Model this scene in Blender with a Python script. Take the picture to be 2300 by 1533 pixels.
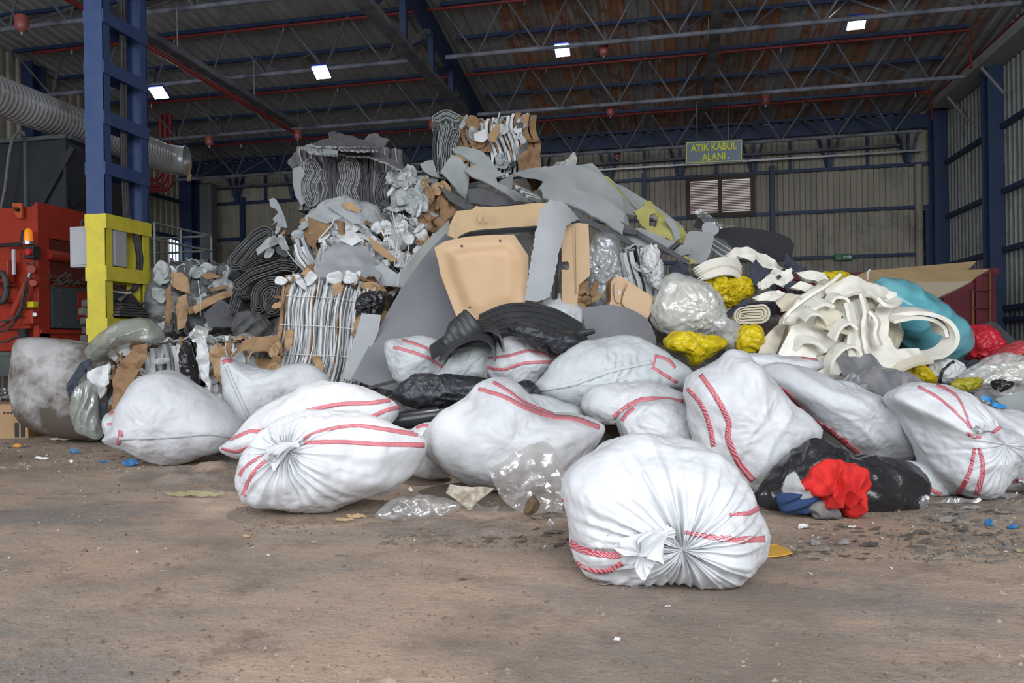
import bpy, bmesh, math, random
import numpy as np
from mathutils import Vector, Matrix, noise
from mathutils.bvhtree import BVHTree
from mathutils.geometry import delaunay_2d_cdt

for _o in list(bpy.data.objects):
    bpy.data.objects.remove(_o)
scene = bpy.context.scene
COL = scene.collection
rnd = random.Random(7)

# ---------------------------------------------------------------- camera
FPX, YAW, ROLL, HY, CAMH = 1700.0, 0.204, -0.0146, 773.0, 1.0
cam_data = bpy.data.cameras.new('camera')
cam_data.sensor_width = 36.0
cam_data.lens = FPX / 2300.0 * 36.0
cam_data.shift_y = (HY - 766.5) / 2300.0
cam_data.clip_end = 200
cam = bpy.data.objects.new('camera', cam_data)
COL.objects.link(cam)
cam.matrix_world = (Matrix.Translation((0, 0, CAMH)) @ Matrix.Rotation(YAW, 4, 'Z')
                    @ Matrix.Rotation(math.pi / 2, 4, 'X') @ Matrix.Rotation(ROLL, 4, 'Z'))
scene.camera = cam

# ---------------------------------------------------------------- world, lights, exposure
world = bpy.data.worlds.new('world')
scene.world = world
world.use_nodes = True
_bg = world.node_tree.nodes['Background']
_bg.inputs[0].default_value = (0.80, 0.88, 1.0, 1)
_bg.inputs[1].default_value = 0.85

def area_light(name, loc, target, sx, sy, power, color):
    ld = bpy.data.lights.new(name, 'AREA')
    ld.shape = 'RECTANGLE'; ld.size = sx; ld.size_y = sy
    ld.energy = power; ld.color = color
    o = bpy.data.objects.new(name, ld)
    COL.objects.link(o)
    o.location = loc
    o.rotation_euler = (Vector(target) - Vector(loc)).to_track_quat('-Z', 'Y').to_euler()
    return o
# daylight falling in through the hall's wide open gate, behind and to the right of the camera
area_light('gate_daylight', (3.2, -3.6, 4.3), (0.2, 6.5, 0.4), 9.0, 4.4, 660, (0.95, 0.98, 1.0))
# the second gate opening further along, to the left
area_light('side_gate_daylight', (-8.5, -2.5, 4.0), (-4.0, 7.5, 0.8), 5.0, 3.8, 330, (0.95, 0.97, 1.0))

scene.view_settings.view_transform = 'Standard'
scene.view_settings.look = 'None'
scene.view_settings.gamma = 1.0
scene.view_settings.use_curve_mapping = False
scene.view_settings.exposure = 0.55

# ---------------------------------------------------------------- helpers
FW = Vector((-math.sin(YAW), math.cos(YAW), 0))
RT = Vector((math.cos(YAW), math.sin(YAW), 0))
UP = Vector((0, 0, 1))
CAM = Vector((0, 0, CAMH))
_cr, _sr = math.cos(ROLL), math.sin(ROLL)

def ray(px, py):
    dx, dy = px - 1150.0, py - HY
    x = _cr * dx + _sr * dy
    y = -_sr * dx + _cr * dy
    return FW + RT * (x / FPX) - UP * (y / FPX)

def U(px, py, d):
    return CAM + ray(px, py) * d

def onY(px, py, Y):
    r = ray(px, py); return CAM + r * (Y / r.y)

def onX(px, py, X):
    r = ray(px, py); return CAM + r * (X / r.x)

def onZ(px, py, Z=0.0):
    r = ray(px, py); return CAM + r * ((Z - CAMH) / r.z)

def fd(px, py):
    """depth at which the floor meets this line of sight"""
    return (0 - CAMH) / ray(px, py).z

def tag(o, label=None, cat=None, group=None, kind=None):
    if label: o['label'] = label
    if cat: o['category'] = cat
    if group: o['group'] = group
    if kind: o['kind'] = kind
    return o

def link(name, me, mat=None, parent=None):
    o = bpy.data.objects.new(name, me)
    COL.objects.link(o)
    if mat is not None and len(me.materials) == 0:
        for m in (mat if isinstance(mat, (list, tuple)) else [mat]):
            me.materials.append(m)
    if parent is not None:
        o.parent = parent
        o.matrix_parent_inverse = Matrix.Identity(4)
    return o

def empty(name, loc=(0, 0, 0)):
    o = bpy.data.objects.new(name, None)
    COL.objects.link(o)
    o.empty_display_size = 0.1
    o.location = loc
    return o

def mesh(name, verts, faces, smooth=True, angle=None):
    me = bpy.data.meshes.new(name)
    me.from_pydata([tuple(v) for v in verts], [], faces)
    me.validate()
    if smooth:
        me.polygons.foreach_set('use_smooth', [True] * len(me.polygons))
        if angle is not None:
            me.set_sharp_from_angle(angle=math.radians(angle))
    me.update()
    return me

class MB:
    """collects verts and faces in world space, links them as one object whose origin is moved to its base"""
    def __init__(s): s.v = []; s.f = []
    def add(s, verts, faces):
        n = len(s.v); s.v += [Vector(v) for v in verts]; s.f += [tuple(i + n for i in f) for f in faces]; return s
    def box(s, c, size, rot=None):
        c = Vector(c); hx, hy, hz = (k / 2 for k in size)
        vs = [Vector((x, y, z)) for x in (-hx, hx) for y in (-hy, hy) for z in (-hz, hz)]
        if rot is not None: vs = [rot @ v for v in vs]
        return s.add([c + v for v in vs], [(0, 1, 3, 2), (4, 6, 7, 5), (0, 4, 5, 1), (2, 3, 7, 6), (0, 2, 6, 4), (1, 5, 7, 3)])
    def bar(s, a, b, w, h, up=UP):
        """square bar from a to b"""
        a = Vector(a); b = Vector(b); t = (b - a).normalized()
        side = t.cross(Vector(up))
        if side.length < 1e-4: side = t.cross(Vector((1, 0, 0)))
        side.normalize(); u = side.cross(t)
        vs = [p + side * (i * w / 2) + u * (j * h / 2) for p in (a, b) for i in (-1, 1) for j in (-1, 1)]
        return s.add(vs, [(0, 1, 3, 2), (4, 6, 7, 5), (0, 4, 5, 1), (2, 3, 7, 6), (0, 2, 6, 4), (1, 5, 7, 3)])
    def tube(s, pts, r, n=8, cap=True):
        pts = [Vector(p) for p in pts]
        rs = r if isinstance(r, (list, tuple)) else [r] * len(pts)
        vs = []; fs = []; prev = None
        for i, p in enumerate(pts):
            t = (pts[min(i + 1, len(pts) - 1)] - pts[max(i - 1, 0)])
            if t.length < 1e-9: t = Vector((0, 0, 1))
            t.normalize()
            if prev is None:
                a = t.cross(UP)
                if a.length < 1e-3: a = t.cross(Vector((1, 0, 0)))
            else:
                a = prev - t * prev.dot(t)
            a.normalize(); prev = a; b = t.cross(a)
            for k in range(n):
                an = 2 * math.pi * k / n
                vs.append(p + (a * math.cos(an) + b * math.sin(an)) * rs[i])
        m = len(pts)
        for i in range(m - 1):
            for k in range(n):
                fs.append((i * n + k, i * n + (k + 1) % n, (i + 1) * n + (k + 1) % n, (i + 1) * n + k))
        if cap:
            fs.append(tuple(range(n - 1, -1, -1))); fs.append(tuple((m - 1) * n + k for k in range(n)))
        return s.add(vs, fs)
    def grid(s, P, close=False):
        """P: list of rows of points"""
        n = len(P[0]); fs = []
        for i in range(len(P) - 1):
            for j in range(n - (0 if close else 1)):
                fs.append((i * n + j, i * n + (j + 1) % n, (i + 1) * n + (j + 1) % n, (i + 1) * n + j))
        return s.add([p for r in P for p in r], fs)
    def build(s, name, mat, parent=None, smooth=False, angle=40, bevel=0, origin=None):
        base = Vector((0, 0, 0))
        if parent is not None:
            base = Vector(parent.get('_o', (0, 0, 0)))
        elif s.v:
            if origin is not None: base = Vector(origin)
            else:
                xs = [v.x for v in s.v]; ys = [v.y for v in s.v]; zs = [v.z for v in s.v]
                base = Vector(((min(xs) + max(xs)) / 2, (min(ys) + max(ys)) / 2, min(zs)))
        me = mesh(name, [v - base for v in s.v], s.f, smooth, angle if smooth else None)
        o = link(name, me, mat, parent)
        if parent is None:
            o.location = base
        o['_o'] = tuple(base)
        if bevel:
            b = o.modifiers.new('bevel', 'BEVEL'); b.width = bevel; b.segments = 2; b.limit_method = 'ANGLE'
        return o

def thing(name, label, cat, base, group=None):
    o = empty(name, base); o['_o'] = tuple(base)
    return tag(o, label, cat, group)

# ---------------------------------------------------------------- materials
_mats = {}
def M(name, col, rough=0.6, metal=0.0, col2=None, scale=4.0, thr=(0.35, 0.65), bump=0.0, bscale=30.0, stretch=(1, 1, 1),
      dirt=None, dscale=1.5, dthr=(0.55, 0.75), trans=0.0, alpha=1.0, sheen=0.0, coat=0.0, emit=None, estr=0.0, bstretch=(1, 1, 1), ridged=False, bump2=0.0, b2scale=6.0, ior=1.45, sub=0.0):
    if name in _mats: return _mats[name]
    m = bpy.data.materials.new(name); m.use_nodes = True
    nt = m.node_tree; N = nt.nodes; L = nt.links
    b = N['Principled BSDF']
    b.inputs['Base Color'].default_value = (*col, 1)
    b.inputs['Roughness'].default_value = rough
    b.inputs['Metallic'].default_value = metal
    b.inputs['IOR'].default_value = ior
    b.inputs['Alpha'].default_value = alpha
    b.inputs['Transmission Weight'].default_value = trans
    b.inputs['Coat Weight'].default_value = coat
    if sub: 
        b.inputs['Subsurface Weight'].default_value = sub
        b.inputs['Subsurface Radius'].default_value = (0.03, 0.03, 0.03)
    if emit:
        b.inputs['Emission Color'].default_value = (*emit, 1); b.inputs['Emission Strength'].default_value = estr
    tc = N.new('ShaderNodeTexCoord')
    def mapped(st):
        mp = N.new('ShaderNodeMapping'); mp.inputs['Scale'].default_value = st
        L.new(tc.outputs['Object'], mp.inputs['Vector']); return mp.outputs[0]
    def nz(sc, st, det=5, ro=0.6):
        n = N.new('ShaderNodeTexNoise'); n.inputs['Scale'].default_value = sc; n.inputs['Detail'].default_value = det
        n.inputs['Roughness'].default_value = ro
        L.new(mapped(st), n.inputs['Vector']); return n.outputs['Fac']
    def ramp(fac, lo, hi):
        r = N.new('ShaderNodeMapRange'); r.inputs['From Min'].default_value = lo; r.inputs['From Max'].default_value = hi
        L.new(fac, r.inputs['Value']); return r.outputs['Result']
    cur = None
    def mix(fac, a, c):
        x = N.new('ShaderNodeMix'); x.data_type = 'RGBA'
        L.new(fac, x.inputs['Factor'])
        if isinstance(a, tuple): x.inputs[6].default_value = (*a, 1)
        else: L.new(a, x.inputs[6])
        x.inputs[7].default_value = (*c, 1)
        return x.outputs[2]
    if col2: cur = mix(ramp(nz(scale, stretch), *thr), col, col2)
    if dirt: cur = mix(ramp(nz(dscale, (1, 1, 1), 8, 0.7), *dthr), cur if cur is not None else col, dirt)
    if cur is not None: L.new(cur, b.inputs['Base Color'])
    last = None
    for amt, sc, st in ((bump2, b2scale, (1, 1, 1)), (bump, bscale, bstretch)):
        if amt:
            bp = N.new('ShaderNodeBump'); bp.inputs['Strength'].default_value = 1.0
            bp.inputs['Distance'].default_value = amt
            hgt = nz(sc, st)
            if ridged and amt == bump:
                nn = hgt.node; nn.noise_type = 'RIDGED_MULTIFRACTAL'; nn.inputs['Detail'].default_value = 2.0
            L.new(hgt, bp.inputs['Height'])
            if last is not None: L.new(last, bp.inputs['Normal'])
            last = bp.outputs[0]
    if last is not None: L.new(last, b.inputs['Normal'])
    _mats[name] = m
    return m

BLUE = M('blue_paint', (0.015, 0.032, 0.085), 0.5, col2=(0.02, 0.038, 0.095), scale=6, dirt=(0.04, 0.043, 0.055), dscale=3, dthr=(0.55, 0.8))
BLUEC = M('column_blue_paint', (0.026, 0.052, 0.145), 0.48, col2=(0.036, 0.062, 0.15), scale=5, dirt=(0.10, 0.11, 0.15), dscale=5, dthr=(0.6, 0.85), bump=0.0006, bscale=60)
YELLOW = M('yellow_paint', (0.62, 0.53, 0.045), 0.5, col2=(0.5, 0.43, 0.05), scale=4, dirt=(0.16, 0.14, 0.05), dscale=7, dthr=(0.6, 0.85), bump=0.0008, bscale=60)
DUSTY = M('dusty_steel', (0.16, 0.155, 0.16), 0.8, col2=(0.07, 0.075, 0.10), scale=3, bump=0.002, bscale=40)
CHORD = M('chord_tube_paint', (0.22, 0.23, 0.27), 0.6, col2=(0.06, 0.066, 0.09), scale=1.5)
WEB = M('web_bar_paint', (0.12, 0.125, 0.15), 0.6, col2=(0.065, 0.07, 0.088), scale=2)
REDPIPE = M('red_pipe_paint', (0.23, 0.022, 0.02), 0.5, col2=(0.15, 0.02, 0.02), scale=2)
PODRED = M('pod_red', (0.33, 0.07, 0.065), 0.35, col2=(0.25, 0.1, 0.095), scale=5)
GALV = M('galvanised_steel', (0.42, 0.43, 0.44), 0.38, metal=0.75, col2=(0.3, 0.3, 0.31), scale=4)
WALL = M('wall_cladding_cream', (0.34, 0.31, 0.25), 0.65, col2=(0.27, 0.25, 0.20), scale=1.2, stretch=(3, 3, 0.4), dirt=(0.075, 0.07, 0.06), dscale=0.9, dthr=(0.52, 0.78), bump=0.001, bscale=30)
WALLR = M('wall_cladding_grey', (0.27, 0.28, 0.27), 0.55, metal=0.15, col2=(0.21, 0.22, 0.21), scale=2.0, stretch=(3, 3, 0.5), dirt=(0.10, 0.10, 0.095), dscale=2.2, dthr=(0.5, 0.75))
ROOFG = M('roof_sheet_grey', (0.31, 0.31, 0.305), 0.75, col2=(0.25, 0.25, 0.245), scale=2, stretch=(2, .6, 2), dirt=(0.13, 0.125, 0.11), dscale=.7)
ROOFR = M('roof_sheet_rusty', (0.34, 0.165, 0.095), 0.9, col2=(0.34, 0.315, 0.29), scale=2.2, thr=(0.50, 0.60), stretch=(5, .34, 1), dirt=(0.12, 0.05, 0.03), dscale=1.6, dthr=(0.5, 0.7), bump=0.004, bscale=15)
ROOFM = M('roof_sheet_half_rusted', (0.30, 0.18, 0.12), 0.85, col2=(0.25, 0.25, 0.25), scale=2.0, thr=(0.42, 0.55), stretch=(5, .34, 1), dirt=(0.10, 0.06, 0.04), dscale=1.4, dthr=(0.5, 0.7))
BLACKM = M('black_steel', (0.018, 0.019, 0.021), 0.55, col2=(0.03, 0.03, 0.032), scale=3)
# ================================================================ the hall
YB, XR, XL = 22.0, 7.16, -15.1
def zroof(y): return 6.95 + 0.15 * (YB - y)

# ---- floor: packed earth over concrete
def floor_material():
    m = bpy.data.materials.new('packed_earth_floor'); m.use_nodes = True
    N = m.node_tree.nodes; L = m.node_tree.links; b = N['Principled BSDF']
    tc = N.new('ShaderNodeTexCoord')
    def noise_(sc, st=(1, 1, 1), det=8, ro=0.65, rot=0.0):
        mp = N.new('ShaderNodeMapping'); mp.inputs['Scale'].default_value = st; mp.inputs['Rotation'].default_value = (0, 0, rot)
        L.new(tc.outputs['Object'], mp.inputs['Vector'])
        n = N.new('ShaderNodeTexNoise'); n.inputs['Scale'].default_value = sc; n.inputs['Detail'].default_value = det; n.inputs['Roughness'].default_value = ro
        L.new(mp.outputs[0], n.inputs['Vector']); return n.outputs['Fac']
    def rng(f, lo, hi, a=0.0, c=1.0):
        r = N.new('ShaderNodeMapRange'); r.inputs['From Min'].default_value = lo; r.inputs['From Max'].default_value = hi
        r.inputs['To Min'].default_value = a; r.inputs['To Max'].default_value = c
        L.new(f, r.inputs['Value']); return r.outputs['Result']
    def mix(f, a, c):
        x = N.new('ShaderNodeMix'); x.data_type = 'RGBA'; L.new(f, x.inputs['Factor'])
        for s, v in ((6, a), (7, c)):
            if isinstance(v, tuple): x.inputs[s].default_value = (*v, 1)
            else: L.new(v, x.inputs[s])
        return x.outputs[2]
    big = noise_(0.7, (1, 1.0, 1), 5)
    c = mix(rng(big, 0.38, 0.62), (0.43, 0.31, 0.23), (0.37, 0.285, 0.22))
    c = mix(rng(noise_(0.8, (0.7, 1.6, 1), 5, .65, 0.5), 0.46, 0.62), c, (0.225, 0.195, 0.173))      # grey tyre-polished bands
    c = mix(rng(noise_(1.6, (0.9, 1.25, 1), 8, .72, 0.3), 0.55, 0.74), c, (0.383, 0.277, 0.203))    # pale dry dust
    c = mix(rng(noise_(3.0, (1, 1.2, 1), 9, .78), 0.52, 0.70), c, (0.158, 0.117, 0.087))          # dark damp dirt
    c = mix(rng(noise_(55, (1, 1, 1), 3, .6), 0.60, 0.70), c, (0.135, 0.102, 0.075))                 # grit
    c = mix(rng(noise_(120, (1, 1, 1), 2, .5), 0.66, 0.74), c, (0.495, 0.420, 0.345))
    c = mix(rng(noise_(0.55, (1.2, 0.8, 1), 6, .6, 1.1), 0.5, 0.66), c, (0.205, 0.162, 0.128))         # broad damp stains
    c = mix(rng(noise_(20, (1, 1.2, 1), 6, .75, 0.4), 0.58, 0.70), c, (0.36, 0.29, 0.23))              # dry scuffs
    L.new(c, b.inputs['Base Color'])
    L.new(rng(noise_(1.1, (0.7, 1.6, 1), 5), 0.4, 0.65, 0.55, 0.9), b.inputs['Roughness'])
    b1 = N.new('ShaderNodeBump'); b1.inputs['Distance'].default_value = 0.022; L.new(noise_(2.6, (1, 1.1, 1), 8), b1.inputs['Height'])
    b2 = N.new('ShaderNodeBump'); b2.inputs['Distance'].default_value = 0.008; L.new(noise_(38, (1, 1, 1), 6, .7), b2.inputs['Height'])
    L.new(b1.outputs[0], b2.inputs['Normal']); L.new(b2.outputs[0], b.inputs['Normal'])
    return m
FLOOR = floor_material()
mb = MB()
mb.box(((XL + XR) / 2, 6.0, -0.1), (XR - XL, 32.0, 0.2))
floor = mb.build('floor', FLOOR, origin=(0, 0, 0)); tag(floor, 'packed brown earth floor of the hall', kind='structure')

# ---- corrugated sheet: runs along axis a, extruded along axis e
def corrugated(p0, along, ext, nrm, length, height, pitch=0.25, depth=0.035):
    p0, along, ext, nrm = (Vector(k) for k in (p0, along, ext, nrm))
    prof = []; x = 0.0
    while x < length:
        for dx, h in ((0, 0), (0.40, 0), (0.5, 1), (0.9, 1)):
            xx = x + dx * pitch
            if xx <= length: prof.append((xx, h * depth))
        x += pitch
    prof.append((length, 0))
    mb = MB()
    mb.grid([[p0 + along * a + nrm * h for a, h in prof], [p0 + along * a + nrm * h + ext * height for a, h in prof]])
    back = [p0 - nrm * 0.02 + along * a + ext * e for a in (0, length) for e in (0, height)]
    mb.add(back, [(0, 1, 3, 2)])
    return mb

wall_back = corrugated((XL, YB, 0), (1, 0, 0), (0, 0, 1), (0, -1, 0), XR - XL, 6.95, 0.29, 0.045).build('wall_back', WALL, origin=(0, YB, 0))
tag(wall_back, 'cream corrugated metal back wall with dark blue girts', kind='structure')
wall_right = corrugated((XR, YB, 0), (0, -1, 0), (0, 0, 1), (-1, 0, 0), 25.0, 9.4, 0.22, 0.04).build('wall_right', WALLR, origin=(XR, YB, 0))
tag(wall_right, 'grey corrugated metal side wall on the right', kind='structure')
wall_left = corrugated((XL, YB, 0), (0, -1, 0), (0, 0, 1), (1, 0, 0), 25.0, 9.4, 0.27, 0.045).build('wall_left', WALL, origin=(XL, YB, 0))
tag(wall_left, 'dim cream corrugated metal side wall on the left', kind='structure')

# girts of the walls (parts of the walls)
for z in (5.63, 4.49, 3.24, 2.0):
    MB().box(((XL + XR) / 2, YB - 0.10, z), (XR - XL - 0.3, 0.10, 0.085)).build('girt', BLUE, wall_back)
    MB().box((XR - 0.10, 10.5, z - 0.12 + (0.0 if z > 5 else -0.25)), (0.10, 22.6, 0.10)).build('girt', BLUE, wall_right)
    MB().box((XL + 0.12, 12, z), (0.10, 19.6, 0.09)).build('girt', BLUE, wall_left)
MB().box((XR - 0.10, 10.5, 1.38), (0.10, 22.6, 0.10)).build('girt', BLUE, wall_right)
# wind posts and Y shaped struts above the upper girt
for x in (-13.2, -7.5, -0.62, 2.85, 6.75):
    MB().box((x, YB - 0.16, 2.9 if x < 6 else 2.2), (0.13, 0.12, 5.8 if x < 6 else 4.4)).build('wind_post', BLUE, wall_back)
x = -13.4
while x < 6.6:
    for dx in (-0.36, 0.0, 0.33):
        MB().bar((x + dx * .12, YB - 0.14, 5.68), (x + dx, YB - 0.2, 6.75), 0.06 if dx else 0.07, 0.06).build('strut', BLUE, wall_back)
    MB().bar((x + 0.98, YB - 0.12, 5.68), (x + 0.98, YB - 0.12, 6.75), 0.07, 0.07).build('strut', BLUE, wall_back)
    x += 1.97
MB().box(((XL + XR) / 2, YB - 0.19, 6.72), (XR - XL - 0.4, 0.26, 0.36)).build('eave_beam', BLUE, wall_back)
MB().box(((XL + XR) / 2, YB - 0.28, 6.12), (XR - XL - 2.2, 0.07, 0.07)).build('rail', WEB, wall_back)
MB().box((1.0, YB - 0.34, 5.93), (11.2, 0.08, 0.05)).build('cable_rail', GALV, wall_back)
MB().tube([(6.55, YB - .16, 5.6), (6.55, YB - .16, 2.2)], 0.10, 10).build('downpipe', WALL, wall_back, True)
# ledge / crane rail along the right wall
MB().box((XR - 0.32, 10.0, 6.92), (0.5, 22.0, 0.20)).build('gutter_ledge', M('ledge_grey', (.30, .31, .31), .7), wall_right)
for y in (13.5, 15.8, 18.0, 20.0):
    MB().bar((XR - 0.5, y, 6.8), (XR - 0.06, y, 6.2), 0.05, 0.05).build('bracket', GALV, wall_right)

# ---- steel columns along the walls
def wall_column(x, y, w, dpt, hgt, label):
    t = thing('steel_column', label, 'column', (x, y, 0), 'dark blue steel wall columns')
    mb = MB()
    mb.box((x, y - dpt / 2, hgt / 2), (w, 0.03, hgt)); mb.build('flange', BLUE, t)
    MB().box((x, y + dpt / 2, hgt / 2), (w, 0.03, hgt)).build('flange', BLUE, t)
    MB().box((x, y, hgt / 2), (0.03, dpt, hgt)).build('web', BLUE, t)
    return t
wall_column(XR - 0.22, 18.2, 0.30, 0.36, 6.9, 'dark blue steel column against the grey right wall nearest the camera')
wall_column(XR - 0.22, 21.55, 0.34, 0.40, 6.9, 'dark blue steel column in the far right corner of the hall')
wall_column(XL + 0.26, 21.5, 0.42, 0.42, 6.9, 'dark blue steel column in the far left corner')
wall_column(XL + 0.24, 15.5, 0.32, 0.36, 7.9, 'dark blue steel column on the left wall behind the spiral duct')
# grey boxed duct rising in the left corner
t = thing('ventilation_riser', 'grey square ventilation riser beside the far left corner column', 'duct', (-14.15, 21.4, 0))
MB().box((-14.15, 21.45, 3.1), (0.42, 0.4, 6.2)).build('riser', M('riser_grey', (0.12, 0.125, 0.13), 0.6), t, bevel=0.06)
for z in (2.0, 4.2): MB().box((-14.15, 21.45, z), (0.45, 0.43, 0.05)).build('joint_band', M('riser_band', (0.10, 0.10, 0.105), 0.6), t)

# ---- roof: one sheet per strip
ceiling = empty('ceiling', (0, 0, 0)); ceiling['_o'] = (0, 0, 0); tag(ceiling, 'sloping corrugated metal roof, grey on the left and rusty on the right', kind='structure')
x = XL; k = 0
slope = Vector((0, -1, 0.15)).normalized()
nrm = Vector((0, -0.15, -1)).normalized()
while x < XR - 0.01:
    w = min(0.53, XR - x)
    if x < -4.3: mt = ROOFG
    else: mt = (ROOFR, ROOFM, ROOFR, ROOFG, ROOFR, ROOFM)[k % 6] if x < 4.2 else (ROOFM, ROOFG, ROOFM, ROOFG)[k % 4]
    corrugated((x, YB, zroof(YB) + 0.03 + 0.006 * (k % 2)), (1, 0, 0), slope, nrm, w + (0.012 if x < XR - .6 else 0), 24.6, 0.265, 0.04).build('roof_sheet', mt, ceiling)
    x += 0.53; k += 1

# ---- three-chord roof joists along X
def joist(yb, x0, x1, label):
    zb = zroof(yb) - 1.0
    t = thing('roof_joist', label, 'roof truss', ((x0 + x1) / 2, yb, zb), 'open web roof joists')
    MB().tube([(x0, yb, zb), (x1, yb, zb)], 0.048, 10).build('bottom_chord', CHORD, t, True)
    yn, yf = yb - 0.36, yb + 0.90
    zn, zf = zroof(yn) - 0.12, zroof(yf) - 0.12
    for (y, z) in ((yn, zn), (yf, zf)):
        MB().box(((x0 + x1) / 2, y, z), (x1 - x0, 0.075, 0.075)).build('top_chord', BLUE, t)
    n = max(1, round((x1 - x0) / 1.42)); st = (x1 - x0) / n
    for i in range(n):
        xb = x0 + (i + 0.5) * st
        for (y, z) in ((yn, zn), (yf, zf)):
            for s in (-0.5, 0.5):
                MB().tube([(xb + s * 0.03, yb, zb), (xb + s * st, y, z)], 0.025, 6, False).build('web_bar', WEB, t)
    return t
for yb, nm in ((9.9, 'nearest'), (12.62, 'second'), (15.14, 'third'), (17.82, 'fourth'), (20.56, 'rearmost')):
    joist(yb, XL + 0.4, -5.1, nm + ' blue-grey roof joist under the grey sheets, left of the rafter')
    joist(yb, -4.45, XR - 0.9, nm + ' blue-grey roof joist under the rusty sheets, right of the rafter')

# ---- primary rafter along Y
def rafter(x, label):
    t = thing('roof_rafter', label, 'roof truss', (x, 14, 6.55))
    zb = 6.62
    MB().box((x, 12.6, zb), (0.26, 10.2, 0.10)).build('bottom_chord', DUSTY, t)
    a = (x, -1.5, zroof(-1.5) - 0.24); c = (x, YB - 0.3, zroof(YB) - 0.28)
    MB().bar(a, c, 0.22, 0.30).build('top_chord', BLUE, t)
    ys = [8.4, 10.1, 11.8, 13.5, 15.2, 16.7]
    for i, y in enumerate(ys):
        MB().bar((x, y, zb), (x, y, zroof(y) - 0.35), 0.12, 0.12, (1, 0, 0)).build('post', BLUE, t)
        if i < len(ys) - 1:
            MB().bar((x, y, zb), (x, ys[i + 1], zroof(ys[i + 1]) - 0.35), 0.10, 0.10, (1, 0, 0)).build('diagonal', DUSTY if i % 2 else BLUE, t)
    MB().bar((x, 17.6, zb), (x, 19.6, zroof(19.6) - 0.35), 0.16, 0.16, (1, 0, 0)).build('haunch', BLUE, t)
rafter(-4.78, 'deep dark blue rafter with dusty bottom chord where grey and rusty roof meet')

# ---- sprinkler pipes
def sprinkler(y, x0, x1, label, drop=None):
    z = zroof(y) - 0.22
    t = thing('sprinkler_pipe', label, 'pipe', ((x0 + x1) / 2, y, z), 'red sprinkler pipes under the roof')
    MB().tube([(x0, y, z), (x1, y, z)] + ([(x1, y, z - drop)] if drop else []), 0.032, 8).build('pipe', REDPIPE, t, True)
    xx = x0 + 1.0
    while xx < x1:
        MB().tube([(xx, y, z + 0.04), (xx, y, z - 0.075), (xx, y, z - 0.12)], [0.012, 0.02, 0.012], 6).build('sprinkler_head', GALV, t, True)
        xx += 2.6
    return t
sprinkler(14.75, XL + 1, XR - 1.3, 'highest red sprinkler pipe, crossing the top of the grey roof')
sprinkler(17.42, XL + 1, XR - 0.9, 'middle red sprinkler pipe running the whole width of the hall', 0.8)
sprinkler(20.15, -13.2, XR - 0.8, 'lowest red sprinkler pipe, nearest the back wall', 0.7)
t = thing('sprinkler_pipe', 'dark red fire main lying on the ledge of the right wall', 'pipe', (XR - 0.45, 12, 7.2), 'red sprinkler pipes under the roof')
MB().tube([(XR - 0.5, 1, 7.07), (XR - 0.5, 20.4, 7.07)], 0.05, 8).build('pipe', REDPIPE, t, True)
# group of three red risers bending at the left wall
for i in range(3):
    xr, zr_ = -13.27 + 0.15 * i, 5.55 - 0.14 * i
    pts = [(XL + .1, 18.0, zr_), (xr - .25, 18.0, zr_)] + [(xr - .25 + .25 * math.sin(a), 18.0, zr_ + .25 - .25 * math.cos(a)) for a in (.3, .6, .9, 1.2, 1.57)] + [(xr, 18.0, 7.3)]
    tag(MB().tube(pts, 0.06, 8).build('fire_main_riser', REDPIPE, smooth=True),
        ('innermost', 'middle', 'outermost')[i] + ' of the three bent red risers below the duct end', 'pipe', 'bent red risers on the left wall')

# ---- cable trays along Y
def tray(x, y0, z0, y1, z1, w, label, pipe=False):
    t = thing('cable_tray', label, 'cable tray', (x, (y0 + y1) / 2, min(z0, z1)))
    a, b = Vector((x, y0, z0)), Vector((x, y1, z1))
    MB().bar(a, b, w, 0.03).build('tray_bottom', DUSTY, t)
    for s in (-1, 1):
        o = Vector((s * w / 2, 0, 0.04)); MB().bar(a + o, b + o, 0.015, 0.10).build('tray_side', DUSTY, t)
    for k in range(4):
        q = [a.lerp(b, i / 14) + Vector(((k - 1.5) * w / 5 + 0.01 * math.sin(i * 2.1 + k), 0, 0.055 + 0.012 * math.sin(i * 1.7 + k * 2))) for i in range(15)]
        MB().tube(q, 0.02, 6).build('cable', DUSTY, t, True)
    if pipe:
        o = Vector((-0.02, 0, -0.14)); MB().tube([a + o, b + o], 0.045, 8).build('red_pipe', REDPIPE, t, True)
    for f_ in (0.16, 0.32, 0.6, 0.85):
        p = a.lerp(b, f_)
        MB().tube([p + Vector((-w / 2, 0, 0.05)), p + Vector((-w / 2, 0, 0.95))], 0.012, 5).build('hanger', GALV, t)
    return t
tray(-8.55, 6.0, 6.36, 16.4, 6.2, 0.2, 'dusty cable tray with a red pipe under it, hung above the left of the pile', True)
tray(1.0, 8, 7.42, 21.6, 6.9, 0.2, 'long bare cable tray hung under the rusty roof sheets')

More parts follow.
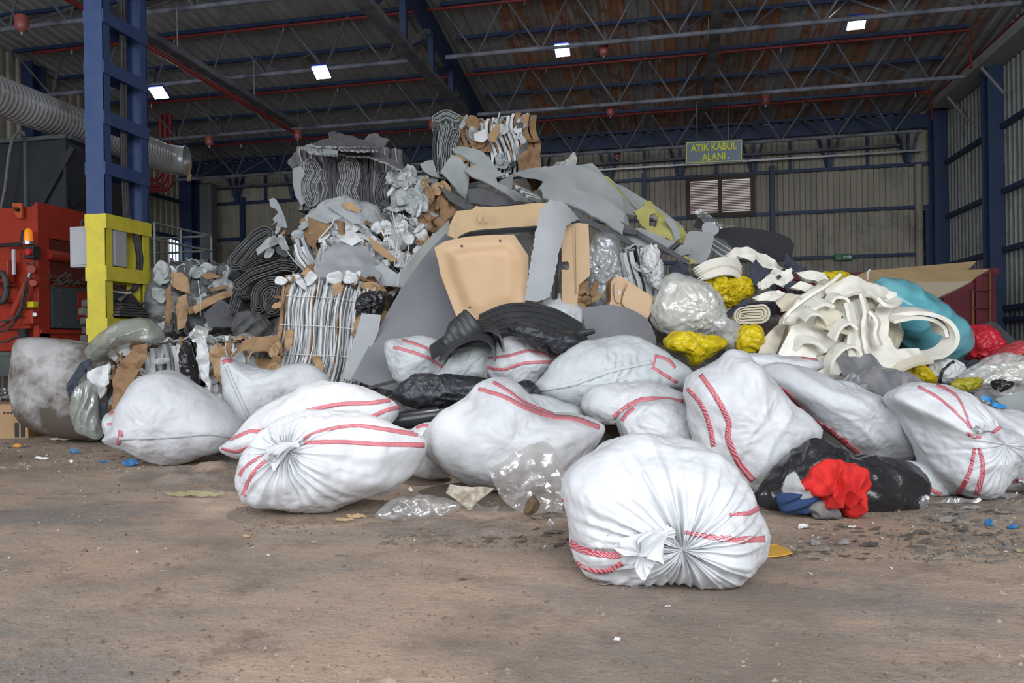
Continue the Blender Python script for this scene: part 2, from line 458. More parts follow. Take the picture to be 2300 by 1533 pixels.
# ---- red hanging extinguisher pods
def pod(px, py, d, k, label):
    c = U(px, py, d); r = k * d / FPX
    t = thing('extinguisher_pod', label, 'fire extinguisher', c - Vector((0, 0, r * 1.4)), 'red extinguisher pods under the roof')
    pr = [(0.25, 1.25), (0.8, 1.2), (1.0, 1.0), (1.0, -0.6), (0.85, -1.0), (0.4, -1.25), (0.22, -1.3), (0.2, -1.7), (0.05, -1.75)]
    P = [[c + Vector((r * a * math.cos(q * math.pi / 8), r * a * math.sin(q * math.pi / 8), r * z)) for q in range(16)] for a, z in pr[:6]]
    MB().grid(P, True).build('canister', PODRED, t, True, 50)
    P = [[c + Vector((r * a * math.cos(q * math.pi / 8), r * a * math.sin(q * math.pi / 8), r * z)) for q in range(16)] for a, z in pr[5:]]
    MB().grid(P, True).build('nozzle', GALV, t, True, 50)
    MB().tube([c + Vector((0, 0, r * 1.2)), Vector((c.x, c.y, zroof(c.y) - .005))], .005, 5).build('hanger', WEB, t)
for px, py, d, k, lb in ((49, 53, 13.0, 15, 'red extinguisher pod in the top left corner, left of the blue column'),
                      (470, 316, 18.4, 9, 'red extinguisher pod beneath the roof between column and pile'),
                      (669, 302, 18.2, 9, 'red extinguisher pod hanging just above the torn grey sheets'),
                      (972, 279, 18.0, 9, 'red extinguisher pod left of the topmost cardboard bale'),
                      (1356, 112, 15.4, 10.5, 'red extinguisher pod right beside the middle floodlight'),
                      (1371, 249, 18.0, 9, 'red extinguisher pod in front of the rusty roof, left of the sign'),
                      (1720, 223, 18.0, 10, 'red extinguisher pod at upper right of the sign'),
                      (1386, 347, 20.8, 7, 'small red extinguisher pod at the back wall rail left of the sign')):
    pod(px, py, d, k, lb)

# ---- LED floodlights
LED = M('led_panel_light', (1, 1, 1), 0.4, emit=(0.93, 0.97, 1.0), estr=26.0)
LAMPB = M('lamp_blue_trim', (0.03, 0.05, 0.30), 0.4)
def flood(px, py, d, wpx, hpx, label):
    c = U(px, py, d); s = d / FPX
    t = thing('floodlight', label, 'floodlight', c, 'white LED floodlights under the roof')
    w = wpx * s; L = 0.26
    rot = Matrix.Rotation(-0.62, 3, 'X')
    MB().box(c + Vector((0, 0, 0.035)), (w * 1.06, L * 1.1, 0.05), rot).build('housing', LAMPB, t)
    MB().box(c, (w, L, 0.03), rot).build('lens', LED, t)
    for sx in (-1, 1): MB().bar(c + Vector((sx * w * .4, 0, .05)), Vector((c.x + sx * w * .4, c.y, zroof(c.y) - .005)), 0.006, 0.006).build('bracket', WEB, t)
    ld = bpy.data.lights.new('flood_spot', 'SPOT'); ld.energy = 95; ld.spot_size = 2.2; ld.spot_blend = 0.7; ld.shadow_soft_size = 0.15; ld.color = (0.93, 0.97, 1)
    lo = bpy.data.objects.new('flood_spot', ld); COL.objects.link(lo); lo.location = c + Vector((0, -0.03, -0.06)); lo.rotation_euler = (0.25, 0, 0)
flood(357, 209, 16.2, 34, 14, 'white floodlight beside the blue column, leftmost of four')
flood(722, 163, 15.0, 34, 16, 'white floodlight under the grey roof sheets, second from the blue column')
flood(1263, 113, 15.3, 31, 15, 'white floodlight next to the red pod under the rusty roof')
flood(1924, 52, 15.0, 36, 16, 'white floodlight at the top right, highest of four')

# ---- windows
t = empty('window_1', (0, 0, 0)); t['_o'] = (0, 0, 0); tag(t, 'two-leaf louvred window with brown frame in the back wall', kind='structure')
BROWN = M('window_brown', (0.045, 0.03, 0.022), 0.6)
SLAT = M('louvre_slat', (0.40, 0.33, 0.30), 0.5, col2=(0.28, 0.22, 0.2), scale=5)
x0, x1, z0, z1 = 0.6, 2.34, 4.52, 5.55
for zc, hz in ((z1, 0.10), (z0, 0.10)): MB().box(((x0 + x1) / 2, YB - 0.13, zc), (x1 - x0 + .12, 0.14, hz)).build('frame_bar', BROWN, t)
for xc in (x0, (x0 + x1) / 2, x1): MB().box((xc, YB - 0.13, (z0 + z1) / 2), (0.10, 0.15, z1 - z0)).build('frame_bar', BROWN, t)
for xa, xb in ((x0 + .06, (x0 + x1) / 2 - .06), ((x0 + x1) / 2 + .06, x1 - .06)):
    for i in range(20):
        z = z0 + 0.07 + i * (z1 - z0 - 0.12) / 20
        MB().box(((xa + xb) / 2, YB - 0.12, z), (xb - xa, 0.03, 0.018), Matrix.Rotation(-0.6, 3, 'X')).build('slat', SLAT, t)
    MB().box(((xa + xb) / 2, YB - 0.07, (z0 + z1) / 2), (xb - xa, 0.01, z1 - z0 - .06)).build('pane', M('window_daylight', (1, 1, 1), .5, emit=(.86, .82, .80), estr=.36), t)
t = empty('window_2', (0, 0, 0)); t['_o'] = (0, 0, 0); tag(t, 'bright barred window low on the left wall behind the railing', kind='structure')
ya, yb_ = 20.75, 21.75
MB().box((XL + 0.10, (ya + yb_) / 2, 3.85), (0.02, yb_ - ya, 1.1)).build('pane', M('window_daylight2', (1, 1, 1), .5, emit=(.75, .82, 1), estr=1.5), t)
for i in range(7):
    y = ya + i * (yb_ - ya) / 6; MB().box((XL + 0.15, y, 3.85), (0.03, 0.03, 1.1)).build('bar', BLUE, t)
for z in (3.35, 3.7, 4.4): MB().box((XL + 0.15, (ya + yb_) / 2, z), (0.03, yb_ - ya, 0.04)).build('bar', BLUE, t)

# ---- text helper
def text_mesh(name, body, size, mat, parent, M4, extrude=0.004, align='CENTER', bold=0.0):
    cu = bpy.data.curves.new(name, 'FONT'); cu.body = body; cu.size = size; cu.extrude = extrude
    cu.align_x = align; cu.align_y = 'CENTER'; cu.offset = bold
    tmp = bpy.data.objects.new('tmp', cu); COL.objects.link(tmp)
    dg = bpy.context.evaluated_depsgraph_get()
    me = bpy.data.meshes.new_from_object(tmp.evaluated_get(dg))
    bpy.data.objects.remove(tmp)
    base = Vector(parent.get('_o', (0, 0, 0)))
    me.transform(Matrix.Translation(-base) @ M4)
    me.materials.clear(); me.materials.append(mat)
    o = bpy.data.objects.new(name, me); COL.objects.link(o); o.parent = parent
    return o

# ---- hanging sign
SIGNG = M('sign_grey', (0.13, 0.17, 0.22), 0.5); SIGNY = M('sign_yellow', (0.52, 0.55, 0.02), 0.5)
c = onY(1603, 341, 17.7)
t = thing('hanging_sign', 'grey hanging sign with yellow lettering ATIK KABUL ALANI', 'sign', c - Vector((0, 0, .26)))
sw, sh = 1.24, 0.50
tilt = Matrix.Rotation(0.02, 3, 'Y')
MB().box(c, (sw, 0.03, sh), tilt).build('board', SIGNG, t)
for dz in (-1, 1): MB().box(c + Vector((0, -0.018, dz * (sh / 2 - .025))), (sw - .03, 0.006, 0.016), tilt).build('border', SIGNY, t)
for dx in (-1, 1): MB().box(c + Vector((dx * (sw / 2 - .022), -0.018, 0)), (0.016, 0.006, sh - .05), tilt).build('border', SIGNY, t)
RX = Matrix.Rotation(math.pi / 2, 4, 'X')
text_mesh('lettering', 'ATIK KABUL', 0.22, SIGNY, t, Matrix.Translation(c + Vector((0, -0.022, 0.10))) @ RX @ Matrix.Diagonal((.82, 1.04, 1, 1)), bold=0.007)
text_mesh('lettering', 'ALANI', 0.22, SIGNY, t, Matrix.Translation(c + Vector((0, -0.022, -0.12))) @ RX @ Matrix.Diagonal((.82, 1.04, 1, 1)), bold=0.007)
MB().box(c + Vector((0.32, -0.02, -0.16)), (0.03, 0.01, 0.03)).build('white_mark', M('white_mark', (.8, .8, .8)), t)
for dx, tx in ((-0.36, -0.36), (0.33, 0.33)):
    MB().tube([c + Vector((dx, 0, sh / 2)), c + Vector((tx, 0.1, sh / 2 + 0.95))], 0.006, 5).build('wire', GALV, t)
# ---- exit sign
c = onY(1895, 577, YB - 0.2)
t = thing('exit_sign', 'small green emergency exit sign with arrow on the back wall', 'sign', c - Vector((0, 0, .1)))
MB().box(c, (0.44, 0.03, 0.17)).build('board', M('exit_green', (0.01, 0.13, 0.05), .5), t)
EW = M('exit_white', (0.5, 0.62, 0.5), .5)
MB().bar(c + Vector((.07, -.02, 0)), c + Vector((.15, -.02, 0)), .006, .03).build('arrow', EW, t)
MB().add([c + Vector(v) for v in ((.13, -.02, .06), (.2, -.02, 0), (.13, -.02, -.06))], [(0, 1, 2)]).build('arrow', EW, t)
MB().bar(c + Vector((.0, -.02, -.06)), c + Vector((.03, -.02, .03)), .006, .035).build('running_figure', EW, t)
MB().bar(c + Vector((.03, -.02, -.06)), c + Vector((-.01, -.02, .02)), .006, .03).build('running_figure', EW, t)
for dz in (0.035, -0.02): MB().box(c + Vector((-.13, -.02, dz)), (0.12, 0.006, 0.025)).build('lettering', EW, t)
# ================================================================ laced steel column in front of the machine
cx0, cx1, cyf, cyb = -7.06, -6.80, 8.15, 8.96
t = thing('laced_column', 'blue battened steel column painted yellow at its foot', 'column', (-6.93, 8.55, 0))
zy = 2.69
def chan(y, s, z0, z1, mat, nm):
    MB().box(((cx0 + cx1) / 2, y, (z0 + z1) / 2), (cx1 - cx0, 0.02, z1 - z0)).build(nm, mat, t)
    for x in (cx0 + 0.01, cx1 - 0.01):
        MB().box((x, y + s * 0.06, (z0 + z1) / 2), (0.02, 0.12, z1 - z0)).build(nm, mat, t)
for y, s in ((cyf, 1), (cyb, -1)):
    chan(y, s, zy, 8.6, BLUEC, 'channel'); chan(y - s * 0.004, s, 0, zy, YELLOW, 'yellow_channel')
for i in range(9):
    z = 3.34 + i * 0.627
    for x, nm in ((cx1 + 0.008, 'batten'), (cx0 - 0.008, 'batten')):
        MB().box((x, (cyf + cyb) / 2, z - 0.08), (0.016, cyb - cyf + 0.01, 0.16)).build(nm, BLUEC, t)
for z, hh in ((zy - .09, .18), (2.045 - .09, .18), (1.40 - .1, .2), (0.6, .2)):
    for x in (cx1 + 0.011, cx0 - 0.011):
        MB().box((x, (cyf + cyb) / 2, z), (0.022, cyb - cyf + 0.03, hh)).build('yellow_batten', YELLOW, t)
# yellow back liner
MB().box(((cx0 + cx1) / 2 - 0.02, cyb - 0.13, zy / 2), (cx1 - cx0 - .06, 0.01, zy)).build('yellow_liner', YELLOW, t)
CABLE = M('black_cable', (0.03, 0.028, 0.03), 0.6, col2=(0.07, 0.065, 0.07), scale=8)
t = thing('cable_bundle', 'bundle of black cables running down inside the blue column', 'cable', (-6.86, 8.6, 1.8))
for k in range(6):
    a = k * 1.05
    o = Vector((0.02 * math.cos(a), 0.035 * math.sin(a), 0))
    base = [(-6.87, 8.62, 8.0), (-6.88, 8.60, 6), (-6.87, 8.60, 4.6), (-6.88, 8.62, 3.4), (-6.87, 8.62, 2.75), (-6.84, 8.74, 2.5), (-6.83, 8.80, 2.2), (-6.84, 8.80, 1.95), (-6.85, 8.75, 1.8), (-6.87, 8.62, 1.74), (-6.92, 8.5, 1.78)]
    MB().tube([Vector(p) + o * (1 + .5 * math.sin(i * 1.3 + k)) for i, p in enumerate(base)], 0.017, 6).build('cable', CABLE, t, True)
CAB = M('cabinet_grey', (0.36, 0.37, 0.39), 0.45, col2=(0.31, 0.32, 0.34), scale=2)
t = thing('electrical_cabinet', 'light grey electrical cabinet fixed to the yellow part of the column', 'cabinet', (-7.05, 8.45, 2.05))
MB().box((-7.13, 8.42, 2.32), (0.66, 0.22, 0.52)).build('body', CAB, t, bevel=.012)
MB().box((-7.13, 8.30, 2.32), (0.60, 0.012, 0.46)).build('door', CAB, t, bevel=.004)
MB().tube([(-7.38, 8.42, 2.56), (-7.36, 8.40, 2.66), (-7.25, 8.38, 2.68), (-7.18, 8.40, 2.58)], 0.012, 6).build('cable_loop', CABLE, t, True)
DCLOTH = M('dusty_dark_cloth', (0.10, 0.088, 0.085), 0.95, col2=(0.055, 0.05, 0.05), scale=5, bump=0.004, bscale=25)
for zz, nm, lb in ((1.5, 'folded_sacking', 'dusty brown sacking folded on the shelf inside the yellow column'),):
    t = thing(nm, lb, 'cloth', (-6.93, 8.55, 1.42))
    for i in range(5):
        MB().box((-6.95 + .02 * math.sin(i * 3), 8.56, 1.44 + i * 0.035), (0.5 - i * .03, 0.62 - .06 * i, 0.03), Matrix.Rotation(0.03 * math.sin(i * 5), 3, 'Z')).build('fold', DCLOTH, t, bevel=.012)
    P = [[Vector((-7.12 + 0.05 * j, 8.3 + .07 * i, 1.62 + 0.10 * math.sin(j * .9 + 1) * math.sin(i * .7) + 0.02 * math.sin(j * 2.1 + i))) for j in range(9)] for i in range(8)]
    MB().grid(P).build('crumpled_cloth', DCLOTH, t, True)
    for k in range(4):
        MB().tube([(-7.1, 8.3 + .05 * k, 1.73 + .015 * k), (-6.9, 8.4 + .05 * k, 1.75), (-6.8, 8.6, 1.71 + .01 * k)], .007, 5).build('cord', M('pale_cord', (.42, .37, .3)), t, True)
t = thing('hung_sacking', 'dark sacking stacked against the left side of the yellow column', 'cloth', (-7.25, 8.6, 0.9))
for i in range(7):
    MB().box((-7.24 + .012 * math.sin(i * 2.3), 8.62, 0.92 + i * 0.115), (0.3 + .03 * math.sin(i * 1.7), 0.5, 0.10), Matrix.Rotation(0.06 * math.sin(i * 4), 3, 'Y')).build('fold', DCLOTH, t, bevel=.03)

# ================================================================ red shredder
RED = M('machine_red', (0.36, 0.032, 0.014), 0.45, col2=(0.28, 0.028, 0.014), scale=3, dirt=(0.08, 0.03, 0.02), dscale=3.5, dthr=(0.55, 0.8))
PANEL = M('machine_slate', (0.055, 0.072, 0.082), 0.6, col2=(0.07, 0.083, 0.09), scale=4)
HOP = M('hopper_dark', (0.014, 0.017, 0.023), 0.5, col2=(0.022, 0.025, 0.03), scale=2.5)
mx, my = -9.37, 9.78
t = thing('shredder', 'red industrial shredder with dark steel hopper, left of the yellow column', 'machine', (-10.4, 11, 0.95))
MB().box((mx - 1.2, my + 1.05, 2.11), (2.36, 2.0, 2.2)).build('body', RED, t, bevel=.01)
MB().box((mx + 0.015, my + 1.05, 3.0), (0.06, 2.12, 0.52)).build('top_band', RED, t, bevel=.006)
MB().box((mx + 0.0, my + 0.09, 2.11), (0.10, 0.22, 2.2)).build('corner_post', RED, t, bevel=.006)
MB().box((mx + 0.02, my + 1.05, 2.40), (0.02, 1.9, 0.66)).build('recess', M('machine_red_shaded', (.10, .016, .012), .7), t)  # flat sheet, the shade of the recess put into its darker red
MB().tube([(mx + 0.05, my + 0.15, 2.48), (mx + 0.05, my + 2.05, 2.48)], 0.09, 10).build('roller', RED, t, True)
MB().box((mx + 0.045, my + 1.15, 1.68), (0.05, 1.85, 0.64)).build('slate_panel', PANEL, t)
for yy in (0.35, 0.95, 1.5, 1.95):
    for zz in (1.42, 1.94): MB().tube([(mx + .06, my + yy, zz), (mx + .085, my + yy, zz)], 0.016, 8).build('bolt', GALV, t)
MB().box((mx + 0.05, my + 1.05, 1.30), (0.05, 2.1, 0.06)).build('lower_rail', RED, t)
MB().box((mx + 0.03, my + .45, 1.15), (0.04, 0.9, 0.28)).build('skirt', RED, t)
MB().box((mx + 0.02, my + 1.45, 1.15), (0.04, 1.1, 0.28)).build('skirt', M('machine_soil', (.05, .045, .035)), t)
MB().box((mx + 0.085, my + .95, 1.72), (0.02, 0.46, 0.46)).build('name_plate', RED, t)
MB().box((mx + 0.10, my + .98, 1.72), (0.01, 0.36, 0.18)).build('name_strip', M('plate_grey', (.30, .31, .31), .5), t)
RZ = Matrix.Rotation(math.pi / 2, 4, 'Z')
for k, yy in enumerate((.82, .88, .94)):
    MB().bar((mx + .107, my + yy, 1.66), (mx + .107, my + yy + .05, 1.79), .006, .03, (1, 0, 0)).build('lettering', BLACKM, t)
text_mesh('lettering', 'SA', 0.13, BLACKM, t, Matrix.Translation((mx + .107, my + 1.07, 1.72)) @ RZ @ RX)
MB().box((mx + 0.09, my + 1.0, 2.0), (0.05, 0.13, 0.13)).build('label_box', CAB, t)
# waste strands in the recess
rr = random.Random(3); mb = MB()
for k in range(70):
    y = my + .2 + rr.random() * 1.6; z = 2.02 + rr.random() * .16
    mb.tube([(mx + .05, y, z), (mx + .07 + rr.random() * .05, y + rr.uniform(-.12, .12), z + rr.uniform(.0, .09)), (mx + .05, y + rr.uniform(-.25, .25), z - .02)], 0.004, 3, False)
o = mb.build('fluff', M('fluff_grey', (.18, .165, .15), .9), t); o['kind'] = 'stuff'
# front face fittings
def F(px, py, off=0.0): return onY(px, py, my - 0.04 - off)
MB().tube([F(38, 470, .03) + Vector((0, -.03, 0)), F(38, 470, .03) + Vector((0, .06, 0))], 0.03, 12).build('lug_hole', BLACKM, t)
lp = [F(27, 456), F(48, 456), F(50, 490), F(38, 488), F(32, 478)]
MB().add(lp + [p + Vector((0, .03, 0)) for p in lp], [(0, 1, 2, 3, 4), (9, 8, 7, 6, 5)] + [(i, (i + 1) % 5, 5 + (i + 1) % 5, 5 + i) for i in range(5)]).build('lifting_lug', M('lug_orange', (.42, .08, .02), .5), t)
b = F(64, 549, .16)
MB().tube([b, b + Vector((0, 0, .05))], .075, 14).build('beacon_base', GALV, t, True)
MB().tube([b + Vector((0, 0, .05)), b + Vector((0, 0, .14)), b + Vector((0, 0, .21)), b + Vector((0, 0, .24))], [.065, .06, .05, .02], 14).build('beacon_lamp', M('beacon_amber', (.75, .22, .01), .25, emit=(.9, .25, .01), estr=.25), t, True)
MB().tube([F(0, 551, .1), F(45, 548, .1), F(50, 546, .1), F(53, 520, .12), F(58, 518, .14)], .03, 8).build('beacon_arm', BLACKM, t, True)
MB().box(F(72, 567, .08), (.17, .14, .19)).build('stop_box', BLACKM, t, bevel=.01)
e = F(68, 566, .16); MB().tube([e, e + Vector((0, -.05, 0))], .05, 12).build('stop_button', M('button_red', (.5, .02, .02), .4), t, True)
MB().tube([F(60, 590, .05), F(72, 596, .08), F(78, 586, .05)], .012, 6).build('wire_loop', CABLE, t, True)
MB().box(F(31, 588, .05), (.045, .03, .38)).build('sight_glass', M('sight_white', (.55, .55, .6), .3), t)
MB().tube([F(66, 622, .12), F(28, 705, .12)], .055, 10).build('cylinder_barrel', RED, t, True)
MB().tube([F(70, 606, .12), F(64, 626, .12)], .03, 8).build('cylinder_rod', GALV, t, True)
MB().tube([F(70, 604, .02), F(70, 604, .2)], .06, 10).build('pivot', RED, t, True)
MB().tube([F(74, 635, .02), F(74, 635, .2)], .05, 10).build('pivot', RED, t, True)
MB().box(F(73, 684, .07), (.12, .1, .09)).build('valve', M('valve_yellow', (.6, .5, .02), .5), t, bevel=.01)
MB().box(F(70, 712, .06), (.18, .14, .2)).build('junction_box', RED, t, bevel=.01)
MB().tube([F(78, 706, .12), F(78, 706, .15)], .03, 10).build('bolt', GALV, t)
for y_ in (640, 675): MB().box(F(12, y_, .02), (.35, .05, .04)).build('rib', RED, t)
MB().box(F(8, 610, .06), (.28, .12, .34)).build('motor_box', RED, t, bevel=.01)
w = F(2, 645, .15)
MB().tube([w + Vector((.10 * math.cos(a), -.0, .22 * math.sin(a))) for a in np.linspace(0, 6.28, 20)], .045, 8, False).build('hose_coil', CABLE, t, True)
for k, pts in enumerate(([(66, 632), (60, 660), (48, 700), (20, 722), (0, 735)], [(0, 745), (18, 740), (38, 716), (50, 708)], [(0, 768), (16, 768), (34, 757), (60, 752)], [(60, 622), (54, 650), (46, 690), (36, 712)], [(0, 722), (26, 718), (44, 706)])):
    MB().tube([F(*p, .17 + .02 * k) for p in pts], .016, 6).build('hose', CABLE, t, True)
MB().box(F(53, 748, .04), (.12, .08, .14)).build('block', BLACKM, t)
MB().box(F(35, 734, .03), (.55, .04, .05)).build('rib', RED, t)
# hopper
hy_, hz0, hz1 = 10.42, 3.27, 4.42
hb = MB()
hb.add([(mx, hy_, hz0), (mx, hy_, hz1), (mx - 2.2, hy_, hz1), (mx - 2.2, hy_, hz0), (mx, hy_ + 1.42, hz0), (mx + .0, hy_ + 1.42, hz1 - .05), (mx - 2.2, hy_ + 1.42, hz1), (mx - 2.2, hy_ + 1.42, hz0)],
       [(0, 1, 2, 3), (4, 5, 1, 0), (7, 6, 5, 4), (3, 2, 6, 7)]); hb.build('hopper_walls', HOP, t)
MB().bar((mx + .02, hy_ - .02, hz1), (mx - 2.2, hy_ - .02, hz1), .07, .06).build('hopper_rim', PANEL, t)
MB().bar((mx + .03, hy_, hz1), (mx + .03, hy_ + 1.42, hz1 - .05), .07, .06).build('hopper_rim', PANEL, t)
MB().box((mx - .02, hy_ - .02, (hz0 + hz1) / 2), (.06, .05, hz1 - hz0)).build('hopper_post', HOP, t)
pp = onY(60, 400, hy_ - .02); MB().box((pp.x, hy_ - .03, (hz0 + hz1) / 2), (.05, .05, hz1 - hz0)).build('hopper_post', PANEL, t)
MB().bar((mx + .02, hy_ + .05, hz0 + .1), (mx + .02, hy_ + 1.3, hz1 - .1), .05, .12).build('hopper_brace', HOP, t)
MB().bar(onY(95, 455, hy_ - .03), onY(165, 330, hy_ - .03), .05, .10).build('hopper_brace', HOP, t)
tag(MB().tube([onY(*p, hy_ - .25) for p in ((-6, 520), (2, 470), (12, 420), (20, 350), (28, 312), (40, 297), (52, 297), (57, 306))], .026, 8).build('hanging_hose', M('hose_grey', (.09, .09, .09), .5), smooth=True), 'thick grey hose hanging over the hopper rim', 'hose')
# base of the machine
GREEN = M('base_grey_green', (0.085, 0.105, 0.10), 0.7, col2=(.06, .07, .065), scale=4)
t = thing('machine_base', 'grey-green steel conveyor base under the red shredder', 'machine base', (-10, 9.9, 0.5))
MB().box((-10.4, 10.6, 0.80), (2.9, 2.9, 0.30)).build('beam', GREEN, t, bevel=.01)
MB().box((-10.4, 10.6, 0.97), (2.96, 2.96, 0.05)).build('ledge', GREEN, t)
for x in (-11.6, -9.3):
    for y in (9.4, 11.8): MB().box((x, y, .33), (.16, .16, .66)).build('leg', GREEN, t)

# ---- spiral duct
SPIR = M('spiral_duct', (0.50, 0.51, 0.52), 0.3, metal=0.4, col2=(0.38, 0.385, 0.39), scale=1.6, dirt=(.12, .11, .10), dscale=1.1, dthr=(.58, .75))
t = thing('spiral_duct', 'large galvanised spiral duct running above the dark hopper', 'duct', (-10.0, 10, 4.6))
R0, P = 0.29, []
dc = onX(0, 217, -9.9); de = onX(358, 352, -9.9)
d0 = dc - Vector((0, 3.0, 0)); d1 = Vector((-9.9, de.y, de.z)); dz_ = (d1.z - dc.z) / (d1.y - dc.y)
y = d0.y; i = 0
while y < d1.y - .02:
    for dy, rr_ in ((0, R0), (0.045, R0), (0.055, R0 + .012), (0.07, R0 + .012)):
        yy = y + dy; c = Vector((-9.9, yy, dc.z + dz_ * (yy - dc.y)))
        P.append([c + Vector((rr_ * math.cos(a * math.pi / 14), 0, rr_ * math.sin(a * math.pi / 14))) for a in range(28)])
    y += .08
MB().grid(P, True).build('pipe', SPIR, t, True, 60)
P = []
for k in range(7):
    a_ = k / 6 * 1.25; c = d1 + Vector((.45 - .45 * math.cos(a_), .45 * math.sin(a_), 0)); ax = Vector((math.cos(a_), -math.sin(a_), 0))
    P.append([c + (ax * math.cos(q * math.pi / 14) + UP * math.sin(q * math.pi / 14)) * (R0 + .004) for q in range(28)])
MB().grid(P, True).build('elbow', SPIR, t, True, 20)
rp = P[-1]; cc = sum(rp, Vector()) / len(rp)
MB().tube(rp + [rp[0]], .018, 6, False).build('end_ring', SPIR, t, True)
tag(MB().grid([[cc + Vector((.02 * i + .02 * math.sin(j * 2), .02, -.05 - .06 * j + .02 * math.sin(i * 3))) for i in range(5)] for j in range(7)]).build('torn_rag', M('rag_tan', (.33, .24, .14), .9), smooth=True), 'torn tan rag hanging from the open duct end', 'rag')

# ---- platform with railing
RAIL = M('railing_grey_green', (0.20, 0.235, 0.225), 0.5, metal=.2)
t = thing('railed_platform', 'raised walkway with grey-green pipe railing behind the column', 'platform', (-10, 13, 0))
xa, ya_, yc = -9.0, 11.98, 13.72
for z in (3.27, 2.97):
    MB().tube([(xa, ya_, z), (xa, yc, z)], .022, 8).build('rail', RAIL, t, True)
    MB().tube([(xa, yc, z), (xa - 4.0, yc, z)], .022, 8).build('rail', RAIL, t, True)
for y in (12.0, 12.75, yc): MB().tube([(xa, y, 2.4), (xa, y, 3.27)], .022, 8).build('post', RAIL, t, True)
for x in (-10.6, -12.2): MB().tube([(x, yc, 2.4), (x, yc, 3.27)], .022, 8).build('post', RAIL, t, True)
MB().box((xa - 2.1, 12.9, 2.42), (4.3, 1.8, .12)).build('deck', GREEN, t)
for x in (xa - .1, xa - 3.8):
    for y in (12.15, 13.6): MB().box((x, y, 1.18), (.12, .12, 2.36)).build('leg', M('platform_blue', (.03, .12, .25), .5), t)
MB().box((xa - .05, 12.9, 2.3), (.1, 1.7, .12)).build('side_beam', M('platform_blue', (.03, .12, .25), .5), t)
# ================================================================ builders for soft and sheet-like waste
def catmull(pts, n, closed=True):
    pts = [np.array(p, float) for p in pts]; m = len(pts); out = []
    segs = m if closed else m - 1
    per = max(2, int(math.ceil(n / segs)))
    for i in range(segs):
        if closed: p0, p1, p2, p3 = pts[(i - 1) % m], pts[i], pts[(i + 1) % m], pts[(i + 2) % m]
        else: p0, p1, p2, p3 = pts[max(i - 1, 0)], pts[i], pts[i + 1], pts[min(i + 2, m - 1)]
        for k in range(per):
            t = k / per
            out.append(0.5 * ((2 * p1) + (p2 - p0) * t + (2 * p0 - 5 * p1 + 4 * p2 - p3) * t * t + (3 * p1 - p0 - 3 * p2 + p3) * t ** 3))
    if not closed: out.append(pts[-1])
    return np.array(out)

def polar(poly, c, th):
    """distance from c to the polygon along each angle th (outermost hit)"""
    a = poly - c; b = np.roll(poly, -1, 0) - c
    R = np.zeros(len(th))
    for i, t in enumerate(th):
        dx, dy = math.cos(t), math.sin(t)
        e = b - a
        den = dx * e[:, 1] - dy * e[:, 0]
        den = np.where(np.abs(den) < 1e-9, 1e-9, den)
        s = (a[:, 0] * e[:, 1] - a[:, 1] * e[:, 0]) / den
        u = (a[:, 0] * dy - a[:, 1] * dx) / den
        ok = (u >= -1e-6) & (u <= 1 + 1e-6) & (s > 0)
        R[i] = s[ok].max() if ok.any() else 1.0
    return R

NP_FW = np.array(FW); NP_RT = np.array(RT); NP_UP = np.array(UP); NP_C = np.array(CAM)
def Unp(px, py, d):
    dx = px - 1150.0; dy = py - HY
    x = _cr * dx + _sr * dy; y = -_sr * dx + _cr * dy
    return NP_C + d[..., None] * (NP_FW + NP_RT * (x / FPX)[..., None] - NP_UP * (y / FPX)[..., None])

def fbm(v, sc, seed=0.0, oct=2):
    p = Vector((v[0] * sc + seed, v[1] * sc - seed * .7, v[2] * sc + seed * .3))
    return noise.fractal(p, 1.0, 2.0, oct, noise_basis='PERLIN_ORIGINAL')

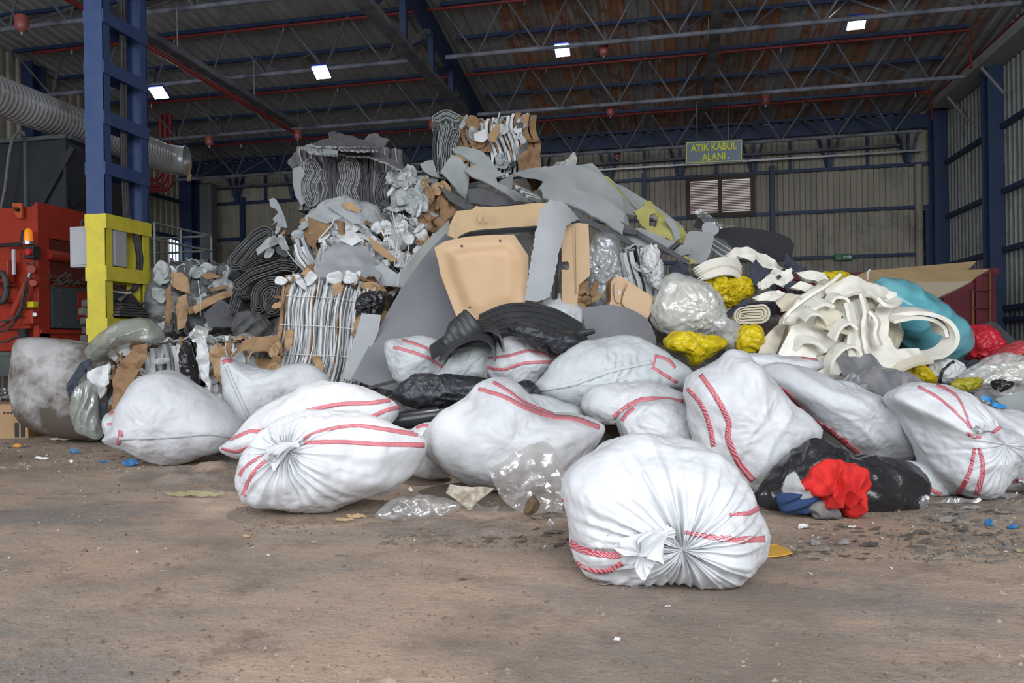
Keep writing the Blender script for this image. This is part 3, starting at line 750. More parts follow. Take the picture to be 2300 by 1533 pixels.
def blob(outline, d, tf, mat, tb=None, pole=None, gathers=(), lump=0.02, lscale=5.0, wrinkle=0.0, wscale=14.0,
         floor_z=0.004, nth=112, nr=30, seed=0.0, power=0.5, tilt=0.0, sag=0.0, creases=(), folds=()):
    """closed cushion whose silhouette is the outline; returns (verts ndarray, faces)"""
    tb = tf * 0.9 if tb is None else tb
    poly = catmull(outline, 160)
    cen = poly.mean(0); pole = np.array(pole if pole is not None else cen, float)
    th = np.linspace(0, 2 * math.pi, nth, endpoint=False)
    R = polar(poly, pole, th)
    thc = np.linspace(0, 2 * math.pi, 181); Rc = polar(poly, cen, thc)
    ph = np.linspace(0, math.pi, 2 * nr + 1)[1:-1]
    TH, PH = np.meshgrid(th, ph)
    rho = np.sin(PH)
    px = pole[0] + R[None, :] * rho * np.cos(TH); py = pole[1] + R[None, :] * rho * np.sin(TH)
    ang = np.arctan2(py - cen[1], px - cen[0]) % (2 * math.pi)
    q = np.hypot(px - cen[0], py - cen[1]) / np.interp(ang, thc, Rc)
    H = np.clip(1 - q * q, 0, 1) ** power
    front = np.cos(PH) >= 0
    off = np.where(front, tf * H, -tb * H)
    s = d / FPX
    gsum = np.zeros_like(off)
    for (gx, gy, amp, n, reach, dim) in gathers:
        ga = np.arctan2(py - gy, px - gx); r = np.hypot(px - gx, py - gy) / reach
        ridg = np.sin(n * ga + seed + 1.5 * np.sin(3 * ga + seed)) + 0.7 * np.sin(1.63 * n * ga + 2.1 * seed + 2 * np.sin(2 * ga)) + 0.4 * np.sin(2.4 * n * ga + 5 + r * 1.2)
        ridg = 1 - 1.3 * np.abs(ridg) ** 0.8
        env = np.clip(r / 0.08, 0, 1) * np.clip(1 - r, 0, 1) ** 1.6
        gsum += np.where(front, amp * ridg * env - dim * np.exp(-(r / 0.16) ** 2), 0)
    for (fa, famp, fwl, fph) in folds:
        u_ = (px - cen[0]) * math.cos(fa) + (py - cen[1]) * math.sin(fa); v_ = -(px - cen[0]) * math.sin(fa) + (py - cen[1]) * math.cos(fa)
        w_ = u_ / fwl * 2 * math.pi + fph + 1.3 * np.sin(v_ / fwl * 1.1 + fph) + .8 * np.sin(u_ / fwl * 1.7)
        gsum += np.where(front, famp * (1 - 1.7 * np.abs(np.sin(w_ / 2)) ** .8) * H, 0)
    off = off + gsum
    P = Unp(px, py, np.full_like(px, d)) - NP_FW * off[..., None]
    poles = []
    for sgn, row in ((1, 0), (-1, -1)):
        poles.append(P[row].mean(0))
    V = P.reshape(-1, 3)
    n_r = len(ph)
    F_ = []
    for i in range(n_r - 1):
        a = i * nth
        for j in range(nth):
            F_.append((a + j, a + (j + 1) % nth, a + nth + (j + 1) % nth, a + nth + j))
    k = len(V); V = np.vstack([V, poles])
    for j in range(nth):
        F_.append((k, (j + 1) % nth, j)); F_.append((k + 1, (n_r - 1) * nth + j, (n_r - 1) * nth + (j + 1) % nth))
    # lumps along an outward direction
    cw = np.array(U(cen[0], cen[1], d))
    dirs = V - cw; dirs = dirs / np.maximum(np.linalg.norm(dirs, axis=1), 1e-6)[:, None]
    if lump or wrinkle:
        disp = np.zeros(len(V))
        for i, v in enumerate(V):
            x = lump * fbm(v, lscale, seed, 2) if lump else 0
            if wrinkle: x += wrinkle * (0.5 - abs(fbm(v * (1, 1, 1.0), wscale, seed + 9, 2)) * 1.6)
            disp[i] = x
        V = V + dirs * disp[:, None]
    if floor_z is not None: V[:, 2] = np.maximum(V[:, 2], floor_z + 0.0)
    return V, F_

def put(name, V, F_, mat, parent=None, smooth=True, angle=None, sub=0):
    V = np.asarray(V)
    if parent is None:
        base = Vector(((V[:, 0].min() + V[:, 0].max()) / 2, (V[:, 1].min() + V[:, 1].max()) / 2, V[:, 2].min()))
    else: base = Vector(parent.get('_o', (0, 0, 0)))
    me = mesh(name, [tuple(v) for v in (V - np.array(base))], F_, smooth, angle)
    o = link(name, me, mat, parent)
    if parent is None: o.location = base
    o['_o'] = tuple(base)
    if sub:
        m = o.modifiers.new('sub', 'SUBSURF'); m.levels = sub; m.render_levels = sub
    return o

def stripe(parent, V, F_, line, wpx, mat, name='red_stripe', lift=0.004, n=46, across=3, bvh=None):
    bvh = bvh or BVHTree.FromPolygons([Vector(v) for v in V], F_)
    c = catmull(line, n, False)
    tan = np.gradient(c, axis=0); tan /= np.maximum(np.linalg.norm(tan, axis=1), 1e-6)[:, None]
    nor = np.stack([-tan[:, 1], tan[:, 0]], 1)
    ws = wpx if isinstance(wpx, (list, tuple)) else (wpx, wpx)
    rows = []
    for i, p in enumerate(c):
        w = ws[0] + (ws[1] - ws[0]) * i / (len(c) - 1)
        r_ = []
        for k in range(across + 1):
            q = p + nor[i] * ((k / across - .5) * w)
            h = bvh.ray_cast(CAM, ray(q[0], q[1]).normalized())
            r_.append((h[0] + h[1] * (lift if h[1].dot(ray(q[0], q[1])) < 0 else -lift)) if h[0] is not None else None)
        rows.append(r_)
    v = []; f = []; idx = {}
    uv = []
    for i, r_ in enumerate(rows):
        for k, p in enumerate(r_):
            if p is not None: idx[i, k] = len(v); v.append(p); uv.append((i / len(rows) * 12, k / across))
    for i in range(len(rows) - 1):
        for k in range(across):
            ks = [(i, k), (i, k + 1), (i + 1, k + 1), (i + 1, k)]
            if all(q in idx for q in ks):
                pp = [v[idx[q]] for q in ks]
                if max((pp[a] - pp[a - 1]).length for a in range(4)) < 0.12: f.append(tuple(idx[q] for q in ks))
    if not f: return None
    o = put(name, np.array([tuple(p) for p in v]), f, mat, parent)
    m = o.modifiers.new('solid', 'SOLIDIFY'); m.thickness = 0.003; m.offset = -1
    return o

def inside(poly, x, y):
    c = False; j = len(poly) - 1
    for i in range(len(poly)):
        xi, yi = poly[i]; xj, yj = poly[j]
        if (yi > y) != (yj > y) and x < (xj - xi) * (y - yi) / (yj - yi) + xi: c = not c
        j = i
    return c

def sheet(name, pts, d, mat, thick=0.012, parent=None, label=None, cat=None, group=None, step=None, nz=0.0, nscale=2.0, torn=0.0,
          curve=None, smooth_outline=False, seed=0.0, ripple=None, floor_z=None, edge=None, holes=(), angle=35):
    """thick sheet with the outline pts (in photo pixels) lying at depth d (number, or (d0, per 100 px right, per 100 px down))"""
    pts = [tuple(map(float, p[:2])) for p in pts]
    xs = [p[0] for p in pts]; ys = [p[1] for p in pts]
    cx, cy = (min(xs) + max(xs)) / 2, (min(ys) + max(ys)) / 2
    hw, hh = max(xs) - min(xs), max(ys) - min(ys)
    step = step or max(4.0, max(hw, hh) / 22.0)
    if smooth_outline: base = [tuple(p) for p in catmull(pts, int((hw + hh) * 2 / step))]
    else: base = pts
    poly = []
    rs = random.Random(int(seed * 100) + 5)
    for i, p in enumerate(base):
        q = base[(i + 1) % len(base)]
        L_ = math.hypot(q[0] - p[0], q[1] - p[1]); n = max(1, int(L_ / (step * (0.5 if torn else 1.0))))
        for k in range(n):
            t = k / n; x = p[0] + (q[0] - p[0]) * t; y = p[1] + (q[1] - p[1]) * t
            if torn and k: 
                a = rs.uniform(-torn, torn); x += -(q[1] - p[1]) / L_ * a; y += (q[0] - p[0]) / L_ * a
            poly.append((x, y))
    P2 = [Vector(p) for p in poly]; nb = len(P2)
    edges = [(i, (i + 1) % nb) for i in range(nb)]
    for h in holes:
        s0 = len(P2); P2 += [Vector(p) for p in h]; m = len(h); edges += [(s0 + i, s0 + (i + 1) % m) for i in range(m)]
    y = min(ys) + step * .5; row = 0
    while y < max(ys):
        x = min(xs) + step * (.5 if row % 2 else 1.0)
        while x < max(xs):
            if inside(poly, x, y) and not any(inside(h, x, y) for h in holes):
                if min((x - a) ** 2 + (y - b) ** 2 for a, b in poly) > (step * .45) ** 2: P2.append(Vector((x, y)))
            x += step
        y += step * .87; row += 1
    vo, eo, fo, _, _, _ = delaunay_2d_cdt(P2, edges, [], 1, 1e-4)
    if holes: fo = [f for f in fo if not any(inside(h, sum(vo[i][0] for i in f) / 3, sum(vo[i][1] for i in f) / 3) for h in holes)]
    vo = np.array([(v[0], v[1]) for v in vo])
    if callable(d): D = np.array([d(x, y) for x, y in vo])
    elif isinstance(d, (tuple, list)): D = d[0] + d[1] * (vo[:, 0] - cx) / 100 + d[2] * (vo[:, 1] - cy) / 100
    else: D = np.full(len(vo), float(d))
    V = Unp(vo[:, 0], vo[:, 1], D)
    # plane normal towards the camera
    off = np.zeros(len(V))
    if curve:
        an, am = curve[0], curve[1]
        s_ = ((vo[:, 0] - cx) * math.cos(an) + (vo[:, 1] - cy) * math.sin(an)); s_ = s_ / max(np.abs(s_).max(), 1e-6)
        off += am * (1 - s_ ** 2)
    if ripple:
        an, am, wl, phs = ripple
        s_ = ((vo[:, 0] - cx) * math.cos(an) + (vo[:, 1] - cy) * math.sin(an))
        off += am * np.sin(s_ / wl * 2 * math.pi + phs + 0.8 * np.sin(vo[:, 1] / wl))
    if nz:
        off += np.array([nz * fbm(v, nscale, seed, 3) for v in V])
    nf = len(fo)
    fo = [tuple(f) for f in fo]
    # vertex normals
    def tri_n(V):
        N_ = np.zeros_like(V)
        for f in fo:
            n = np.cross(V[f[1]] - V[f[0]], V[f[2]] - V[f[0]])
            for i in f: N_[i] += n
        N_ /= np.maximum(np.linalg.norm(N_, axis=1), 1e-12)[:, None]
        return N_
    N_ = tri_n(V)
    flip = np.sign(np.sum(N_ * (NP_C - V), axis=1)); mean_flip = 1 if flip.sum() >= 0 else -1
    if mean_flip < 0: fo = [f[::-1] for f in fo]; N_ = -N_
    V = V + N_ * off[:, None]
    N_ = tri_n(V)
    B = V - N_ * thick
    if floor_z is not None:
        V[:, 2] = np.maximum(V[:, 2], floor_z + thick * .6); B[:, 2] = np.maximum(B[:, 2], floor_z)
    n = len(V)
    cnt = {}
    for f in fo:
        for a, b in ((f[0], f[1]), (f[1], f[2]), (f[2], f[0])): cnt[(a, b)] = 1
    F_ = list(fo) + [tuple(i + n for i in f[::-1]) for f in fo]
    rim = [(b, a, a + n, b + n) for (a, b) in cnt if (b, a) not in cnt]
    F_ += rim
    o = put(name, np.vstack([V, B]), F_, mat, parent, True, angle)
    if edge is not None:
        o.data.materials.append(edge)
        k = len(F_) - len(rim)
        for i, p in enumerate(o.data.polygons):
            if i >= k: p.material_index = 1
    if parent is None: tag(o, label, cat, group)
    elif label: o['label'] = label
    return o

def ragged(cx, cy, w, h, n, seed, irr=0.35, rot=0.0):
    r = random.Random(seed); out = []
    for i in range(n):
        a = 2 * math.pi * i / n + r.uniform(-.2, .2); k = 1 - irr * r.random()
        x, y = math.cos(a) * w / 2 * k, math.sin(a) * h / 2 * k
        out.append((cx + x * math.cos(rot) - y * math.sin(rot), cy + x * math.sin(rot) + y * math.cos(rot)))
    return out

def ribbon(pts, wvec, thick):
    """band swept along pts (world), width vector wvec"""
    pts = [Vector(p) for p in pts]; wv = [Vector(wvec)] * len(pts) if not isinstance(wvec, list) else [Vector(w) for w in wvec]
    rows = []
    for i, p in enumerate(pts):
        t = pts[min(i + 1, len(pts) - 1)] - pts[max(i - 1, 0)]; t.normalize()
        n = t.cross(wv[i]); 
        if n.length < 1e-6: n = UP.copy()
        n.normalize(); n *= thick / 2; w = wv[i] / 2
        rows.append([p - w - n, p + w - n, p + w + n, p - w + n])
    mb = MB(); mb.grid(rows, True)
    mb.f.append((0, 1, 2, 3)); k = (len(rows) - 1) * 4; mb.f.append((k + 3, k + 2, k + 1, k))
    return mb

def pxcurve(pts, n=24, closed=False):
    """px polyline with depth -> smooth world curve"""
    c = catmull(pts, n, closed)
    return [U(p[0], p[1], p[2]) for p in c]

class Frame:
    def __init__(s, px, py, d, yaw=0.0, lean=0.0, tip=0.0):
        s.o = U(px, py, d)
        m = Matrix.Rotation(yaw, 3, 'Z')
        s.r, s.f, s.u = m @ RT, m @ FW, UP.copy()
        l = Matrix.Rotation(lean, 3, s.f); s.r, s.u = l @ s.r, l @ s.u
        q = Matrix.Rotation(tip, 3, s.r); s.f, s.u = q @ s.f, q @ s.u
        s.k = d / FPX
    def __call__(s, x, y, z): return s.o + s.r * x + s.f * y + s.u * z

def strip_bale(fr, W, H, D, layers, parent, seed=0, amp=0.04, jit=0.03, fz=2.2, names='sheet'):
    """sheets pressed side by side, seen on edge; layers: list of (material, thickness, name)"""
    r = random.Random(seed); tot = sum(l[1] for l in layers); x = -W / 2; sc = W / tot
    nz_, ny = 15, 4
    for mat, th, nm in layers:
        th *= sc
        h0 = r.uniform(-jit, jit); h1 = r.uniform(-jit, jit); y0 = r.uniform(-jit, jit * .6); ow = r.uniform(0, 9)
        rows = [[], []]
        for i in range(nz_ + 1):
            for j in range(ny + 1):
                z = H * i / nz_; y = D * j / ny
                z += h1 * (i / nz_) + (noise.noise(Vector((y * 3, ow, 1))) * jit * .8 if i == nz_ else 0)
                y += y0 + (noise.noise(Vector((z * 4, ow, 5))) * jit * 1.2 if j == 0 else 0)
                sx = amp * noise.noise(Vector((x * 1.3 + seed, z * fz, y * 1.2))) * 1.6 + amp * .45 * noise.noise(Vector((x * 9 + ow, z * fz * 1.7, y * 1.5)))
                puff = 1 - 0.25 * abs(noise.noise(Vector((ow, z * 3, y))))
                rows[0].append(fr(x + sx, y, z)); rows[1].append(fr(x + sx + th * .93 * puff, y, z))
        n = (nz_ + 1) * (ny + 1); f = []
        for i in range(nz_):
            for j in range(ny):
                a = i * (ny + 1) + j; q = (a, a + 1, a + ny + 2, a + ny + 1)
                f.append(q); f.append(tuple(k + n for k in q[::-1]))
        for i in range(nz_):
            for j in (0, ny):
                a = i * (ny + 1) + j; q = (a, a + ny + 1, a + ny + 1 + n, a + n); f.append(q if j == 0 else q[::-1])
        for j in range(ny):
            for i in (0, nz_):
                a = i * (ny + 1) + j; q = (a, a + n, a + n + 1, a + 1); f.append(q if i == 0 else q[::-1])
        mb = MB(); mb.add(rows[0] + rows[1], f)
        o = mb.build(nm, mat, parent, True, 50)
        x += th

def fold_pack(fr, line, r0, pitch, n, D, mat, parent, seed=0, th=0.72, warp=0.02, name='folded_felt', ymin=0.0):
    """n nested layers wrapped around a centre line (local x,z) and pushed back by D; front edges uneven"""
    c = catmull(line, 26, False)
    t = np.gradient(c, axis=0); t /= np.maximum(np.linalg.norm(t, axis=1), 1e-6)[:, None]
    nr_ = np.stack([-t[:, 1], t[:, 0]], 1)
    rs = random.Random(seed)
    mb = MB()
    def loop(r):
        L_ = [c[i] + nr_[i] * r for i in range(len(c))]
        a0 = math.atan2(nr_[-1][1], nr_[-1][0])
        cap1 = [c[-1] + r * np.array((math.cos(a0 - k * math.pi / 8), math.sin(a0 - k * math.pi / 8))) for k in range(1, 8)]
        R_ = [c[i] - nr_[i] * r for i in range(len(c) - 1, -1, -1)]
        a1 = math.atan2(-nr_[0][1], -nr_[0][0])
        cap2 = [c[0] + r * np.array((math.cos(a1 - k * math.pi / 8), math.sin(a1 - k * math.pi / 8))) for k in range(1, 8)]
        return L_ + cap1 + R_ + cap2
    for k in range(n):
        ro = r0 + k * pitch; ri = max(ro - pitch * th, 0.002)
        yo = ymin + rs.uniform(-.03, .03); sd = rs.uniform(0, 50)
        A, B = loop(ro), loop(ri)
        def W_(p, y):
            wx = warp * noise.noise(Vector((p[0] * 4 + seed, p[1] * 4, 0))); wz = warp * noise.noise(Vector((p[0] * 4, p[1] * 4 + seed, 7)))
            yy = y + (0.02 * noise.noise(Vector((p[0] * 6, p[1] * 6, sd))) if y <= ymin + .05 else 0)
            return fr(p[0] + wx, yy, p[1] + wz)
        m = len(A)
        mb.grid([[W_(p, D) for p in A], [W_(p, yo + .012) for p in A], [W_(p * .8 + q * .2, yo) for p, q in zip(A, B)], [W_(p * .2 + q * .8, yo) for p, q in zip(A, B)], [W_(q, yo + .012) for q in B], [W_(q, D) for q in B]], True)
    return mb.build(name, mat, parent, True, 60)

def crumples(fr, W, H, D, spec, parent, n, seed, size=(0.12, 0.3), amp=0.05, face='front'):
    """crumpled scraps pressed into the front and top of a bale; spec: list of (material, name)"""
    r = random.Random(seed)
    for k in range(n):
        mat, nm = spec[r.randrange(len(spec))]
        w = r.uniform(*size); h = r.uniform(*size) * r.uniform(.35, .9); top = r.random() < .22 if face == 'front' else (face == 'top')
        cx = r.uniform(-W / 2 + w * .3, W / 2 - w * .3); cz = r.uniform(h * .3, H - h * .2)
        rot = r.uniform(0, 3.14); sd = r.uniform(0, 99); m = 9
        tx, tz = r.uniform(-.9, .9), r.uniform(-.9, .9)
        rows = []
        ol = [1 - .34 * r.random() for _ in range(9)]
        for i in range(m):
            row = []
            for j in range(m):
                a, b = (i / (m - 1) - .5) * 2, (j / (m - 1) - .5) * 2
                # square to disc, then ragged
                x_, z_ = a * math.sqrt(1 - b * b / 2), b * math.sqrt(1 - a * a / 2)
                an = (math.atan2(z_, x_) % 6.2831) / 6.2832 * 9; i0 = int(an); fr_ = an - i0; kk = ol[i0 % 9] * (1 - fr_) + ol[(i0 + 1) % 9] * fr_; x_ *= kk * w / 2; z_ *= kk * h / 2
                y_ = amp * (noise.noise(Vector((x_ * 7 + sd, z_ * 7, 0))) + .6 * abs(noise.noise(Vector((x_ * 16 + sd, z_ * 16, 3))))) + .35 * (tx * x_ + tz * z_)
                X, Z = x_ * math.cos(rot) - z_ * math.sin(rot), x_ * math.sin(rot) + z_ * math.cos(rot)
                if top: row.append(fr(cx + X, D * .4 * (k % 3) / 2 + Z + .1, H + .02 + y_))
                else: row.append(fr(cx + X, -.025 - y_ * .9, cz + Z))
            rows.append(row)
        o = MB().grid(rows).build(nm, mat, parent, True, 30)
        md = o.modifiers.new('solid', 'SOLIDIFY'); md.thickness = 0.006; md.offset = 0

def core(fr, W, H, D, mat, parent, name='core', inset=.05):
    mb = MB(); vs = [fr(x, y, z) for x in (-W / 2 + inset, W / 2 - inset) for y in (inset, D) for z in (0, H - inset)]
    mb.add(vs, [(0, 1, 3, 2), (4, 6, 7, 5), (0, 4, 5, 1), (2, 3, 7, 6), (0, 2, 6, 4), (1, 5, 7, 3)])
    return mb.build(name, mat, parent)

def strap(parent, pts, mat, r=0.005):
    MB().tube(pts, r, 5).build('strap', mat, parent, True)

# ---- waste materials
def sack_material(name, col=(0.60, 0.61, 0.63), dirt=0.0, rough=0.55):
    m = M(name, col, rough, bump=0.0055, bscale=4.2, ridged=True, bump2=0.010, b2scale=7.5, col2=tuple(c * .93 for c in col), scale=3,
          dirt=(0.24, 0.235, 0.23) if dirt else None, dscale=2.6, dthr=(0.66 - dirt * .12, 0.92 - dirt * .14))
    return m
SACK = sack_material('woven_sack_white')
SACKD = sack_material('woven_sack_soiled', (0.57, 0.58, 0.60), 0.8)
SACKG = sack_material('woven_sack_greyish', (0.50, 0.53, 0.54), 0.3, 0.5)
def stripe_material():
    m = bpy.data.materials.new('sack_stripe_red'); m.use_nodes = True
    N = m.node_tree.nodes; L = m.node_tree.links; b = N['Principled BSDF']; b.inputs['Roughness'].default_value = .55
    tc = N.new('ShaderNodeTexCoord'); w = N.new('ShaderNodeTexWave'); w.inputs['Scale'].default_value = 48; w.bands_direction = 'DIAGONAL'; w.inputs['Distortion'].default_value = .6
    L.new(tc.outputs['Object'], w.inputs['Vector'])
    x = N.new('ShaderNodeMix'); x.data_type = 'RGBA'; x.inputs[6].default_value = (0.46, 0.05, 0.075, 1); x.inputs[7].default_value = (0.60, 0.30, 0.33, 1)
    r = N.new('ShaderNodeMapRange'); r.inputs['From Min'].default_value = .35; r.inputs['From Max'].default_value = .75
    L.new(w.outputs['Fac'], r.inputs['Value']); L.new(r.outputs[0], x.inputs['Factor']); L.new(x.outputs[2], b.inputs['Base Color'])
    return m
STRIPE = stripe_material()
SEAM = M('seam_white', (0.50, 0.51, 0.53), .7, bump=.002, bscale=80)
CARD = M('brown_cardboard', (0.29, 0.175, 0.092), 0.85, col2=(0.22, 0.13, 0.068), scale=4, bump=0.003, bscale=18)
CARDL = M('light_cardboard', (0.40, 0.255, 0.14), 0.85, col2=(0.33, 0.21, 0.112), scale=4, bump=0.002, bscale=18)
PAPER = M('white_paper_waste', (0.64, 0.65, 0.655), 0.8, col2=(0.52, 0.53, 0.535), scale=6, bump=0.003, bscale=30)
PAPER2 = M('grey_paper_waste', (0.40, 0.42, 0.425), 0.8, col2=(0.31, 0.33, 0.335), scale=5, bump=0.003, bscale=30)
FELTG = M('grey_felt', (0.145, 0.14, 0.148), 0.95, col2=(0.105, 0.10, 0.108), scale=6, bump=0.002, bscale=70)
FELTP = M('pale_felt_edge', (0.33, 0.33, 0.34), 0.95, col2=(0.25, 0.25, 0.255), scale=8, bump=0.002, bscale=70)
FELTK = M('dark_felt', (0.048, 0.048, 0.049), 0.95, col2=(0.07, 0.07, 0.069), scale=5, bump=0.002, bscale=60)
FELTK2 = M('dark_grey_felt', (0.12, 0.122, 0.122), 0.9, col2=(0.08, 0.08, 0.08), scale=5, bump=0.002, bscale=60)
GREY = M('grey_panel', (0.33, 0.345, 0.355), 0.75, col2=(0.28, 0.295, 0.305), scale=2.5, bump=0.0015, bscale=40)
GREYG = M('grey_green_panel', (0.36, 0.39, 0.385), 0.8, col2=(0.29, 0.315, 0.31), scale=3, bump=0.002, bscale=40)
GREYD = M('slate_board', (0.185, 0.185, 0.20), 0.7, col2=(0.155, 0.155, 0.17), scale=2.2, dirt=(.26, .26, .275), dscale=6, dthr=(.62, .8))
GREYDD = M('charcoal_board', (0.10, 0.10, 0.108), 0.75, col2=(.08, .08, .085), scale=3)
TAN = M('tan_moulded_board', (0.56, 0.385, 0.235), 0.6, col2=(0.52, 0.355, 0.21), scale=3, bump=0.0012, bscale=90)
BEIGE = M('beige_panel_face', (0.47, 0.335, 0.195), 0.7, col2=(.43, .30, .17), scale=3)
YFOAM = M('yellow_foam_backing', (0.45, 0.41, 0.13), 0.9, col2=(0.37, 0.34, 0.12), scale=9, bump=0.006, bscale=30)
FOAMW = M('white_foam', (0.80, 0.78, 0.71), 0.75, col2=(0.74, 0.71, 0.62), scale=2.6, bump=0.002, bscale=50)
FOAMC = M('cream_foam', (0.62, 0.56, 0.43), 0.8, col2=(0.64, 0.60, 0.49), scale=3, bump=0.002, bscale=50)
DENIM = M('blue_black_textile', (0.032, 0.038, 0.055), 0.9, col2=(0.05, 0.058, 0.08), scale=14, bump=0.004, bscale=60)
RUBBER = M('black_rubber', (0.028, 0.030, 0.033), 0.42, col2=(0.045, 0.047, 0.05), scale=5, bump=0.0012, bscale=60)
TAR = M('glossy_black_lump', (0.022, 0.025, 0.03), 0.30, col2=(0.035, 0.038, 0.045), scale=9, bump=0.022, bscale=11)
FILMK = M('black_film', (0.022, 0.022, 0.024), 0.19, bump=0.022, bscale=3.6, ridged=True, bump2=.02, b2scale=4)
FILMS = M('silver_film', (0.42, 0.425, 0.45), 0.28, metal=.6, bump=0.006, bscale=4, ridged=True)
YBAG = M('yellow_bag_film', (0.66, 0.50, 0.012), 0.26, col2=(0.50, 0.38, 0.01), scale=4, bump=0.012, bscale=7, ridged=True)
TEAL = M('teal_bag_film', (0.10, 0.36, 0.43), 0.22, col2=(0.17, 0.44, 0.50), scale=2.5, bump=0.03, bscale=3.0, ridged=True)
REDB = M('red_bag_film', (0.55, 0.025, 0.045), 0.34, col2=(0.44, 0.02, 0.035), scale=4, bump=0.012, bscale=7, ridged=True)
PINKB = M('pink_red_film', (0.52, 0.07, 0.085), 0.3, bump=0.012, bscale=6, ridged=True)
def film(name, col, alpha, rough=0.16, bump=0.010, bs=4.0):
    m = M(name, col, rough, bump=bump, bscale=bs, ridged=True, bump2=.03, b2scale=4, alpha=alpha)
    N = m.node_tree.nodes; L = m.node_tree.links; b = N['Principled BSDF']     # cloudier and clearer streaks in the film
    tc = N.new('ShaderNodeTexCoord'); n = N.new('ShaderNodeTexNoise'); n.noise_type = 'RIDGED_MULTIFRACTAL'; n.inputs['Scale'].default_value = 5; n.inputs['Detail'].default_value = 3
    r = N.new('ShaderNodeMapRange'); r.inputs['From Min'].default_value = .2; r.inputs['From Max'].default_value = 1.6
    r.inputs['To Min'].default_value = max(alpha - .22, .05); r.inputs['To Max'].default_value = min(alpha + .35, 1)
    L.new(tc.outputs['Object'], n.inputs['Vector']); L.new(n.outputs['Fac'], r.inputs['Value']); L.new(r.outputs[0], b.inputs['Alpha'])
    g = N.new('ShaderNodeBsdfGlossy'); g.inputs['Roughness'].default_value = .14                                  # the film's own sheen stays at full strength
    x = N.new('ShaderNodeMixShader'); x.inputs[0].default_value = .12
    if b.inputs['Normal'].links: L.new(b.inputs['Normal'].links[0].from_socket, g.inputs['Normal'])
    L.new(b.outputs[0], x.inputs[1]); L.new(g.outputs[0], x.inputs[2]); L.new(x.outputs[0], N['Material Output'].inputs['Surface'])
    return m
CLEAR = film('clear_film', (0.70, 0.73, 0.75), 0.34)
MILKY = film('milky_film', (0.82, 0.83, 0.80), 0.68)
FILMD = film('soiled_clear_film', (0.55, 0.51, 0.47), 0.42, .18)
GREENISH = film('grey_green_film', (0.36, 0.39, 0.35), 0.8, .2)
STRAPW = M('white_strap', (0.6, 0.6, 0.58), .5)
# ================================================================ white woven sacks
def ruffle(parent, V, F_, px, py, dirpx, size, mat, d, seed=0.0, name='knotted_neck', flare=1.0):
    bvh = BVHTree.FromPolygons([Vector(v) for v in V], F_)
    h = bvh.ray_cast(CAM, ray(px, py).normalized()); k = d / FPX
    p0 = (h[0] if h[0] is not None else U(px, py, d)) + FW * (size * k * .15)
    ax = (RT * dirpx[0] - UP * dirpx[1]).normalized() * .85 - FW * .55; ax.normalize()
    a = ax.cross(UP).normalized(); b = ax.cross(a)
    L_ = size * k; rows = []; n = 48; m = 16
    for i in range(m):
        s = i / (m - 1)
        rad = L_ * ((.30 - .16 * math.exp(-((s - .18) / .12) ** 2)) if s < .3 else (.19 + .42 * flare * (s - .3) ** .8))
        row = []
        for j in range(n):
            t = 2 * math.pi * j / n
            ruf = 1 + (.10 + .50 * s) * math.sin(5 * t + seed + 2.2 * s) * .55 + .25 * s * math.sin(11 * t + 2 * seed) + .1 * math.sin(17 * t + seed)
            q = p0 + ax * (L_ * (s * .95 + .12 * s * math.sin(3 * t + seed))) + (a * math.cos(t) * (1.0) + b * math.sin(t) * .62) * rad * ruf
            q = q - UP * (L_ * .28 * s * s)
            row.append(q)
        rows.append(row)
    # closed crumpled end
    c = sum(rows[-1], Vector()) / n
    rows.append([c.lerp(p, .45) - ax * L_ * (.10 + .05 * math.sin(9 * 2 * math.pi * j / n)) for j, p in enumerate(rows[-1])])
    rows.append([c.lerp(p, .05) - ax * L_ * .18 for p in rows[-2]])
    mb = MB().grid(rows, True)
    o = mb.build(name, mat, parent, True, 80)
    # tie band round the neck
    i = 3
    MB().tube(rows[i] + [rows[i][0]], L_ * .045, 6, False).build('tie', mat, o, True)
    return o

def sack(outline, d, tf, label, mat=SACK, stripes=(), seams=(), knots=(), fz=0.004, group='white woven sacks in the heap', wr=0.008, **kw):
    kw.setdefault('lump', 0.035); kw.setdefault('lscale', 4.0)
    V, F_ = blob(outline, d, tf, mat, floor_z=fz, wrinkle=wr, **kw)
    o = put('woven_sack', V, F_, mat)
    tag(o, label, 'sack', group)
    bvh = BVHTree.FromPolygons([Vector(v) for v in V], F_)
    for s in stripes: stripe(o, V, F_, s[0], s[1], STRIPE, bvh=bvh)
    for s in seams: stripe(o, V, F_, s[0], s[1], SEAM, 'seam', 0.009, bvh=bvh)
    for (kx, ky, dx, dy, size) in knots: ruffle(o, V, F_, kx, ky, (dx, dy), size, mat, d, seed=kx * .01)
    return o

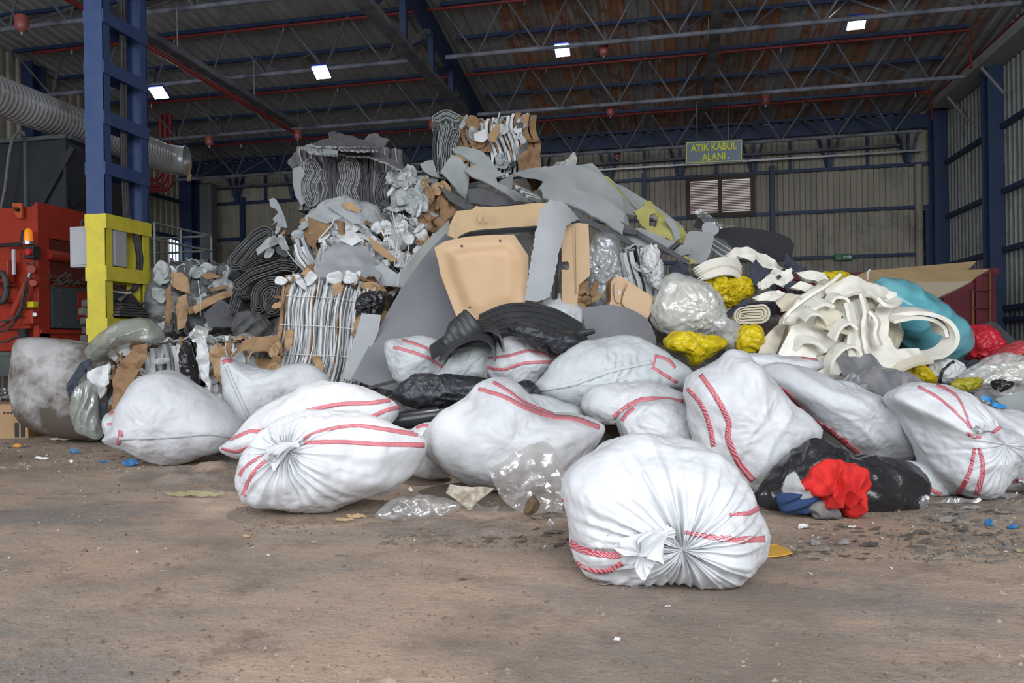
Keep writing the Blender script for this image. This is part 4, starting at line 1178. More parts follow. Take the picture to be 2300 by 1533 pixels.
sack([(1265, 1140), (1272, 1077), (1306, 1038), (1350, 1004), (1403, 979), (1456, 973), (1519, 979), (1587, 1004), (1640, 1038), (1679, 1087), (1697, 1140), (1711, 1184), (1711, 1238), (1698, 1277), (1664, 1301), (1606, 1312), (1553, 1312), (1500, 1298), (1451, 1302), (1384, 1299), (1325, 1291), (1292, 1262), (1275, 1213)],
     3.26, 0.36, 'big white sack nearest the camera, its knotted neck facing forward', pole=(1495, 1188),
     gathers=[(1495, 1188, 0.036, 12, 340, 0.03), (1330, 1180, 0.012, 4, 160, 0)], seed=1.3, nth=220, nr=46, wr=.006,
     stripes=[([(1540, 1195), (1590, 1205), (1650, 1212), (1717, 1210)], (8, 15)), ([(1640, 1156), (1680, 1152), (1704, 1140)], (5, 12)),
              ([(1268, 1205), (1305, 1233), (1370, 1246), (1400, 1242), (1428, 1228)], (15, 17)), ([(1282, 1252), (1320, 1277), (1360, 1281), (1398, 1264)], (6, 12)), ([(1262, 1120), (1264, 1150), (1268, 1190)], 6)],
     knots=[(1500, 1196, -1, .22, 88)])
sack([(535, 1060), (545, 1020), (580, 980), (640, 940), (700, 920), (760, 916), (830, 930), (900, 955), (952, 985), (955, 1000), (940, 1040), (905, 1080), (850, 1110), (770, 1135), (715, 1147), (660, 1142), (600, 1136), (560, 1125), (540, 1095)],
     4.64, 0.36, 'white sack second nearest the camera on the left, its knot turned to the left', pole=(668, 997),
     gathers=[(668, 997, 0.028, 11, 280, 0.05)], seed=4.1, nth=200, nr=42,
     stripes=[([(682, 984), (715, 969), (790, 956), (850, 962), (938, 976)], (4, 10)), ([(682, 994), (760, 992), (850, 997), (953, 999)], (8, 11)),
              ([(546, 1112), (563, 1070), (590, 1040), (628, 1022)], (9, 5)), ([(538, 1068), (555, 1045), (592, 1020)], (8, 4))],
     knots=[(664, 998, -1, .2, 60)])
sack([(242, 985), (258, 965), (266, 930), (295, 865), (330, 838), (370, 832), (400, 840), (430, 855), (480, 885), (525, 930), (546, 962), (530, 990), (500, 1010), (450, 1025), (400, 1038), (340, 1035), (290, 1015), (262, 1000)],
     6.62, 0.42, 'plump white sack with a stitched seam at the left end of the row', mat=SACKD, seed=2.2, lump=.05, lscale=2.6,
     stripes=[([(272, 966), (270, 980), (264, 998)], 10)], seams=[([(268, 984), (330, 983), (400, 979), (470, 974), (522, 981)], 6)])
sack([(240, 960), (243, 935), (262, 922), (292, 918), (300, 950), (290, 990), (255, 992)], 6.8, .2, 'small soiled sack end behind the plump stitched sack', mat=SACKG,
     stripes=[([(244, 929), (270, 925), (292, 938)], 7), ([(241, 953), (262, 951), (285, 957)], 6)], seed=3, nth=70, nr=18)
sack([(497, 803), (530, 812), (580, 826), (620, 829), (650, 818), (690, 815), (715, 830), (735, 860), (720, 890), (650, 925), (560, 960), (525, 950), (507, 910), (499, 870)],
     6.95, .26, 'white sack with a pointed ear leaning on the pressed scrap bale', mat=SACKD, seed=5.5, lump=.04, lscale=3, fz=.01,
     stripes=[([(500, 814), (512, 810), (522, 811)], 9)], seams=[([(509, 822), (520, 850), (540, 895), (562, 945)], 7)])
sack([(490, 1008), (520, 985), (560, 940), (620, 900), (680, 870), (740, 858), (800, 862), (850, 885), (885, 903), (897, 925), (885, 950), (820, 990), (700, 1010), (600, 1025), (530, 1030)],
     5.55, .34, 'long white sack lying behind the left knotted one, a striped tip poking out', mat=SACK, seed=6.1, gathers=[(900, 925, .012, 9, 130, 0)],
     stripes=[([(516, 988), (560, 969), (590, 967), (645, 941)], (6, 11)), ([(498, 1006), (530, 1013), (562, 1003)], (5, 10)), ([(690, 922), (760, 908), (830, 905), (877, 898)], 9), ([(830, 937), (868, 921), (897, 914)], 9)])
sack([(958, 1010), (965, 960), (990, 925), (1040, 900), (1075, 870), (1115, 853), (1160, 858), (1190, 890), (1240, 925), (1300, 930), (1345, 948), (1352, 968), (1335, 1005), (1300, 1060), (1250, 1100), (1150, 1108), (1080, 1097), (1020, 1072), (985, 1045)],
     5.2, .42, 'large soiled white sack at the middle of the row, half behind dirty film', mat=SACKD, seed=7.7, gathers=[(1352, 965, .016, 10, 190, 0)],
     stripes=[([(1075, 873), (1130, 890), (1180, 915), (1240, 935), (1290, 940), (1346, 960)], (8, 11)), ([(1108, 858), (1145, 880), (1175, 902), (1242, 930)], (7, 5))])
sack([(905, 990), (925, 965), (960, 950), (1000, 955), (1015, 1030), (1005, 1072), (940, 1064), (905, 1050)], 5.6, .2, 'white sack sliver between the left knotted sack and the large soiled one', mat=SACK, seed=8,
     stripes=[([(935, 960), (955, 955), (985, 957)], 6)], nth=80, nr=20)
sack([(1197, 875), (1215, 845), (1250, 810), (1300, 775), (1360, 757), (1410, 755), (1460, 770), (1510, 800), (1545, 825), (1552, 845), (1535, 870), (1480, 880), (1400, 895), (1340, 915), (1300, 925), (1260, 915), (1225, 900)],
     6.2, .32, 'long white sack with a lengthwise seam lying on top, below the grey rounded panel', mat=SACKG, seed=9.4, wr=.010, fz=.3, folds=[(0.25, .010, 17, 0)],
     stripes=[([(1470, 798), (1500, 808), (1516, 826)], 7), ([(1464, 824), (1490, 840), (1522, 859)], 7), ([(1473, 796), (1466, 828)], 5), ([(1200, 866), (1204, 880)], 7)],
     seams=[([(1203, 876), (1290, 861), (1370, 833), (1462, 813)], 9)])
sack([(1085, 815), (1105, 780), (1140, 757), (1180, 762), (1220, 785), (1252, 808), (1240, 840), (1200, 868), (1150, 872), (1100, 855)],
     6.6, .26, 'small white sack with two red bands just under the black rubber', seed=10, fz=.2,
     stripes=[([(1098, 804), (1140, 799), (1190, 788), (1242, 801)], 6), ([(1089, 823), (1130, 829), (1180, 815), (1248, 812)], 7)])
sack([(866, 768), (905, 762), (950, 757), (985, 765), (1008, 800), (1000, 840), (960, 868), (905, 870), (872, 835)],
     6.7, .24, 'white sack with slanting red bands left of the folded rubber mats', mat=SACKG, seed=11, fz=.2, gathers=[(870, 770, .008, 9, 80, 0)],
     stripes=[([(903, 763), (935, 773), (975, 789)], 6), ([(884, 779), (930, 792), (970, 808), (1000, 830)], 7)])
sack([(985, 860), (1000, 815), (1030, 785), (1065, 768), (1100, 775), (1108, 805), (1095, 850), (1050, 870)], 6.6, .22, 'plain grey-white sack without bands between two banded sacks', mat=SACKG, seed=12, fz=.2,
     seams=[([(1030, 850), (1055, 820), (1085, 795)], 4)])
sack([(1095, 748), (1130, 710), (1190, 688), (1245, 660), (1275, 664), (1310, 690), (1319, 720), (1306, 745), (1250, 755), (1180, 750)],
     7.1, .24, 'white sack speckled with dirt on top of the black rubber, below the tan board', mat=SACKD, seed=13, fz=.3, gathers=[(1262, 742, .012, 10, 90, 0)],
     stripes=[([(1183, 699), (1215, 696), (1248, 711)], 8)])
sack([(1120, 905), (1160, 880), (1220, 890), (1290, 905), (1320, 925), (1310, 960), (1240, 960), (1150, 945)], 5.9, .2, 'flat grey-white sack squeezed under the long seamed one', mat=SACKG, seed=14, nth=80, nr=18)
sack([(1305, 912), (1325, 880), (1370, 862), (1440, 860), (1500, 868), (1545, 890), (1540, 935), (1450, 950), (1400, 955), (1340, 945)],
     5.75, .26, 'white sack with an arching red band, behind the nearest big sack', seed=15, gathers=[(1392, 935, .016, 11, 120, .02)],
     stripes=[([(1378, 936), (1420, 906), (1462, 895), (1534, 901)], (11, 9))])
sack([(1390, 960), (1398, 930), (1440, 905), (1500, 898), (1548, 915), (1572, 952), (1568, 1000), (1500, 1030), (1420, 1010)],
     5.4, .26, 'round white sack peeping over the nearest big sack', seed=16, gathers=[(1402, 938, .012, 11, 120, .02)], stripes=[([(1397, 945), (1408, 930), (1424, 916)], 8)])
sack([(1540, 870), (1555, 845), (1590, 828), (1635, 793), (1680, 800), (1700, 830), (1740, 870), (1790, 910), (1825, 948), (1832, 970), (1800, 1010), (1770, 1055), (1735, 1090), (1690, 1106), (1640, 1095), (1600, 1055), (1562, 975), (1545, 910)],
     5.0, .40, 'upright white sack with two broad red bands curving down its front', seed=17, lump=.05, lscale=3.2, folds=[(0.5, .010, 60, 1)],
     stripes=[([(1544, 872), (1575, 908), (1594, 955), (1603, 1002)], (8, 11)), ([(1574, 842), (1608, 890), (1636, 945), (1636, 985), (1662, 1042), (1692, 1078)], (10, 15))], nth=150, nr=36)
sack([(1700, 832), (1740, 815), (1800, 825), (1870, 850), (1930, 868), (1990, 890), (2040, 925), (2060, 970), (2062, 1020), (2040, 1045), (1990, 1040), (1930, 1035), (1870, 1010), (1830, 970), (1780, 905), (1730, 868)],
     5.35, .38, 'stretched-out white sack with grey smudges above the black bag of clothes', mat=SACKD, seed=18, lump=.05, lscale=3, folds=[(2.2, .010, 45, 1)],
     stripes=[([(1733, 860), (1770, 885), (1808, 928)], (9, 11)), ([(1826, 944), (1870, 970), (1935, 1022)], (10, 13))], nth=150, nr=34)
sack([(1645, 800), (1700, 793), (1780, 799), (1840, 806), (1845, 830), (1750, 850), (1680, 840)], 5.9, .2, 'flat white sack along the foot of the white foam heap', seed=19, fz=.3, nth=80, nr=16, stripes=[([(1800, 803), (1836, 808)], 4)])
sack([(1995, 890), (2040, 865), (2100, 862), (2160, 880), (2200, 920), (2218, 952), (2256, 968), (2270, 1000), (2263, 1050), (2235, 1090), (2190, 1112), (2150, 1113), (2110, 1095), (2085, 1050), (2065, 1000), (2040, 940)],
     4.8, .36, 'white sack at the right with its red-tied knot facing the camera', pole=(2193, 985), seed=20,
     gathers=[(2193, 985, .018, 15, 190, .05)], nth=190, nr=40,
     stripes=[([(2062, 868), (2110, 895), (2150, 930), (2178, 958)], (6, 4)), ([(2103, 864), (2150, 892), (2182, 962)], (7, 3)), ([(2190, 1005), (2178, 1060), (2152, 1110)], (6, 12)), ([(2199, 1005), (2208, 1050), (2194, 1111)], (6, 13)), ([(2226, 972), (2248, 958)], (5, 10)), ([(2172, 972), (2188, 980), (2203, 982)], 7)],
     knots=[(2193, 978, .3, -1, 34)])
sack([(2035, 1040), (2085, 1040), (2115, 1085), (2112, 1113), (2060, 1108)], 4.9, .14, 'low white sack corner between the black bag and the red-tied sack', seed=21, nth=70, nr=16, stripes=[([(2072, 1082), (2095, 1100), (2114, 1110)], 9)])
sack([(2180, 905), (2230, 914), (2300, 935), (2350, 965), (2355, 1070), (2300, 1098), (2240, 1105), (2208, 1060), (2195, 985)],
     5.0, .34, 'white sack cut off by the right edge of the picture', mat=SACK, seed=22, gathers=[(2292, 1077, .014, 12, 110, .03)],
     stripes=[([(2250, 1076), (2272, 1080), (2296, 1078)], 8)], knots=[(2292, 1077, 1, .3, 30)])
# ================================================================ the heap
# ---- loose scrap filling the heap under the bales and sacks
HEAPM = M('mixed_scrap', (0.12, 0.115, 0.11), 0.9, col2=(0.25, 0.25, 0.25), scale=5, thr=(.5, .6), dirt=(.16, .10, .055), dscale=4, dthr=(.55, .62), bump=0.05, bscale=9)
def heap_z(px, d):
    tabs = ((150, ((7.6, 0), (12, 0))), (345, ((7.6, 0), (12, 0))), (400, ((7.6, 0), (8.6, .0), (9.2, .75), (10.6, .8), (12, 0))), (520, ((7.0, 0), (8.3, .3), (9.2, .9), (10.6, 1.0), (12, 0))), (650, ((6.8, 0), (7.6, .55), (8.6, 1.0), (9.6, 1.9), (10.2, 2.6), (11.2, 2.6), (12.6, 0))), (790, ((6.8, 0), (7.6, .5), (8.6, 1.0), (9.4, 1.9), (10.2, 2.72), (11.3, 2.7), (12.8, 0))),
            (1000, ((6.0, 0), (6.8, .5), (7.6, .95), (8.6, 1.5), (9.6, 2.25), (10.5, 3.3), (11.7, 3.3), (13, 0))), (1200, ((6.0, 0), (6.8, .5), (7.6, .95), (8.6, 1.5), (9.6, 2.25), (10.5, 3.3), (11.7, 3.3), (13, 0))), (1300, ((5.8, 0), (6.5, .5), (7.4, .9), (8.6, 1.6), (9.8, 2.2), (11, 2.2), (13, 0))),
            (1550, ((5.6, 0), (6.3, .45), (7.2, .75), (8.6, 1.3), (9.6, 1.6), (10.6, 1.5), (12.4, 0))), (1850, ((5.5, 0), (6.2, .4), (7.2, .75), (8.4, 1.25), (9.4, 1.3), (11, 0))), (2330, ((5.4, 0), (6.2, .40), (7.4, .65), (8.6, .6), (10, 0))), (2520, ((5.4, 0), (7, .0), (10, 0))))
    if px <= tabs[0][0]: px = tabs[0][0]
    def v(t): return float(np.interp(d, [a for a, _ in t], [b for _, b in t]))
    for (xa, ta), (xb, tb) in zip(tabs, tabs[1:]):
        if px <= xb:
            k = (px - xa) / (xb - xa); return v(ta) * (1 - k) + v(tb) * k
    return v(tabs[-1][1])
rows = []
for i in range(70):
    d = 5.3 + 8.0 * i / 69; row = []
    for j in range(90):
        px = 150 + 2370 * j / 89
        p = U(px, HY, d); z = heap_z(px, d)
        z = z + (0.22 * noise.noise(p * 3.1) + .12 * abs(noise.noise(p * 7.3)) - .1) * min(1, z * 2) - .02
        if d > 7.4 or px > 700: row.append(Vector((p.x, p.y, max(z, -.02))))
        else: row.append(Vector((p.x, p.y, max(z, -.02))))
    rows.append(row)
hp = MB().grid(rows).build('scrap_heap', HEAPM, smooth=True, angle=30)
tag(hp, 'loose mixed scrap filling the heap beneath the bales and sacks', 'scrap', kind='stuff')

G_BALE = 'pressed bales in the heap'
# ---- grey felt bale, upper left
t = thing('felt_bale', 'grey felt bale of folded layers with torn sheets on top', 'bale', U(785, 470, 10.2), G_BALE)
fr = Frame(785, 474, 10.2, lean=.03); k = fr.k
strip_bale(fr, 1.40, .86, 1.0, [((FELTG, FELTP, FELTG, FELTK2)[i % 4], (1, .6, 1.2, .5)[i % 4], 'felt_layer') for i in range(40)], t, 3, .05, .03)
def Lp(fr, px0, py0, pts): return [((x - px0) * fr.k, (py0 - y) * fr.k) for x, y in pts]
L = lambda pts: Lp(fr, 785, 474, pts)
fold_pack(fr, L([(704, 452), (698, 420), (708, 395), (703, 378)]), .012, .024, 5, .6, FELTP, t, 1, ymin=-.10, th=.6)
fold_pack(fr, L([(728, 455), (734, 425), (726, 402), (726, 390)]), .012, .021, 3, .6, FELTP, t, 2, ymin=-.09, th=.6)
fold_pack(fr, L([(746, 455), (748, 410), (745, 365)]), .01, .02, 3, .6, FELTG, t, 3, ymin=-.08, th=.7)
fold_pack(fr, L([(790, 455), (782, 430), (790, 405), (787, 380)]), .012, .024, 6, .6, FELTP, t, 4, ymin=-.14, th=.6)
fold_pack(fr, L([(763, 372), (768, 395), (776, 420)]), .01, .02, 2, .6, M('beige_felt', (.3, .28, .22), .9), t, 5, ymin=-.09)
fold_pack(fr, L([(820, 460), (822, 420), (815, 385)]), .012, .021, 3, .6, FELTG, t, 6, ymin=-.08, th=.65)
fold_pack(fr, L([(855, 460), (850, 430), (862, 395)]), .012, .022, 3, .6, FELTG, t, 7, ymin=-.06, th=.7)
fold_pack(fr, L([(682, 455), (683, 410), (680, 370)]), .01, .02, 2, .6, GREYG, t, 8, ymin=-.05)
crumples(fr, 1.3, .86, .8, [(FELTG, 'felt_scrap'), (FELTK2, 'felt_scrap')], t, 16, 5, (.1, .22), .05)
SG = 'torn grey sheets on the felt bale'
def tsheet(pts, d, mat, lab, **kw): return sheet('torn_sheet', pts, d, mat, kw.pop('thick', .028), label=lab, cat='sheet', torn=kw.pop('torn', 1.2), nz=kw.pop('nz', .02), group=SG, edge=FELTP, **kw)
tsheet([(672, 328), (694, 322), (742, 321), (765, 324), (748, 334), (712, 338), (688, 333)], (9.9, .0, -3.0), GREYG, 'pale torn sheet at the front left corner of the felt bale top', seed=1)
tsheet([(688, 333), (720, 334), (760, 338), (758, 346), (712, 343), (690, 339)], (9.7, .0, -2.0), GREYG, 'lower pale torn strip hanging over the felt layers', seed=2)
tsheet([(738, 300), (746, 296), (768, 300), (800, 310), (842, 325), (838, 330), (800, 326), (770, 322), (742, 314)], (10.2, .1, -3.0), FELTG, 'broad torn grey sheet crowning the felt bale', seed=3)
tsheet([(696, 322), (720, 314), (752, 308), (790, 318), (812, 328), (780, 330), (740, 326), (710, 326)], (10.0, .1, -3.0), FELTG, 'dark torn sheet tucked under the crowning one', seed=4)
tsheet([(756, 328), (800, 324), (836, 332), (850, 338), (800, 338), (765, 336)], (9.8, .1, -3.0), FELTK2, 'charcoal torn sheet pressed flat between two grey ones', seed=14)
tsheet([(752, 338), (800, 335), (845, 340), (872, 355), (906, 372), (904, 381), (870, 366), (830, 352), (780, 347)], (9.75, .1, -1.5), FELTG, 'long thin sheet sagging over the right side of the felt bale', seed=5)
tsheet([(815, 318), (828, 304), (846, 300), (858, 310), (873, 314), (864, 328), (878, 336), (888, 340), (886, 356), (862, 348), (838, 332)], (10.4, .1, -.6), FELTG, 'upright torn grey sheet at the right top of the felt bale', seed=6)
tsheet([(645, 365), (660, 345), (690, 330), (690, 340), (672, 372), (655, 378)], (10.3, .1, .3), FELTG, 'dark grey sheet folding over the left shoulder of the felt bale', seed=7, thick=.02)
tsheet([(658, 378), (674, 372), (682, 380), (684, 455), (676, 462), (664, 440), (658, 410)], (10.1, .3, 0), GREY, 'smooth blue-grey sheet hanging down the left end of the felt bale', seed=8, torn=0, thick=.02)
sheet('torn_board', [(604, 448), (614, 444), (622, 450), (630, 465), (642, 495), (645, 512), (625, 508), (612, 492), (618, 485), (625, 478), (620, 470), (608, 465)], (9.9, .2, 0), GREY, .015, label='bitten-out pale panel sticking up beside the dark felt bale', cat='sheet', nz=.03, seed=9)
crf = Frame(920, 470, 9.9)
t = thing('paper_bundle', 'crumpled white paper bundle between the felt bale and the topmost bale', 'paper bundle', crf.o)
core(crf, .6, .5, .6, PAPER2, t)
crumples(crf, .62, .52, .5, [(PAPER, 'paper_scrap'), (PAPER, 'paper_scrap'), (PAPER2, 'paper_scrap')], t, 22, 8, (.12, .3), .09)

# ---- topmost bale of cardboard and paper
t = thing('cardboard_bale', 'topmost bale, brown cardboard between grey felt and white paper', 'bale', U(1095, 392, 10.8), G_BALE)
fr = Frame(1097, 400, 10.8, lean=-.02)
lay = [((FELTK2, GREYG, FELTG)[i % 3], (.7, .35, .6)[i % 3], 'felt_layer') for i in range(9)] + [((CARD, CARD, PAPER2, CARDL)[i % 4], (1, .8, .35, 1.1)[i % 4], 'cardboard_layer') for i in range(7)] + \
      [((PAPER, PAPER2, PAPER, CARD, PAPER)[i % 5], (.6, .3, .7, .3, .5)[i % 5], 'paper_layer') for i in range(14)] + [(CARD, 1.2, 'cardboard_layer'), (CARDL, 1.5, 'cardboard_layer'), (CARD, 1.4, 'cardboard_layer')]
strip_bale(fr, 1.50, .80, 1.0, lay, t, 11, .07, .08)
sub = Frame(1020, 400, 10.75); 
fold_pack(sub, [(-.16, .1), (-.17, .45), (-.12, .7)], .012, .024, 3, .6, GREYG, t, 11, ymin=-.08, th=.5)
fold_pack(sub, [(-.02, .12), (-.03, .4), (.03, .62)], .012, .026, 3, .6, FELTP, t, 12, ymin=-.10, th=.5)
fold_pack(sub, [(-.24, .84), (-.1, .90), (.04, .84)], .012, .026, 3, .6, GREYG, t, 13, ymin=-.04, th=.5)
fold_pack(sub, [(-.25, .15), (-.27, .45), (-.24, .72)], .012, .026, 2, .6, FELTK2, t, 14, ymin=-.02, th=.5)
sub = Frame(1065, 400, 10.7); crumples(sub, .5, .85, .6, [(CARD, 'cardboard_scrap'), (CARD, 'cardboard_scrap'), (CARDL, 'cardboard_scrap'), (PAPER2, 'paper_scrap')], t, 16, 21, (.15, .34), .09)
sub = Frame(1148, 395, 10.7); crumples(sub, .55, .75, .6, [(PAPER, 'paper_scrap'), (PAPER, 'paper_scrap'), (PAPER2, 'paper_scrap'), (FELTK2, 'felt_scrap')], t, 22, 22, (.12, .3), .10)
sub = Frame(1190, 395, 10.6); crumples(sub, .34, .5, .6, [(CARD, 'cardboard_scrap'), (CARDL, 'cardboard_scrap')], t, 7, 23, (.2, .34), .05)
sub = Frame(1100, 300, 10.9); crumples(sub, 1.3, .2, .6, [(PAPER, 'paper_scrap'), (CARDL, 'cardboard_scrap'), (GREYG, 'felt_scrap'), (PAPER, 'paper_scrap')], t, 22, 24, (.14, .32), .09)
sheet('cardboard_flap', [(1162, 350), (1195, 330), (1212, 335), (1216, 385), (1195, 390), (1165, 378)], (10.4, .1, 0), CARD, .02, t, nz=.06, nscale=5, seed=3)
sheet('cardboard_flap', [(1098, 300), (1115, 280), (1125, 285), (1112, 320), (1100, 318)], (10.5, .1, 0), CARDL, .015, t, nz=.03, nscale=5, seed=4)
sheet('paper_flap', [(1065, 300), (1090, 288), (1096, 310), (1085, 320), (1066, 316)], (10.5, .1, 0), PAPER, .015, t, nz=.03, nscale=5, seed=5)

# ---- dark felt bale
t = thing('felt_bale', 'black felt bale with swirling folded layers, on the left flank of the heap', 'bale', U(600, 720, 9.4), G_BALE)
fr = Frame(602, 722, 9.4); L = lambda pts: Lp(fr, 602, 722, pts)
core(fr, .9, 1.05, .9, FELTK, t, inset=.1)
fold_pack(fr, L([(535, 590), (560, 560), (585, 538), (602, 527)]), .014, .030, 4, .7, FELTK2, t, 31, ymin=-.05, th=.72)
fold_pack(fr, L([(555, 600), (590, 582), (625, 575), (660, 585)]), .012, .024, 3, .7, FELTK, t, 32, ymin=-.10, th=.8)
fold_pack(fr, L([(545, 640), (570, 625), (600, 610), (640, 600), (665, 602)]), .012, .030, 3, .7, FELTK2, t, 33, ymin=-.16, th=.62)
fold_pack(fr, L([(592, 688), (598, 660), (618, 642), (640, 648), (638, 672), (622, 690)]), .010, .030, 4, .7, FELTK2, t, 34, ymin=-.24, th=.6)
fold_pack(fr, L([(545, 665), (575, 668), (590, 655), (600, 640)]), .012, .022, 2, .7, FELTK, t, 35, ymin=-.18, th=.7)
fold_pack(fr, L([(660, 690), (668, 660), (672, 630)]), .012, .022, 2, .7, FELTK, t, 36, ymin=-.14, th=.7)
fold_pack(fr, L([(590, 712), (630, 705), (665, 700)]), .012, .022, 2, .7, FELTK2, t, 37, ymin=-.18, th=.7)
fold_pack(fr, L([(530, 700), (540, 665), (552, 640)]), .012, .028, 3, .7, FELTK2, t, 38, ymin=-.12, th=.65)
fold_pack(fr, L([(655, 655), (668, 630), (690, 615)]), .012, .028, 2, .7, FELTK2, t, 39, ymin=-.16, th=.65)
sheet('white_scrap', [(576, 560), (600, 535), (618, 528), (630, 545), (600, 558), (580, 572)], (9.1, .2, 0), GREYG, .012, t, nz=.05, nscale=6, seed=2)
sheet('white_scrap', [(620, 535), (640, 530), (650, 560), (636, 562)], (9.1, .2, 0), GREYG, .012, t, nz=.05, nscale=6, seed=3)
crumples(Frame(650, 580, 9.25), .6, .45, .5, [(FELTK2, 'felt_scrap'), (GREYG, 'felt_scrap'), (CARD, 'cardboard_scrap'), (PAPER2, 'paper_scrap')], t, 16, 33, (.1, .24), .06)
strap(t, [U(642, 560, 8.9), U(660, 585, 8.9), U(688, 612, 8.8)], STRAPW)

# ---- cardboard and plastic bale behind the column foot
t = thing('mixed_bale', 'rounded bale of grey film and brown cardboard right of the yellow column', 'bale', U(436, 748, 10), G_BALE)
V, F_ = blob([(342, 740), (345, 660), (365, 605), (420, 590), (480, 592), (520, 610), (533, 660), (530, 740), (440, 752)], 10.4, .5, FELTK2, power=.3, floor_z=.9, wrinkle=.05, wscale=7, lump=.05, nth=90, nr=24)
put('film_wrap', V, F_, M('grey_film_wrap', (.20, .205, .21), .35, col2=(.13, .135, .14), scale=5, bump=.03, bscale=10), t)
fr = Frame(436, 748, 9.85)
crumples(fr, 1.0, .9, .5, [(PAPER2, 'film_scrap'), (FELTK2, 'film_scrap'), (GREYG, 'film_scrap'), (FELTK2, 'film_scrap')], t, 42, 41, (.14, .36), .09)
crumples(Frame(445, 625, 9.9), .9, .12, .5, [(PAPER, 'film_scrap'), (PAPER2, 'film_scrap')], t, 18, 42, (.14, .3), .09)
for pts, m in (([(383, 615), (412, 612), (425, 625), (428, 660), (400, 650), (385, 640)], CARDL), ([(372, 650), (386, 640), (392, 690), (385, 735), (375, 730)], CARD), ([(400, 668), (420, 660), (425, 690), (418, 735), (402, 742), (396, 700)], CARDL),
               ([(432, 690), (470, 668), (520, 650), (522, 662), (480, 682), (440, 705)], CARDL), ([(452, 618), (478, 612), (498, 622), (470, 628)], CARD), ([(424, 690), (438, 685), (440, 700), (428, 708)], CARD), ([(470, 650), (510, 640), (512, 646), (475, 656)], CARD)):
    sheet('cardboard_strip', pts, 9.72, m, .02, t, nz=.05, nscale=6, seed=pts[0][0], curve=(0, .05))
sheet('grey_flap', [(455, 705), (495, 670), (525, 690), (528, 735), (470, 735)], 9.7, GREYDD, .015, t, nz=.05, nscale=4, seed=1)
for a, b in (((445, 630), (450, 710)), ((524, 655), (526, 672))): strap(t, [U(*a, 9.6), U((a[0] + b[0]) / 2 + 3, (a[1] + b[1]) / 2, 9.58), U(*b, 9.6)], STRAPW)
V, F_ = blob([(525, 745), (532, 705), (560, 698), (600, 715), (620, 745), (610, 775), (560, 772)], 9.2, .2, FELTK2, floor_z=.7, wrinkle=.02, wscale=8, folds=[(.6, .05, 28, 0)])
tag(put('plastic_bundle', V, F_, FELTK2), 'crumpled dark grey film bundle below the black felt bale', 'plastic')

# ---- paper bale under the felt bale
t = thing('paper_bale', 'loose white paper and cardboard bale in front of the grey felt bale', 'bale', U(790, 640, 8.9), G_BALE)
fr = Frame(788, 640, 8.9, lean=.12)
rr = random.Random(77)
strip_bale(Frame(888, 655, 8.72, lean=-.75), .62, .85, .5, [((PAPER, PAPER, PAPER2, PAPER, CARD)[rr.randrange(5)], rr.uniform(.4, 1.2), 'paper_layer') for _ in range(22)], t, 55, .05, .06)
strip_bale(Frame(738, 650, 8.75, lean=-.35), .42, .62, .5, [((PAPER2, CARD, PAPER, FELTK2, PAPER2)[rr.randrange(5)], rr.uniform(.5, 1.2), 'paper_layer') for _ in range(12)], t, 56, .05, .06)
V, F_ = blob([(668, 600), (680, 510), (720, 462), (775, 442), (840, 470), (890, 520), (915, 590), (905, 640), (850, 650), (740, 650)], 9.5, .35, PAPER2, power=.35, floor_z=.8, wrinkle=.04, wscale=9, lump=.05, nth=90, nr=24)
put('packed_paper', V, F_, PAPER2, t)
for px, py, w_, h_, n, sd, spec in ((850, 570, .85, .85, 85, 51, [(PAPER, 'paper_scrap')] * 4 + [(CARD, 'cardboard_scrap'), (PAPER2, 'paper_scrap')]),
                                (775, 545, .8, .45, 40, 52, [(PAPER, 'paper_scrap')] * 3 + [(PAPER2, 'paper_scrap')]), (715, 590, .5, .8, 26, 53, [(FELTK2, 'felt_scrap'), (CARD, 'cardboard_scrap'), (PAPER2, 'paper_scrap')])):
    crumples(Frame(px, py + h_ / 2 / fr.k, 8.58, lean=.5), w_, h_, .4, spec, t, n, sd, (.10, .24), .09)
def tp(nm, pts, d, m, **kw): return sheet(nm, pts, d, m, kw.pop('thick', .015), t, nz=kw.pop('nz', .03), nscale=4, seed=pts[0][0], **kw)
tp('grey_sheet', [(692, 490), (735, 455), (770, 442), (790, 452), (800, 470), (775, 485), (735, 500)], (8.6, 0, -.6), PAPER2)
tp('grey_sheet', [(736, 462), (755, 450), (805, 480), (812, 500), (790, 500)], (8.5, 0, -.3), GREY)
tp('cardboard_box_side', [(690, 488), (742, 502), (738, 522), (716, 538), (694, 520)], (8.5, 0, .2), CARD)
tp('cardboard_box_side', [(683, 520), (715, 533), (705, 560), (690, 548)], (8.55, 0, .2), CARD)
tp('cardboard_piece', [(765, 455), (785, 453), (812, 470), (808, 478), (780, 470)], 8.45, CARDL)
tp('white_sheet', [(745, 560), (790, 548), (830, 580), (862, 612), (840, 650), (780, 648), (700, 640), (722, 590)], (8.35, .1, -.5), GREY, nz=.05, curve=(0.5, .12), thick=.02)
tp('white_sheet', [(705, 600), (716, 560), (735, 548), (750, 558), (722, 600), (702, 640)], (8.4, .1, -.3), PAPER2, ripple=(0, .012, 9, 0))
tp('white_sheet', [(760, 520), (790, 515), (815, 540), (790, 552), (765, 540)], 8.4, PAPER)
tp('white_sheet', [(870, 520), (890, 510), (905, 540), (895, 560)], 8.5, GREY)
tp('cardboard_piece', [(825, 530), (850, 545), (895, 585), (880, 588), (840, 560)], 8.42, CARDL)
tp('cardboard_flap', [(668, 620), (690, 600), (706, 612), (690, 640), (668, 630)], 8.3, CARDL)
tp('grey_flap', [(835, 600), (860, 592), (900, 620), (905, 645), (850, 640)], 8.3, PAPER2)
